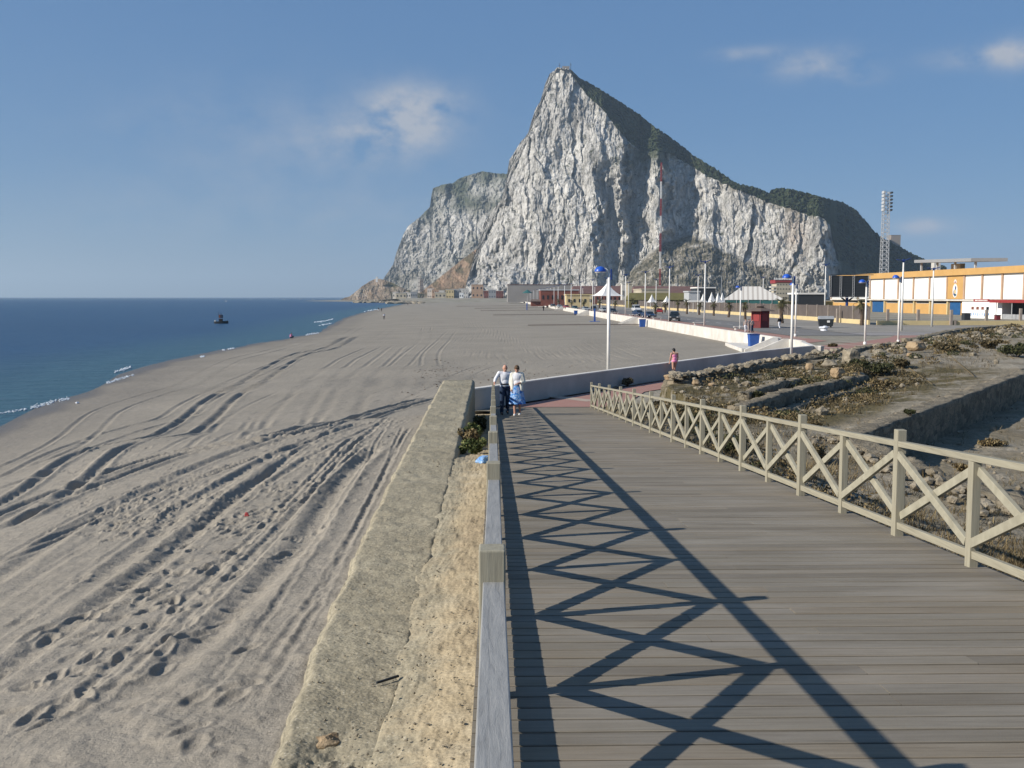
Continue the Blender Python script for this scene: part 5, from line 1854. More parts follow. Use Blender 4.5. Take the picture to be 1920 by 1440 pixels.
def kiosk():
    p = G(1425, 614.5, 0)
    r = empty('kiosk', (p.x, p.y, 0), 'small dark red kiosk with a flat overhanging pagoda roof', 'kiosk', rz=R(18))
    n = 6
    ring = lambda rad, z: [(rad * math.cos(R(60 * i)), rad * math.sin(R(60 * i)), z) for i in range(n)]
    MB().add(ring(1.35, 0) + ring(1.35, 2.45), [tuple(range(n - 1, -1, -1)), tuple(range(n, 2 * n))] + [(i, (i + 1) % n, (i + 1) % n + n, i + n) for i in range(n)]).build('wall', M['red_kiosk'], r)
    for i in range(n):
        a = R(60 * i)
        MB().beam((1.36 * math.cos(a), 1.36 * math.sin(a), 0), (1.36 * math.cos(a), 1.36 * math.sin(a), 2.45), .12, .12).build('corner_post', M['red_paint'], r)
    for i in (3, 4):
        a = R(60 * i + 30)
        c = Vector((1.19 * math.cos(a), 1.19 * math.sin(a), 0))
        t = Vector((-math.sin(a), math.cos(a), 0))
        MB().beam(c + Vector((0, 0, 1.0)), c + Vector((0, 0, 2.1)), .9, .06, up=(math.cos(a), math.sin(a), 0)).build('shutter', M['red_paint'], r)
    mb = MB(); mb.add(ring(2.3, 2.45) + ring(2.3, 2.52) + ring(.75, 2.95), [tuple(range(n - 1, -1, -1))] + [(i, (i + 1) % n, (i + 1) % n + n, i + n) for i in range(n)] + [(i + n, (i + 1) % n + n, (i + 1) % n + 2 * n, i + 2 * n) for i in range(n)] + [tuple(range(2 * n, 3 * n))])
    rf = mb.build('roof', M['roof_grey'], r)
    mb = MB(); mb.add(ring(.55, 2.95) + ring(.55, 3.15) + ring(1.0, 3.15) + [(0, 0, 3.6)], [(i, (i + 1) % n, (i + 1) % n + n, i + n) for i in range(n)] + [(i + 2 * n, (i + 1) % n + 2 * n, 3 * n) for i in range(n)] + [tuple(range(3 * n - 1, 2 * n - 1, -1))])
    c = mb.build('roof_cap', M['roof_grey'], r)


kiosk()


def container():
    p = G(1548, 614, 0)
    r = empty('rubbish_container', (p.x, p.y, 0), 'large dark grey rubbish container with a sloping lid', 'container', rz=R(-10))
    mb = MB()
    mb.add([(-.95, -.5, .2), (.95, -.5, .2), (.95, .5, .2), (-.95, .5, .2), (-1.1, -.65, 1.25), (1.1, -.65, 1.25), (1.1, .65, 1.25), (-1.1, .65, 1.25)], [(3, 2, 1, 0), (4, 5, 6, 7), (0, 1, 5, 4), (1, 2, 6, 5), (2, 3, 7, 6), (3, 0, 4, 7)])
    mb.build('container_body', M['dark_metal'], r, bevel=.03)
    mb = MB()
    mb.add([(-1.15, -.7, 1.253), (1.15, -.7, 1.253), (1.15, .7, 1.253), (-1.15, .7, 1.253), (-1.1, -.2, 1.7), (1.1, -.2, 1.7), (1.1, .25, 1.7), (-1.1, .25, 1.7)], [(3, 2, 1, 0), (4, 5, 6, 7), (0, 1, 5, 4), (1, 2, 6, 5), (2, 3, 7, 6), (3, 0, 4, 7)])
    mb.build('lid', M['grey_metal'], r, bevel=.03)
    for sx in (-.75, .75):
        for sy in (-.4, .4):
            MB().cyl((sx - .04, sy, .12), (sx + .04, sy, .12), .12, .12, 10).build('wheel', M['rubber'], r)
    MB().box(.1, .5, -.665, -.63, .75, 1.05).build('sticker', M['white_paint'], r)


container()
p = G(1545, 620, 0)
crumple('rubbish_bag', (p.x, p.y, 0), .55, 'bag_white', 'bulging white rubbish bag in front of the grey container', 'bag', 12)


# ================================================================== PALMS
def palm():
    r = empty('palm_tree', (0, 0, 0), None, 'palm', 'young palms along the promenade road')
    rnd = random.Random(4)
    mb = MB()
    pr = Vector((0, 0, -.1)); k = 0
    N = 9
    for i in range(N):
        q = Vector((.12 * math.sin(i * .35), .05 * i / N, 2.6 * (i + 1) / N))
        rad = .24 - .08 * i / N
        mb.cyl(pr, q, rad, rad + .05, 9)
        pr = q
    for i in range(36):
        a = rnd.uniform(0, 6.28); z = rnd.uniform(1.6, 2.6)
        rad = .24
        mb.tri((math.cos(a) * .1, math.sin(a) * .1, z + .1), (math.cos(a + .3) * rad, math.sin(a + .3) * rad, z - .1), (math.cos(a) * (rad + .15), math.sin(a) * (rad + .15), z - .5))
    mb.build('trunk', M['palm_trunk'], r)
    mb = MB()
    for i in range(30):
        a = rnd.uniform(0, 6.28)
        el = rnd.uniform(-.5, 1.25)
        L = rnd.uniform(.9, 1.45)
        p0 = Vector((0, 0, 2.65)); d = Vector((math.cos(a) * math.cos(el), math.sin(a) * math.cos(el), math.sin(el)))
        pts = [p0]
        for s in range(7):
            d = (d + Vector((0, 0, -.19))).normalized()
            pts.append(pts[-1] + d * L / 7)
        for s in range(7):
            side = (pts[s + 1] - pts[s]).cross(Vector((0, 0, 1))).normalized()
            ll = .34 * math.sin(math.pi * (s + .8) / 8.2)
            for sg in (-1, 1):
                for h in (0, .5):
                    b = pts[s].lerp(pts[s + 1], h)
                    tip = b + side * sg * ll + (pts[s + 1] - pts[s]) * 1.2 + Vector((0, 0, -.1))
                    mb.tri(b, b + (pts[s + 1] - pts[s]) * .35, tip)
    mb.build('crown', M['palm_leaf'], r)
    return r


pp = palm()
PALMS = [((1124, 583), 'young palm left of the nearest lamp post, nearest the blue shower'), ((1153, 585), 'young palm just right of the nearest blue-domed lamp'), ((1186, 583), 'leaning young palm left of the white van'),
         ((1229, 594), 'thick young palm between the dark blue cars and the dark off-road car'), ((1247, 586), 'young palm behind the dark off-road car'), ((1271, 586), 'young palm right behind the off-road car roof'),
         ((1288, 589), 'young palm standing before the white stall canopies'), ((1311, 590.5), 'young palm by the lamp post across the road'), ((1338, 592), 'young palm under the peaked tents'),
         ((1366, 595), 'young palm at the left corner of the striped marquee'), ((1397, 599), 'young palm left of the red kiosk'), ((1466, 606), 'tall ragged palm right of the red kiosk'), ((1616, 610), 'shaggy palm trunk standing right of the scoreboard post'),
         ((1094, 582), 'distant young palm among the parked cars'), ((1072, 580), 'distant young palm left of the tent'), ((1048, 577), 'farthest young palm near the brown hut')]
for i, ((px, py), lab) in enumerate(PALMS):
    p = G(px, py, 0)
    o = pp if i == 0 else copy_tree(pp)
    o.location = (p.x, p.y, 0)
    rnd = random.Random(i)
    s = rnd.uniform(.95, 1.15)
    if i in (11, 12):
        s = 1.25
    o.scale = (s, s, s * rnd.uniform(.95, 1.1))
    o.rotation_euler = (R(rnd.uniform(-4, 4)), R(rnd.uniform(-5, 5)), rnd.uniform(0, 6))
    o['label'] = lab


# ================================================================== CARS
def body_mat(name, c):
    m = NM(name, .35, .5)
    m.b.inputs['Coat Weight'].default_value = .6
    m.b.inputs['Coat Roughness'].default_value = .05
    return m.out(m.ramp(m.noise(m.vec(), 2, 3), [(0, c), (1, tuple(x * .85 for x in c))]))


CP = {k: body_mat('car_paint_' + k, c) for k, c in dict(dark=(.015, .02, .022), blue=(.015, .035, .09), red=(.3, .02, .02), white=(.7, .7, .7), silver=(.35, .37, .38), green=(.02, .06, .05)).items()}


def make_car(kind='saloon'):
    # length along y, nose towards -y
    r = empty('parked_car', (0, 0, 0), None, 'car', 'cars parked along the promenade')
    if kind == 'saloon':
        L, W, H = 4.3, 1.75, 1.45
        low = [(-2.12, .35), (-2.15, .6), (-2.0, .78), (-1.1, .92), (1.6, .98), (2.08, .95), (2.15, .6), (2.1, .35)]
        cab = [(-1.15, .9), (-.45, 1.38), (.7, 1.45), (1.35, 1.36), (1.95, .96)]
    elif kind == 'offroad':
        L, W, H = 4.4, 1.85, 1.85
        low = [(-2.15, .45), (-2.2, .75), (-2.1, 1.0), (-1.1, 1.1), (1.9, 1.15), (2.2, 1.1), (2.2, .45)]
        cab = [(-1.1, 1.08), (-.55, 1.76), (.9, 1.85), (2.0, 1.8), (2.15, 1.1)]
    else:
        L, W, H = 4.9, 1.95, 2.2
        low = [(-2.4, .4), (-2.45, .8), (-2.2, 1.1), (-1.6, 1.25), (2.4, 1.25), (2.42, .4)]
        cab = [(-1.65, 1.2), (-1.1, 2.1), (-.6, 2.2), (2.3, 2.15), (2.4, 1.2)]
    w2 = W / 2

    def loft(pts, wa, wb, name, mat, m2=None):
        zs = [p[1] for p in pts]
        z0, z1 = min(zs), max(zs)
        n = len(pts)
        vs = []
        for s in (-1, 1):
            for (y, z) in pts:
                t = (z - z0) / (z1 - z0)
                vs.append((s * (wa + (wb - wa) * t), y, z))
        fs = [tuple(range(n)), tuple(range(2 * n - 1, n - 1, -1))] + [(i, i + n, (i + 1) % n + n, (i + 1) % n) for i in range(n)]
        return MB().add(vs, fs).build(name, mat, r, bevel=.05)
    loft(low, w2 * .98, w2, 'body', CP['dark'])
    loft(cab, w2 * .95, w2 * .74, 'cabin', CP['dark'])
    # glass panes stand 4 mm proud of the cabin
    (a, b) = (cab[0], cab[1])
    k = lambda z: w2 * .95 + (w2 * .74 - w2 * .95) * ((z - cab[0][1]) / (max(q[1] for q in cab) - cab[0][1]))
    y0, z0 = a[0] + (b[0] - a[0]) * .12, a[1] + (b[1] - a[1]) * .12
    y1, z1 = a[0] + (b[0] - a[0]) * .9, a[1] + (b[1] - a[1]) * .9
    MB().beam((0, y0 - .01, z0 + .01), (0, y1 - .01, z1 + .01), k(z0) * 1.75, .03).build('windscreen', M['glass'], r)
    a, b = cab[-1], cab[-2]
    y0, z0 = a[0] + (b[0] - a[0]) * .15, a[1] + (b[1] - a[1]) * .15
    y1, z1 = a[0] + (b[0] - a[0]) * .85, a[1] + (b[1] - a[1]) * .85
    MB().beam((0, y0 + .01, z0), (0, y1 + .01, z1), k(z0) * 1.7, .03).build('rear_window', M['glass'], r)
    zt = max(q[1] for q in cab); zb = cab[0][1]
    for s in (-1, 1):
        for (ya, yb) in ((cab[1][0] - .12, .35), (.45, cab[-2][0] - .02)):
            za, zc = zb + .08, zt - .14
            xa, xc = s * (k(za) + .006), s * (k(zc) + .006)
            MB().add([(xa, ya - .1, za), (xa, yb, za), (xc, yb, zc), (xc, ya + .15, zc)], [(0, 1, 2, 3)]).build('side_window', M['glass'], r)
        for y in (-L * .31, L * .31):
            wl = MB().cyl((s * (w2 - .18), y, .33), (s * (w2 + .02), y, .33), .33, .33, 16).build('wheel', M['rubber'], r)
            MB().cyl((s * (w2 + .021), y, .33), (s * (w2 + .028), y, .33), .19, .18, 12).build('rim', M['galv'], wl)
        MB().box(s * w2 * .72 - .17, s * w2 * .72 + .17, low[1][0] - .015, low[1][0] + .06, low[1][1] - .02, low[1][1] + .12).build('headlight', M['chrome'], r, bevel=.02)
        MB().box(s * w2 * .8 - .1, s * w2 * .8 + .1, low[-2][0] - .05, low[-2][0] + .015, .75, .9).build('tail_light', M['red_paint'], r)
    MB().box(-w2 * .95, w2 * .95, low[0][0] - .07, low[0][0] + .1, .3, .5).build('bumper', M['dark_metal'], r, bevel=.03)
    MB().box(-.26, .26, low[0][0] - .082, low[0][0] - .074, .36, .47).build('number_plate', M['white_paint'], r)
    return r


car_s = make_car('saloon'); car_o = make_car('offroad'); car_v = make_car('van')
used = set()


def put_car(proto, px, py, col, lab, rz=-8, cat='car'):
    p = G(px, py, 0)
    if proto.name in used:
        o = copy_tree(proto)
    else:
        used.add(proto.name)
        o = proto
    o.location = (p.x, p.y, 0)
    o.rotation_euler = (0, 0, R(rz))
    o['label'] = lab
    o['category'] = cat
    for c in KIDS.get(o.name, []):
        if c.name.split('.')[0] in ('body', 'cabin'):
            c.material_slots[0].link = 'OBJECT'
            c.material_slots[0].material = CP[col]


put_car(car_o, 1265, 602, 'dark', 'dark off-road car parked nearest on the promenade road', -14)
put_car(car_s, 1216, 596, 'blue', 'dark blue car parked behind the blue bin', 15)
put_car(car_s, 1197, 592.5, 'blue', 'dark blue car left of the other dark blue one', 12)
put_car(car_s, 1237, 587.5, 'red', 'dark red car parked beyond the thick palm', 170)
put_car(car_v, 1193, 585, 'white', 'white van parked behind the dark blue cars', 5, 'van')
put_car(car_s, 1148, 587.5, 'dark', 'black car parked right of the nearest blue-domed lamp', 10)
put_car(car_s, 1132, 585.5, 'silver', 'silver car parked behind the nearest blue-domed lamp pole', 12)
put_car(car_o, 1113, 584.5, 'dark', 'black high-roofed car parked above the blue shower', -5)
put_car(car_s, 1098, 583, 'silver', 'silver car parked left of the black high-roofed one', 8)
put_car(car_s, 1078, 580.5, 'green', 'dark green car in the distant parked row', 6)
put_car(car_s, 1062, 578.6, 'red', 'bright red car in the distant parked row', 8)
put_car(car_s, 1049, 577.2, 'silver', 'pale car next to the bright red distant one', 8)
put_car(car_s, 1037, 575.6, 'dark', 'farthest dark car near the brown hut', 8)
# ================================================================== STADIUM
FA, FB = 129.0, -0.0439
EL_ = math.hypot(1, FB)
O_ = (FA + FB * 342, 342)
st = empty('stadium', (O_[0], O_[1], 0), 'long white and orange stadium building with an oval crest on its facade', 'stadium', rz=math.atan2(-1, -FB))


def fu(px):
    r_ = ray(px, 557); k = r_.x / r_.y
    return (342 - FA / (k - FB)) * EL_


UE = 205.0
U0 = fu(1557)
B = lambda u0, u1, d0, d1, z0, z1, name, mat, par=None, bv=0: MB().box(u0, u1, d0, d1, z0, z1).build(name, M[mat], par or st, bevel=bv)
M['panel_white'] = simple('stadium_panel', (0.84, 0.84, 0.82), (0.74, 0.74, 0.71), .15, .8)
B(U0, UE, .6, 22, 3.9, 10.0, 'wall_core', 'cream')
B(U0, UE, .9, 22.01, -.2, 3.897, 'lower_wall', 'orange_wall')
B(U0 - .3, UE, -.5, 22.5, 10.003, 11.6, 'parapet', 'orange_wall')
B(U0, UE, -.1, .6, 3.55, 3.9, 'ledge', 'white_wall')
PIL = [1630, 1656, 1682.5, 1711, 1741, 1774, 1806, 1839.5, 1877, 1918]
us = [fu(p) for p in PIL]
us = [U0 + .3, fu(1585), fu(1608)] + us
k = us[-1]
while k + 5.0 < UE:
    k += 5.0
    us.append(k)
for i, (a, b) in enumerate(zip(us[:-1], us[1:])):
    emb = i == us.index(fu(1774))
    if emb:
        B(a + .35, b - .35, .1, .6, 4.0, 9.99, 'emblem_panel', 'orange_wall')
        eu = (a + b) / 2
    else:
        B(a + .35, b - .35, .3, .6, 4.0, 9.99, 'upper_panel', 'panel_white')
    # lower storey
    if i in (3, 8):
        f = B(a + .5, b - (.6 if i == 3 else 2.8), .8, .9, 0, 3.3, 'door', 'blue_door')
    elif not emb:
        f = B(a + .7, b - .7, .82, .9, 2.75, 3.45, 'window', 'white_wall')
        B(a + .9, b - .9, .80, .819, 2.85, 3.3, 'pane', 'glass', f)
for u in us:
    B(u - .3, u + .3, .0, .9, 3.903, 10.0, 'pilaster', 'beige_wall')
    B(u - .25, u + .25, .3, .9, -.2, 3.5, 'pier', 'yellow')
# crest: oval white field, dark bust-like and yellow shapes, little crown above
mb = MB()
N = 28
vs = []
for dd in (.06, .1):
    for i in range(N):
        t = 2 * math.pi * i / N
        vs.append((eu + 1.25 * math.cos(t), dd - .0, 6.1 + 1.75 * math.sin(t)))
mb.add(vs, [tuple(range(N))] + [(i, (i + 1) % N, (i + 1) % N + N, i + N) for i in range(N)])
em = mb.build('emblem', M['white_paint'], st)
crest = MB().prism([(0, 0), (1, 0), (1, 1), (0, 1)], 0, 0)


def flat(name, pts, mat, d=.05):
    mb = MB()
    mb.add([(eu + a, d, z) for a, z in pts] + [(eu + a, d + .012, z) for a, z in pts], [tuple(range(len(pts)))] + [(i, (i + 1) % len(pts), (i + 1) % len(pts) + len(pts), i + len(pts)) for i in range(len(pts))])
    return mb.build(name, M[mat], em)


flat('emblem_figure', [(-.8, 5.2), (-.3, 4.75), (.2, 5.1), (.1, 6.2), (.55, 6.6), (.6, 7.0), (.3, 7.4), (0, 7.0), (-.1, 6.4), (-.7, 6.2)], 'dark_blue')
flat('emblem_shield', [(-.45, 5.4), (.5, 5.4), (.5, 6.3), (-.45, 6.3)], 'yellow', .035)
flat('emblem_band', [(-.1, 4.6), (.7, 4.9), (.75, 5.3), (-.05, 5.2)], 'teal', .035)
crown = [(-.6, 8.05), (-.72, 8.8), (-.4, 8.5), (-.25, 9.15), (0, 8.7), (.25, 9.15), (.4, 8.5), (.72, 8.8), (.6, 8.05)]
mb = MB()
mb.add([(eu + a, .05, z) for a, z in crown] + [(eu + a, .09, z) for a, z in crown], [tuple(range(9))] + [(i, (i + 1) % 9, (i + 1) % 9 + 9, i + 9) for i in range(9)])
cr_ = mb.build('emblem_crown', M['white_paint'], st)
flat('crown_lining', [(-.4, 8.15), (.4, 8.15), (.42, 8.45), (-.42, 8.45)], 'red_paint', .035)
# grandstand roof seen above the parapet
gs = empty('grandstand_roof', (0, 0, 0), 'flat grey grandstand roof on posts rising behind the stadium parapet', 'roof')
y0g = 290
pa, pb = D(1742, 490, 320), D(1855, 487, 262)
MB().beam((pa.x, pa.y, pa.z), (pb.x, pb.y, pb.z), 9, .9, up=(0, 0, 1)).build('roof_slab', M['grey_metal'], gs)
for f in (.04, .35, .66, .97):
    q = pa + (pb - pa) * f
    MB().beam((q.x - 3, q.y, 9), (q.x - 3, q.y, q.z - .46), .5, .5).build('post', M['galv'], gs)
MB().box(pa.x + (pb - pa).x * .45, pa.x + (pb - pa).x * .6, pa.y + (pb - pa).y * .58, pa.y + (pb - pa).y * .48, 11, 14).build('press_box', M['cream'], gs)

# white snack bar in front of the stadium
p0, p1 = G(1803, 596, 0), G(1878, 598, 0)
nb = empty('snack_bar', (p0.x, p0.y, 0), 'small white snack bar with four dark posters and a red sign', 'building', rz=math.atan2((p1 - p0).y, (p1 - p0).x))
W_ = (p1 - p0).length
MB().box(0, W_, 0, 5, 0, 3.5).build('wall', M['panel_white'], nb)
for i in range(4):
    a = W_ * (.24 + .125 * i)
    w_ = MB().box(a, a + W_ * .085, -.06, -.004, 1.75, 2.55).build('window', M['white_paint'], nb)
    MB().box(a + .12, a + W_ * .085 - .12, -.08, -.061, 1.85, 2.45).build('pane', M['glass'] if i == 3 else M['brick_wall'], w_)
for i in range(9):
    a = W_ * (.24 + .055 * i)
    MB().box(a, a + .2, -.05, -.004, .5 + .1 * (i % 3), 1.1 + .12 * (i % 2)).build('poster', M['bag_blue'], nb)
sg = MB().box(W_ * .3, W_ * .68, -.1, .1, 3.51, 4.1).build('sign_board', M['red_paint'], nb)
mb = MB()
rl = random.Random(2)
a = W_ * .34
while a < W_ * .64:
    ww = rl.uniform(.1, .24)
    mb.box(a, a + ww, -.125, -.103, 3.65, 3.95)
    a += ww + .1
mb.build('sign_lettering', M['white_paint'], sg)
cf = empty('cafe_shelter', (p1.x, p1.y, 0), 'dark open cafe shelter under a long red awning', 'shelter', rz=math.atan2((p1 - p0).y, (p1 - p0).x))
MB().box(-1.2, 14, -2.2, 3, 3.35, 3.95).build('awning', M['red_paint'], cf)
MB().box(.1, 14, 2.5, 3, 0, 3.34).build('back_wall', M['dark_metal'], cf)
for i in range(4):
    MB().beam((.4 + i * 4.2, -1.9, 0), (.4 + i * 4.2, -1.9, 3.34), .12, .12).build('post', M['galv'], cf)
MB().box(1, 9, -.8, -.2, 0, 1.0).build('counter', M['grey_metal'], cf)
for i, (px, col, lab) in enumerate(((1811, 'dark_metal', 'dark grey box-shaped bin by the left corner of the snack bar'), (1870, 'red_kiosk', 'small dark red bin by the right corner of the snack bar'))):
    p = G(px, 600, 0)
    s = 1.25 if i == 0 else .9
    mb = MB(); mb.box(-s / 2, s / 2, -s / 2, s / 2, 0, s)
    r = empty('rubbish_bin', (p.x, p.y, 0), lab, 'bin')
    mb.build('bin_body', M[col], r, bevel=.05)
    MB().box(-s / 2 - .04, s / 2 + .04, -s / 2 - .04, s / 2 + .04, s + .003, s + .12).build('lid', M['dark_metal'], r, bevel=.03)

# scoreboard on a single post
p = G(1587, 600, 0)
sb = empty('scoreboard', (p.x, p.y, 0), 'huge dark scoreboard on one post in front of the stadium', 'scoreboard', rz=R(-6))
k = p.y / F
xa, xb = (1556 - 1587) * k * 1.03, (1625 - 1587) * k * 1.03
zb_, zt_ = CAMZ + (557 - 557) * k, CAMZ + (557 - 517) * k
MB().box(xa, xb, -.2, .2, zb_, zt_).build('panel', M['dark_metal'], sb)
mb = MB()
for i in range(14):
    z = zb_ + (zt_ - zb_) * (i + .5) / 14
    mb.box(xa + .05, xb - .05, -.235, -.203, z - .02, z + .02)
mb.build('panel_ribs', M['rubber'], sb)
for f in (.0, .27, .6, 1.0):
    x = xa + (xb - xa) * f
    mb = MB()
    for s in (-.18, .18):
        mb.beam((x + s, -.3, zb_), (x + s, -.3, zt_), .05, .05)
    for j in range(8):
        z = zb_ + (zt_ - zb_) * j / 8
        mb.beam((x - .18, -.3, z), (x + .18, -.3, z + (zt_ - zb_) / 8), .04, .04)
    mb.build('lattice_post', M['galv'], sb)
MB().box(xa, xb, -.9, -.25, zb_ - .15, zb_ - .05).build('catwalk', M['galv'], sb)
MB().beam((xa, -.3, zt_ + .15), (xb + .8, -.3, zt_ + .15), .12, .12).build('top_beam', M['dark_metal'], sb)
MB().cyl((0, 0, 0), (0, 0, zb_), .28, .28, 12).build('post', M['dark_blue'], sb)
for s in (-1, 1):
    MB().beam((0, 0, zb_ - 1.0), (s * 1.2, 0, zb_ + .05), .25, .3).build('strut', M['dark_metal'], sb)

# enclosure wall left of the stadium and behind the palms
def box_thing(name, x0, x1, y0, y1, z0, z1, mat, lab, cat, group=None):
    return tag(MB().box(x0, x1, y0, y1, z0, z1).build(name, M[mat]), lab, cat, group)


yw = empty('roadside_fence', (61.5, 200, 0), 'long dark mesh fence on a low yellow wall across the road', 'fence')
MB().box(-.15, .15, -35, 400, 0, .75).build('low_wall', M['yellow'], yw)
MB().box(.1, .14, -35, 400, .8, 3.0).build('mesh_panel', M['fence_brown'], yw)
for i in range(60):
    MB().box(-.13, .09, -34 + i * 6.4, -34 + i * 6.4 + .22, .751, 3.1).build('post', M['post_stone'], yw)
fe = empty('roadside_fence', (62, 163, 0), 'low pale yellow wall running right below the stadium forecourt', 'fence')
mb = MB(); mb.beam((0, 0, .35), (60, -2, .35), .3, .7); mb.build('low_wall', M['yellow'], fe)
for i, (px, pb) in enumerate(((1570, 605), (1600, 605.5), (1628, 606), (1664, 607), (1721, 608), (1783, 609.5), (1849, 609), (1913, 604))):
    p = G(px, pb, 0)
    o = tag(MB().box(-.22, .22, -.2, .2, 0, 2.45).build('stone_post', M['post_stone'], None, bevel=.03, loc=(p.x, p.y, 0)), ['first', 'second', 'third', 'fourth', 'fifth', 'sixth', 'seventh', 'last'][i] + ' square stone post from the left before the stadium', 'post', 'stone posts before the stadium')
p = G(1790.5, 609.5, 0)
tag(MB().box(-.15, .15, -.15, .15, 0, .8).build('short_post', M['post_stone'], None, bevel=.02, loc=(p.x, p.y, 0)), 'short stub post right of the sixth stone post', 'post')
# yellow boundary building left of the stadium
bd = empty('boundary_wall', (0, 0, 0), 'long low wall with yellow coping left of the stadium', 'wall')
p, q = G(1460, 586, 0), G(1560, 584, 0)
mb = MB(); mb.beam((p.x, p.y, 1.5), (q.x, q.y, 1.5), .3, 3.0); mb.build('wall', M['olive'], bd)
mb = MB(); mb.beam((p.x, p.y, 3.15), (q.x, q.y, 3.15), .5, .3); mb.build('coping', M['yellow'], bd)
p = G(1551.5, 583, 0)
r = empty('bottle_bank', (p.x, p.y, 0), 'green dome-topped bottle bank beside the scoreboard', 'container')
MB().cyl((0, 0, 0), (0, 0, 1.2), .7, .8, 14).build('container_body', M['teal'], r)
MB().ell((0, 0, 1.2), .8, .8, .7, 14, 6, zmin=0).build('dome', M['teal'], r)


# ================================================================== TENTS
def peak_tent(px, py, w, h, eave, lab, group='small peaked white tents'):
    p = G(px, py, 0)
    k = p.y / F
    w *= k; h *= k; eave *= k
    r = empty('peaked_tent', (p.x, p.y, 0), lab, 'tent', group, rz=R(20))
    n = 8; mb = MB()
    vs = []
    rings = 7
    for j in range(rings):
        t = j / (rings - 1)
        z = eave + (h - eave) * (1 - (1 - t) ** .5) if False else eave + (h - eave) * t ** 1.8
        rad = w / 2 * (1 - t) * 1.15 + .05
        for i in range(4):
            a = R(45 + 90 * i)
            vs.append((rad * math.cos(a) * 1.2, rad * math.sin(a) * 1.2, z))
    fs = []
    for j in range(rings - 1):
        for i in range(4):
            fs.append((j * 4 + i, j * 4 + (i + 1) % 4, (j + 1) * 4 + (i + 1) % 4, (j + 1) * 4 + i))
    mb.add(vs, fs)
    mb.build('canopy', M['tent'], r)
    for i in range(4):
        a = R(45 + 90 * i)
        c = (w / 2 * 1.33 * math.cos(a), w / 2 * 1.33 * math.sin(a))
        MB().cyl((c[0], c[1], 0), (c[0], c[1], eave), .07, .07, 6).build('pole', M['white_paint'], r)
    return r


peak_tent(1138, 580, 50, 49, 25, 'large white marquee with one tall sharp peak behind the nearest lamp', None)
peak_tent(1318, 583, 13, 32, 16, 'leftmost of the four small peaked tents')
peak_tent(1334, 583, 16, 35, 16, 'second of the four small peaked tents, the widest')
peak_tent(1346, 583, 15, 34, 16, 'third of the four small peaked tents')
peak_tent(1354, 582, 12, 33, 16, 'rightmost of the four small peaked tents, touching the striped marquee')
peak_tent(1222, 581, 15, 29, 14, 'small peaked tent behind the thick palm', 'peaked stalls by the road')
peak_tent(1250, 581, 15, 26, 14, 'small peaked tent left of the tall lamp by the off-road car', 'peaked stalls by the road')
peak_tent(1061, 572, 44, 23, 14, 'low white peaked canopy among the distant lamps', 'peaked stalls by the road')
# striped marquee
p0, p1 = G(1357, 585, 0), G(1466, 588, 0)
k = p0.y / F
mq = empty('striped_marquee', (p0.x, p0.y, 0), 'large low marquee with a white roof striped in grey', 'tent', rz=R(-12))
Wm, hz_, ez = (1466 - 1357) * k * 1.02, CAMZ + 20 * k, CAMZ - 5 * k
dpt = 9
m = NM('striped_cloth', .8)
wv_ = m.n('ShaderNodeTexWave'); wv_.inputs['Scale'].default_value = .22; wv_.inputs['Distortion'].default_value = .3
m.l(m.vec((1, .6, 0)), wv_.inputs[0])
M['stripe'] = m.out(m.ramp(wv_.outputs[0], [(.2, (.4, .37, .34)), (.34, (.56, .54, .5)), (1, (.6, .58, .54))]))
mb = MB()
rx0, rx1 = Wm * .30, Wm * .60
mb.add([(0, 0, ez), (Wm, 0, ez), (Wm, dpt, ez), (0, dpt, ez), (rx0, dpt / 2, hz_), (rx1, dpt / 2, hz_)], [(0, 1, 5, 4), (1, 2, 5), (2, 3, 4, 5), (3, 0, 4)])
mb.build('canopy', M['stripe'], mq)
MB().box(.3, Wm - .3, .2, .5, 1.2, ez - .1).build('front_curtain', M['teal'], mq)
for i in range(6):
    x = .3 + (Wm - .6) * i / 5
    MB().cyl((x, .1, 0), (x, .1, ez), .08, .08, 6).build('pole', M['galv'], mq)
# stall canopies
mb = MB()
p, q = G(1288, 586, 0), G(1316, 586, 0)
mb.beam((p.x, p.y, 3.3), (q.x, q.y, 3.3), 3, .5)
r = empty('stall_canopy', (0, 0, 0), 'row of low white stall canopies left of the peaked tents', 'tent')
mb.build('canopy', M['tent'], r)
for f in (.05, .35, .65, .95):
    a = p + (q - p) * f
    MB().cyl((a.x, a.y - 1.3, 0), (a.x, a.y - 1.3, 3.05), .07, .07, 6).build('pole', M['white_paint'], r)


# ================================================================== DISTANT BUILDINGS
M['grey_dim'] = simple('grey_dim_wall', (0.3, 0.28, 0.26), None, .05, .9)


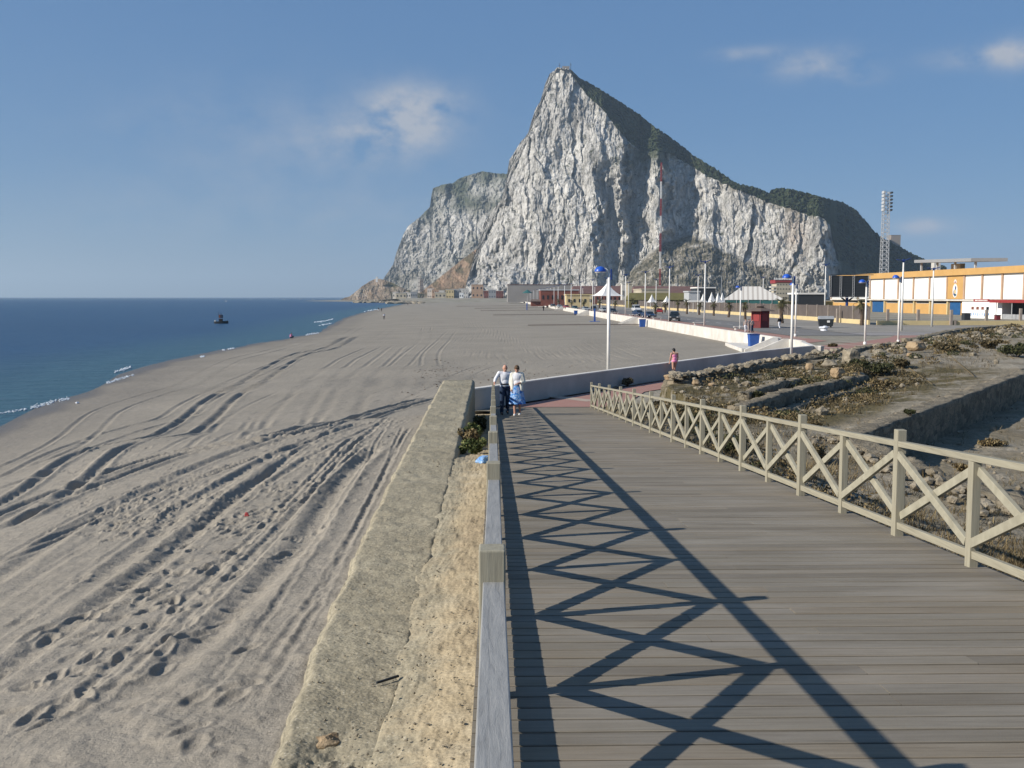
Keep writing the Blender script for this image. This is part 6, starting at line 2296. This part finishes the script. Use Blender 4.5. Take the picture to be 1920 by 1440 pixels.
def block(name, px0, px1, ptop, y, depth, wall, roof, lab, cat='building', group=None, win=None, roofh=0, base=0.0, nfl=1, wcol='glass'):
    a, b = D(px0, ptop, y), D(px1, ptop, y)
    H = a.z - base
    Wd = b.x - a.x
    r = empty(name, (a.x, y, base), lab, cat, group)
    MB().box(0, Wd, 0, depth, 0, H - roofh).build('wall', M[wall], r)
    if roofh:
        e = Wd * .012 + .3
        mb = MB()
        z0 = H - roofh + .003
        mb.add([(-e, -e, z0), (Wd + e, -e, z0), (Wd + e, depth + e, z0), (-e, depth + e, z0), (Wd * .04, depth / 2, H), (Wd * .96, depth / 2, H)], [(0, 1, 5, 4), (1, 2, 5), (2, 3, 4, 5), (3, 0, 4), (3, 2, 1, 0)])
        mb.build('roof', M[roof], r)
    else:
        MB().box(-.3, Wd + .3, -.3, depth + .3, H + .003, H + .5).build('roof', M[roof], r)
    if win:
        n = win
        fh = (H - roofh) / nfl
        for f in range(nfl):
            for i in range(n):
                x0 = Wd * (i + .25) / n
                x1 = Wd * (i + .75) / n
                MB().box(x0 + (x1 - x0) * .15, x1 - (x1 - x0) * .15, -.12, -.004, fh * f + fh * .42, fh * f + fh * .68).build('window', M[wcol], r)
    return r


block('terminal_building', 1075, 1190, 535.5, 640, 40, 'brick_wall', 'brown_roof', 'long brown-roofed building behind the large peaked marquee', win=14, roofh=5)
block('terminal_building', 952, 1075, 534, 900, 50, 'grey_dim', 'brown_roof', 'far long building with a thin red roof edge behind the row of lamp posts')
block('terminal_building', 1190, 1330, 536, 700, 40, 'cream', 'brown_roof', 'long low brown-roofed building behind the red and white mast', win=16, roofh=7)
block('warehouse', 1203, 1254, 543, 520, 30, 'cream', 'cream', 'cream flat-roofed warehouse left of the mast foot', win=6)
block('warehouse', 1180, 1292, 549, 430, 14, 'olive', 'olive', 'long olive shed roof behind the roadside fence', win=10, roofh=3)
block('warehouse', 1014, 1085, 544.5, 520, 20, 'brick_wall', 'galv', 'dark red shed with a white roof edge behind the distant lamps', win=8)
block('warehouse', 1062, 1112, 553.5, 450, 12, 'yellow', 'yellow', 'yellow low shed behind the distant parked cars', win=5)
block('warehouse', 1308, 1341, 540.5, 420, 14, 'dark_metal', 'tent', 'dark shed with a pale flat roof above the peaked tents', roofh=0)
block('warehouse', 1292, 1312, 548, 380, 10, 'galv', 'galv', 'grey shed between the olive roof and the peaked tents')
block('warehouse', 1497, 1545, 552, 300, 10, 'dark_metal', 'tent', 'dark low shed with a white roof left of the scoreboard')
block('control_tower', 1166.5, 1173, 532, 560, 6, 'white_wall', 'white_wall', 'small white block tower on the roof line left of the mast', win=2)
block('control_tower', 1177, 1185, 533, 600, 8, 'cream', 'cream', 'second pale tower right of the white block tower')
# brown beach hut
p = G(1005, 573.5, 0)
h = empty('beach_hut', (p.x, p.y, -.2), 'low brown beach hut among the distant lamp posts', 'hut')
kk = p.y / F
MB().box(-9 * kk, 13 * kk, 0, 8, 0, 9 * kk).build('wall', M['brick_wall'], h)
MB().add([(-11 * kk, -1, 9 * kk), (15 * kk, -1, 9 * kk), (15 * kk, 9, 9 * kk), (-11 * kk, 9, 9 * kk), (-8 * kk, 4, 13 * kk), (12 * kk, 4, 13 * kk)], [(0, 1, 5, 4), (1, 2, 5), (2, 3, 4, 5), (3, 0, 4), (3, 2, 1, 0)]).build('roof', M['roof_grey'], h)
p = G(989, 573, 0)
pa_ = empty('parasol', (p.x, p.y, 0), 'dark green parasol beside the brown beach hut', 'parasol')
MB().cyl((0, 0, 0), (0, 0, 8), .1, .1, 6).build('pole', M['galv'], pa_)
MB().cyl((0, 0, 6.6), (0, 0, 8.4), 3.0, .1, 10).build('canopy', M['teal'], pa_)

# apartment block with red roof sign
ab = block('apartment_block', 1456, 1488, 530, 760, 14, 'cream', 'brick_wall', 'cream apartment block with red roof and balconies left of the scoreboard', nfl=5, win=6, base=-1)
a = D(1450, 532, 756)
for s, (x0, x1) in enumerate(((-4, 0), (12.4, 17))):
    for f in range(5):
        MB().box(x0, x1, 0, 6, 3.0 + f * 2.4, 3.9 + f * 2.4).build('balcony', M['white_wall'], ab)
aw = 32 * 760 / F
rf = MB().box(-1, aw + 1, 0, 14, 15.8, 18.3).build('upper_roof', M['red_paint'], ab)
mb = MB()
rl = random.Random(8)
x = -2.0
while x < aw + 1:
    ww = rl.uniform(.7, 1.3)
    mb.box(x, x + ww, -.4, -.1, 18.4, 19.9 + rl.uniform(-.2, .2))
    x += ww + .5
mb.build('roof_lettering', M['white_paint'], ab)

# houses at the foot of the rock and at the far end of the beach
HS = [(736, 745, 548, 1280, 'white_wall'), (742, 762, 549.5, 1270, 'cream'), (757, 770, 549, 1300, 'white_wall'), (770, 782, 547, 1290, 'grey_metal'), (801, 812, 541.5, 1330, 'white_wall'), (810, 823, 543.5, 1320, 'beige_wall'),
      (815, 836, 548.5, 1260, 'cream'), (823, 833, 545, 1320, 'white_wall'), (836, 851, 543.5, 1300, 'yellow'), (851, 862, 543, 1310, 'grey_metal'), (860, 878, 541.5, 1340, 'white_wall'), (861, 869, 549, 1240, 'panel_white'),
      (868, 877, 546, 1290, 'white_wall'), (884, 906, 534, 1370, 'beige_wall'), (907, 916, 545, 1340, 'brick_wall'), (916, 930, 543.5, 1330, 'grey_metal'), (930, 944, 545.5, 1250, 'brick_wall')]
LB = ['tiny white house at the left end of the beach village', 'long low cream house near the dark jetty stones', 'low white house beside the long cream one', 'grey flat shed in the beach village', 'white house below the brown slope, with the taller block behind',
      'brown-pink house next to the white one below the slope', 'low cream wall-like house nearest the sand', 'white house between the pink-brown and yellow ones', 'yellow house, the brightest of the beach village', 'grey house right of the yellow one',
      'white flat-roofed house in the middle of the beach village', 'small bright white house nearest the sand', 'white house just left of the tall square block', 'tall square sandstone block at the foot of the white cliff', 'dark red low building right of the tall square block',
      'grey low building at the right end of the beach village', 'dark red sheds at the start of the row of lamp posts']
for (a, b, t, y, mt), lab in zip(HS, LB):
    block('house', a, b, t, y, 10, mt, 'white_wall' if mt != 'beige_wall' else 'beige_wall', lab, 'house', 'houses of the far beach village', win=3 if b - a > 9 else 2, base=1.6, nfl=2 if 557 - t > 10 else 1)
block('tower_block', 783, 787.5, 519.5, 1900, 10, 'white_wall', 'white_wall', 'taller white tower block on the slope behind the headland', base=-1, nfl=6, win=2)
block('tower_block', 787.6, 793, 524, 1905, 10, 'white_wall', 'white_wall', 'shorter white tower block joined to the taller one', base=-1, nfl=5, win=2)
block('castle_tower', 1671, 1689, 441, 1880, 18, 'post_stone', 'post_stone', 'square castle tower high on the right shoulder of the mountain', 'castle', base=60, nfl=1, win=3)
block('house', 1727, 1736, 487, 1780, 12, 'cream', 'cream', 'little house on the lower right ridge of the mountain', 'house', base=10, win=2)
block('house', 1752, 1764, 487.5, 1700, 12, 'white_wall', 'white_wall', 'white house on the ridge above the stadium roof', 'house', base=10, win=2)
block('lookout_hut', 704.5, 708, 519.5, 1740, 5, 'white_paint', 'white_paint', 'tiny white hut on top of the headland hill', 'hut', base=30)
# dark shore rocks by the village and the headland
mb = MB()
rl = random.Random(4)
for i in range(300):
    px = rl.uniform(668, 790); yy = rl.uniform(1150, 1500) if px < 730 else rl.uniform(1000, 1180)
    p = D(px, 560, yy)
    s = rl.uniform(1.2, 4.5)
    stone_mesh(mb, (p.x, p.y, -1.7), s * 1.6, s, s * .5, i, 1, 0, rl.uniform(0, 3), .2)
tag(mb.build('shore_rocks', M['stone']), kind='stuff')


# ================================================================== MASTS
def lattice(name, x, y, z0, z1, w0, w1, nseg, lab, cat, mats, band=None, thick=.3):
    r = empty(name, (x, y, z0), lab, cat)
    H = z1 - z0
    nb = band or 1
    for b in range(nb):
        mb = MB()
        s0, s1 = int(nseg * b / nb), int(nseg * (b + 1) / nb)
        for s in range(s0, s1):
            a0 = H * s / nseg; a1 = H * (s + 1) / nseg
            wa = w0 + (w1 - w0) * s / nseg; wb = w0 + (w1 - w0) * (s + 1) / nseg
            c0 = [Vector((sx * wa / 2, sy * wa / 2, a0)) for sx, sy in ((-1, -1), (1, -1), (1, 1), (-1, 1))]
            c1 = [Vector((sx * wb / 2, sy * wb / 2, a1)) for sx, sy in ((-1, -1), (1, -1), (1, 1), (-1, 1))]
            for i in range(4):
                mb.beam(c0[i], c1[i], thick, thick)
                mb.beam(c0[i], c1[(i + 1) % 4], thick * .7, thick * .7)
                mb.beam(c1[i], c1[(i + 1) % 4], thick * .7, thick * .7)
        mb.build('mast_section' if nb > 1 else 'lattice', mats[b % len(mats)], r)
    return r


p = D(1237, 557, 820)
rt = lattice('radio_mast', p.x, 820, 0, CAMZ + (557 - 309) * 820 / F, 1.1, .9, 90, 'thin red and white radio mast standing before the mountain', 'mast', [M['white_paint'], M['red_paint']], 8, .22)
p = D(1656, 557, 400)
ft = lattice('floodlight_tower', p.x, 400, 0, CAMZ + (557 - 362) * 400 / F, 2.9, 1.9, 26, 'tall grey lattice floodlight tower behind the stadium', 'floodlight', [M['galv']], None, .2)
Ht = (557 - 362) * 400 / F + CAMZ
for i in range(6):
    z = Ht - .5 - i * 1.35
    MB().box(.9, 1.5, -1.4, 1.2, z - .08, z + .02).build('lamp_shelf', M['galv'], ft)
    for j in range(3):
        MB().cyl((1.5, -1.1 + j * .9, z + .35), (2.1, -1.2 + j * .9, z + .15), .32, .38, 8).build('floodlight_head', M['dark_metal'], ft)
    MB().box(-1.4, -.8, -1.2, 1.2, z - .05, z + .9).build('lamp_back', M['galv'], ft)
pk = D(1049, 127, 1790)
for (px, h, lab) in ((1049, 9, 'thin aerial on the very summit'), (1070, 10, 'small summit mast with a crossbar right of the aerial')):
    p = D(px, 128.5, 1768)
    r = empty('summit_mast', (p.x, p.y, p.z - 4), lab, 'mast')
    MB().cyl((0, 0, 0), (0, 0, h + 4), .5, .35, 6).build('pole', M['dark_metal'], r)
    MB().beam((-1.6, 0, h), (1.6, 0, h), .5, .5).build('crossbar', M['dark_metal'], r)
p = D(1061, 127, 1768)
tag(MB().box(-6, 6, -3, 3, 0, 5).build('summit_hut', M['post_stone'], None, loc=(p.x, p.y, p.z - 3)), 'low hut on the summit between the two masts', 'hut')

# ================================================================== BOAT AND BUOYS
p = G(415, 606.5, -2)
bt = empty('fishing_boat', (p.x, p.y, -2.0), 'small dark fishing boat with flag poles on the sea', 'boat', rz=R(-4))
mb = MB()
n = 14
secs = []
for i in range(n + 1):
    t = i / n
    x = -1.75 + 3.5 * t
    wd = .75 * math.sin(math.pi * min(1, .25 + t * .75)) ** .6 if t < 1 else .02
    wd = .7 * (1 - abs(2 * t - .9) ** 3 * .75) if t < .95 else .05
    secs.append([(x, -wd, .5 + .2 * t * t), (x, -wd * .7, -.15), (x, wd * .7, -.15), (x, wd, .5 + .2 * t * t)])
vs = [v for s in secs for v in s]
fs = [(i * 4 + j, i * 4 + j + 1, i * 4 + j + 5, i * 4 + j + 4) for i in range(n) for j in range(3)] + [(0, 1, 2, 3), tuple(n * 4 + k for k in (3, 2, 1, 0))] + [(i * 4, i * 4 + 4, i * 4 + 7, i * 4 + 3) for i in range(n)]
mb.add(vs, fs).build('hull', M['dark_metal'], bt)
MB().box(-.5, .3, -.35, .35, .55, 1.15).build('engine_box', M['cloth_black'], bt, bevel=.05)
MB().box(-1.65, -1.4, -.2, .2, .5, .8).build('outboard_motor', M['white_paint'], bt, bevel=.03)
for i, x in enumerate((-.55, -.2, .1)):
    f = MB().cyl((x, 0, .6), (x - .15 + .1 * i, 0, 3.0 - .2 * i), .04, .03, 6).build('flag_pole', M['dark_metal'], bt)
    MB().add([(x - .05 + .05 * i, 0, 2.2), (x + .35, .05, 2.1), (x + .4, 0, 1.3), (x, 0, 1.35)], [(0, 1, 2, 3)]).build('flag', M['cloth_navy'] if i else M['brick_wall'], f)
for i, (px, py, s, lab) in enumerate(((424, 565.5, .9, 'white buoy on the sea, leftmost and brightest'), (470, 563, .8, 'white buoy second from the left near the horizon'), (533, 561.8, .9, 'white buoy third from the left near the horizon'), (563, 561, 1.1, 'white buoy fourth from the left near the horizon'), (587, 561, 1.1, 'rightmost white buoy near the horizon'))):
    p = G(px, py, -2)
    mb = MB().ell((0, 0, 0), s * 1.4, s, s, 10, 6, zmin=-.4)
    tag(mb.build('buoy', M['white_paint'], None, smooth=True, loc=(p.x, p.y, -1.9)), lab, 'buoy', 'white buoys near the horizon')

# foam of the small breakers
mb = MB()
rf_ = random.Random(6)
for (pts, w_) in (([(58, 764), (85, 757), (108, 751), (130, 746)], 5), ([(200, 718), (222, 711), (252, 703)], 3.5), ([(216, 697), (232, 692), (246, 688)], 3.0), ([(418, 656), (442, 652)], 2.2), ([(376, 669), (383, 667.5)], 2),
                  ([(575, 627.5), (600, 624)], 2.2), ([(590, 604), (610, 602), (625, 598)], 1.4), ([(600, 610), (622, 606)], 1.3), ([(684, 583.8), (712, 579.5)], 1.1), ([(0, 775), (50, 766)], 2)):
    for i in range(len(pts) - 1):
        m_ = 10
        for j in range(m_):
            if rf_.random() < .08:
                continue
            for q in range(8):
                t = (j + rf_.random()) / m_
                px = pts[i][0] + (pts[i + 1][0] - pts[i][0]) * t
                py = pts[i][1] + (pts[i + 1][1] - pts[i][1]) * t + rf_.gauss(0, w_ * .35)
                p = G(px, py, -1.96)
                s = (p.y / F) * rf_.uniform(.35, 1.7)
                stone_mesh(mb, (p.x, p.y, -1.98), s * 1.9, s * 0.8, .03 + .01 * p.y / 60, rf_.randrange(999), 1, 0, rf_.uniform(0, 3), .3)
tag(mb.build('foam', M['foam'], smooth=True), kind='stuff')


# ================================================================== PEOPLE
def cap(mb, a, b, ra, rb):
    a = Vector(a); b = Vector(b)
    mb.cyl(a, b, ra, rb, 14)
    mb.ell(a, ra, ra, ra, 12, 8)
    mb.ell(b, rb, rb, rb, 12, 8)


def solid(mb, name, mat, parent, voxel, smooth=1):
    o = mb.build(name, mat, parent, smooth=True)
    r_ = o.modifiers.new('remesh', 'REMESH'); r_.mode = 'VOXEL'; r_.voxel_size = voxel; r_.use_smooth_shade = True
    s_ = o.modifiers.new('smooth', 'SMOOTH'); s_.iterations = 3 * smooth; s_.factor = .5
    return o


J0 = dict(pel=(0, 0, .95), wai=(0, 0, 1.10), che=(0, 0, 1.30), nek=(0, 0, 1.46), hed=(0, -.02, 1.60), ls=(-.185, 0, 1.41), rs=(.185, 0, 1.41), le=(-.24, .02, 1.12), re=(.24, .02, 1.12), lw=(-.25, -.06, .88), rw=(.25, -.06, .88),
          lh=(-.09, 0, .92), rh=(.09, 0, .92), lk=(-.10, -.02, .49), rk=(.10, -.02, .49), la=(-.10, .02, .09), ra=(.10, .02, .09), ft=-1)


def person(name, x, y, z, rz, j=None, label='', top=None, bottom=None, skirt=None, hair='hair_brown', shoes='shoe', detail=True, scale=1.0, cat='person', group=None, swim=None, bald=False, bigsleeve=False, jacket=None, hairlen=0, headtilt=(0, 0)):
    J = dict(J0); J.update(j or {})
    g = {k: (Vector(v) if not isinstance(v, (int, float)) else v) for k, v in J.items()}
    root = empty(name, (x, y, z), label, cat, group, rz=rz)
    root.scale = (scale,) * 3
    vx = .008 if detail else .022
    b = MB()
    # torso
    for s in (-1, 1):
        cap(b, g['che'] + Vector((s * .085, 0, .05)), g['pel'] + Vector((s * .06, 0, .03)), .085, .085)
    b.ell(g['pel'], .165, .12, .13, 16, 10); b.ell(g['wai'], .14, .105, .13, 16, 10); b.ell(g['che'], .17, .12, .17, 16, 10)
    cap(b, g['ls'].lerp(g['che'], .15), g['rs'].lerp(g['che'], .15), .062, .062)
    cap(b, g['che'] + Vector((0, 0, .08)), g['nek'], .075, .055)
    cap(b, g['nek'], g['hed'] - Vector((0, 0, .05)), .055, .052)
    HT = Matrix.Rotation(headtilt[0], 3, 'X') @ Matrix.Rotation(headtilt[1], 3, 'Z')
    hd = lambda v: g['hed'] + HT @ Vector(v)
    b.ell(g['hed'], .077, .095, .115, 18, 14, rot=HT)
    b.ell(hd((0, -.03, -.06)), .052, .06, .055, 14, 10, rot=HT)
    b.ell(hd((0, -.100, -.015)), .014, .020, .022, 8, 6, rot=HT)
    b.ell(hd((0, -.088, -.055)), .024, .012, .010, 8, 6, rot=HT)
    for s in (-1, 1):
        b.ell(hd((s * .079, .0, -.005)), .012, .02, .03, 8, 6, rot=HT)
    for s in 'lr':
        cap(b, g[s + 's'], g[s + 'e'], .050, .040); cap(b, g[s + 'e'], g[s + 'w'], .040, .027)
        cap(b, g[s + 'h'], g[s + 'k'], .088, .058); cap(b, g[s + 'k'], g[s + 'a'], .056, .036)
        a = g[s + 'a']
        cap(b, a - Vector((0, 0, .03)), a + Vector((0, -.15, -.058)), .036, .026)
        w_, e_ = g[s + 'w'], g[s + 'e']
        d = (w_ - e_).normalized()
        sd = Vector((0, 1, 0)) if abs(d.y) < .8 else Vector((1, 0, 0))
        u = (sd - d * sd.dot(d)).normalized()
        n_ = d.cross(u)
        pc = w_ + d * .05
        rot = Matrix((n_, u, d)).transposed()
        b.ell(pc, .017, .040, .052, 10, 8, rot=rot)
        if detail:
            for i, (o_, ln) in enumerate(((-.028, .062), (-.009, .072), (.010, .068), (.028, .052))):
                base = pc + u * o_ + d * .035
                mid = base + d * ln * .55 + n_ * .008
                cap(b, base, mid, .0095, .009); cap(b, mid, mid + d * ln * .4 + n_ * .02, .009, .0075)
            tb = pc - u * .035 - d * .01
            cap(b, tb, tb - u * .03 + d * .035 + n_ * .012, .011, .009)
    solid(b, 'body', M['skin'], root, vx)
    # hair
    h = MB()
    if bald:
        h.ell(hd((0, .022, .01)), .083, .085, .098, 14, 10, rot=HT)
        h.ell(hd((0, .035, -.01)), .086, .07, .075, 14, 10, rot=HT)
    else:
        h.ell(hd((0, .018, .022)), .092, .102, .112, 14, 10, rot=HT)
        h.ell(hd((0, .05, -.02 - hairlen)), .086, .062, .085 + hairlen, 14, 10, rot=HT)
        h.ell(hd((0, -.06, .075)), .06, .04, .035, 12, 8, rot=HT)
    solid(h, 'hair', M[hair], root, max(vx, .012))
    if detail:
        for s in (-1, 1):
            e = MB().ell(hd((s * .030, -.086, .012)), .010, .008, .007, 8, 6)
            e.build('eye', M['hair_black'], root, smooth=True)
    if top:
        t = MB()
        for s in (-1, 1):
            cap(t, g['che'] + Vector((s * .095, 0, .06)), g['pel'] + Vector((s * .075, 0, .0)), .1, .098)
        t.ell(g['che'], .19, .125, .19, 16, 10); t.ell(g['wai'], .168, .132, .15, 16, 10); t.ell(g['pel'] + Vector((0, 0, .04)), .175, .135, .10, 16, 10)
        cap(t, g['ls'].lerp(g['che'], .12), g['rs'].lerp(g['che'], .12), .074, .074)
        cap(t, g['che'] + Vector((0, 0, .10)), g['nek'] - Vector((0, 0, .03)), .085, .06)
        for s in 'lr':
            sl = .72 if not bigsleeve else .8
            cap(t, g[s + 's'], g[s + 'e'], .068, .058)
            if bigsleeve:
                cap(t, g[s + 'e'], g[s + 'e'].lerp(g[s + 'w'], .45), .058, .052)
        solid(t, 'shirt', M[top], root, max(vx, .012))
    if jacket:
        t = MB()
        t.ell(g['che'] + Vector((0, .015, 0)), .205, .135, .20, 16, 10)
        for s, sg in (('l', -1), ('r', 1)):
            cap(t, g[s + 's'] + Vector((-sg * .03, .0, -.02)), Vector((sg * .145, -.06, .88)), .08, .075)
            cap(t, g[s + 's'] + Vector((-sg * .05, .05, -.05)), Vector((sg * .09, .09, .86)), .085, .085)
            cap(t, g[s + 's'], g[s + 'e'], .072, .066); cap(t, g[s + 'e'], g[s + 'e'].lerp(g[s + 'w'], .35), .066, .06)
        cap(t, g['ls'].lerp(g['che'], .1), g['rs'].lerp(g['che'], .1), .078, .078)
        solid(t, 'cardigan', M[jacket], root, max(vx, .012))
    if bottom:
        t = MB()
        t.ell(g['pel'], .18, .138, .13, 16, 10)
        for s in 'lr':
            cap(t, g[s + 'h'], g[s + 'k'], .102, .078); cap(t, g[s + 'k'], g[s + 'a'] + Vector((0, 0, .02)), .076, .062)
        solid(t, 'trousers', M[bottom], root, max(vx, .012))
        MB().cyl(g['pel'] + Vector((0, 0, .085)), g['pel'] + Vector((0, 0, .12)), .166, .162, 20).build('belt', M['cloth_black'], root, smooth=True)
    if skirt:
        t = MB()
        n = 28
        vs = []
        for jx in range(8):
            f = jx / 7
            zz = 1.06 - f * .66
            rad = .15 + .13 * f ** .7
            for i in range(n):
                a = 2 * math.pi * i / n
                rr_ = rad * (1 + .09 * f * math.sin(a * 7 + 1))
                vs.append((rr_ * math.cos(a), rr_ * .82 * math.sin(a), zz))
        fs = [(jx * n + i, jx * n + (i + 1) % n, (jx + 1) * n + (i + 1) % n, (jx + 1) * n + i) for jx in range(7) for i in range(n)]
        fs += [tuple(range(n)), tuple(range(8 * n - 1, 7 * n - 1, -1))]
        t.add(vs, [f[::-1] for f in fs]).build('skirt', M[skirt], root, smooth=True)
    if swim:
        t = MB()
        t.ell(g['pel'] + Vector((0, 0, .01)), .174, .130, .125, 16, 10); t.ell(g['wai'], .148, .113, .15, 16, 10); t.ell(g['che'] + Vector((0, 0, -.02)), .178, .128, .16, 16, 10)
        for s in (-1, 1):
            cap(t, g['che'] + Vector((s * .09, 0, .06)), g['nek'] + Vector((s * .09, .0, -.055)), .062, .03)
        solid(t, 'swimsuit', M[swim], root, max(vx, .012))
    if shoes:
        for s in 'lr':
            a = g[s + 'a']
            t = MB()
            cap(t, a + Vector((0, .02, -.045)), a + Vector((0, -.16, -.058)), .043, .034)
            solid(t, 'shoe', M[shoes], root, .012)
    return root


pz = lambda px, py: None
Ym = 1.65 * F / (777 - 688) - .3
person('person', .40, Ym, dz(Ym) + .004, R(8), dict(ls=(-.20, 0, 1.43), le=(-.34, -.05, 1.22), lw=(-.395, -.20, 1.075), re=(.25, .06, 1.13), rw=(.25, .0, .89), lk=(-.11, -.07, .50), la=(-.12, -.05, .09), rk=(.09, -.02, .49), ra=(.10, .12, .11)),
       'grey-haired man in white shirt and dark trousers walking down with one hand on the railing', 'cloth_white', 'cloth_navy', hair='hair_grey', bald=True, bigsleeve=True, headtilt=(R(22), 0), scale=1.01)
Yf_ = 1.65 * F / (779.5 - 688)
person('person', .80, Yf_, dz(Yf_) + .004, R(-6), dict(ls=(-.17, 0, 1.40), rs=(.17, 0, 1.40), le=(-.22, .03, 1.13), lw=(-.19, -.08, .91), re=(.235, -.02, 1.14), rw=(.04, -.2, 1.10), hed=(0, -.045, 1.585), lk=(-.08, -.05, .49), la=(-.07, -.08, .09), ra=(.09, .06, .10)),
       'woman in cream cardigan and blue printed skirt walking beside the man, looking down', 'cloth_white', None, 'skirt_' if False else 'skirt', jacket='cloth_cream', hair='hair_brown', shoes='white_paint', headtilt=(R(28), 0), scale=1.0)
p = G(1264, 709, .02)
person('person', p.x, p.y, .05, R(180 + 14), dict(hed=(0, -.10, 1.57), nek=(0, -.05, 1.44), che=(0, -.03, 1.29), lh=(-.08, 0, .92), rh=(.08, 0, .92), lk=(-.08, -.14, .52), la=(-.07, .02, .13), rk=(.08, .02, .49), ra=(.07, .05, .09),
       le=(-.23, -.02, 1.13), lw=(-.22, -.10, .90), re=(.23, -.04, 1.13), rw=(.22, -.15, .92)),
       'bather in a pink swimsuit with short black hair, seen from behind by the curved wall', swim='cloth_pink', hair='hair_black', shoes=None, scale=.96, headtilt=(R(20), 0))
# distant people
WK = lambda s: dict(lk=(-.10, -.14 * s, .50), la=(-.10, -.10 * s, .09), rk=(.10, .02, .49), ra=(.10, .22 * s, .14), le=(-.25, .08, 1.13), lw=(-.25, .02, .90), re=(.25, -.06, 1.13), rw=(.26, -.18, .92))
for i, (px, py, tp, bt_, lab, hr) in enumerate(((1398, 623.5, 'cloth_tan', 'cloth_white', 'person in tan top, leftmost of the three walking by the kiosk', 'hair_brown'), (1404, 623, 'cloth_tan', 'cloth_tan', 'person in dull brown clothes in the middle of the three walkers', 'hair_black'), (1410.5, 623.5, 'cloth_pink' if False else 'cloth_tan', 'cloth_navy', 'person in dark trousers, rightmost of the three walkers by the kiosk', 'hair_black'))):
    p = G(px, py, 0)
    person('person', p.x, p.y, 0, R(20 * i), WK(1 - i * .6), lab, tp, bt_, hair=hr, detail=False, scale=1.0)
p = G(1461.5, 617, 0)
person('person', p.x, p.y, 0, R(200), WK(1), 'person in black top and pale trousers walking right of the red kiosk', 'cloth_black', 'cloth_white', hair='hair_grey', detail=False, scale=1.03, bigsleeve=True)
p = S(1019, 583)
person('person', p.x, p.y, p.z, R(20), WK(.5), 'person in black standing on the sand before the brown hut', 'cloth_black', 'cloth_black', hair='hair_black', detail=False, scale=1.25, bigsleeve=True)
for (px, py, tp, bt_, lab, sc_) in ((709.5, 583.5, 'cloth_black', 'cloth_white', 'taller figure of the far pair standing at the water edge', 1), (715.5, 584, 'cloth_black', 'cloth_black', 'shorter dark figure of the far pair at the water edge', .9),
                              (720, 599, 'cloth_white', 'cloth_black', 'lone walker in white top on the far sand', 1), (764.5, 573.5, 'cloth_black', 'cloth_tan', 'most distant lone walker on the beach', 1.1)):
    p = S(px, py)
    person('person', p.x, p.y, p.z, R(30), WK(.8), lab, tp, bt_, hair='hair_black', detail=False, scale=sc_)
p = S(545, 634)
person('person', p.x, p.y, p.z - .35, R(60), dict(lk=(-.14, -.42, .62), rk=(.14, -.42, .62), la=(-.13, -.36, .40), ra=(.13, -.36, .40), pel=(0, 0, .47), wai=(0, -.03, .60), che=(0, -.08, .8), nek=(0, -.12, .95), hed=(0, -.17, 1.08), lh=(-.09, -.02, .47), rh=(.09, -.02, .47),
       ls=(-.17, -.08, .9), rs=(.17, -.08, .9), le=(-.22, -.2, .7), re=(.22, -.2, .7), lw=(-.15, -.38, .66), rw=(.15, -.38, .66)), 'person in pink crouching on the sand by the water', 'cloth_pink', 'cloth_navy', hair='hair_black', detail=False)

# ================================================================== HAZE
HAZE = 9.5e-5
hm = bpy.data.materials.new('haze')
hm.use_nodes = True
t = hm.node_tree
t.nodes.clear()
oo = t.nodes.new('ShaderNodeOutputMaterial')
pv = t.nodes.new('ShaderNodeVolumePrincipled')
pv.inputs['Color'].default_value = (0.66, 0.84, 1.0, 1)
pv.inputs['Density'].default_value = HAZE
pv.inputs['Anisotropy'].default_value = 0.2
t.links.new(pv.outputs[0], oo.inputs['Volume'])
hb = MB().box(-25000, 5000, -150, 26500, -8, 520).build('haze', hm)
tag(hb, kind='stuff')
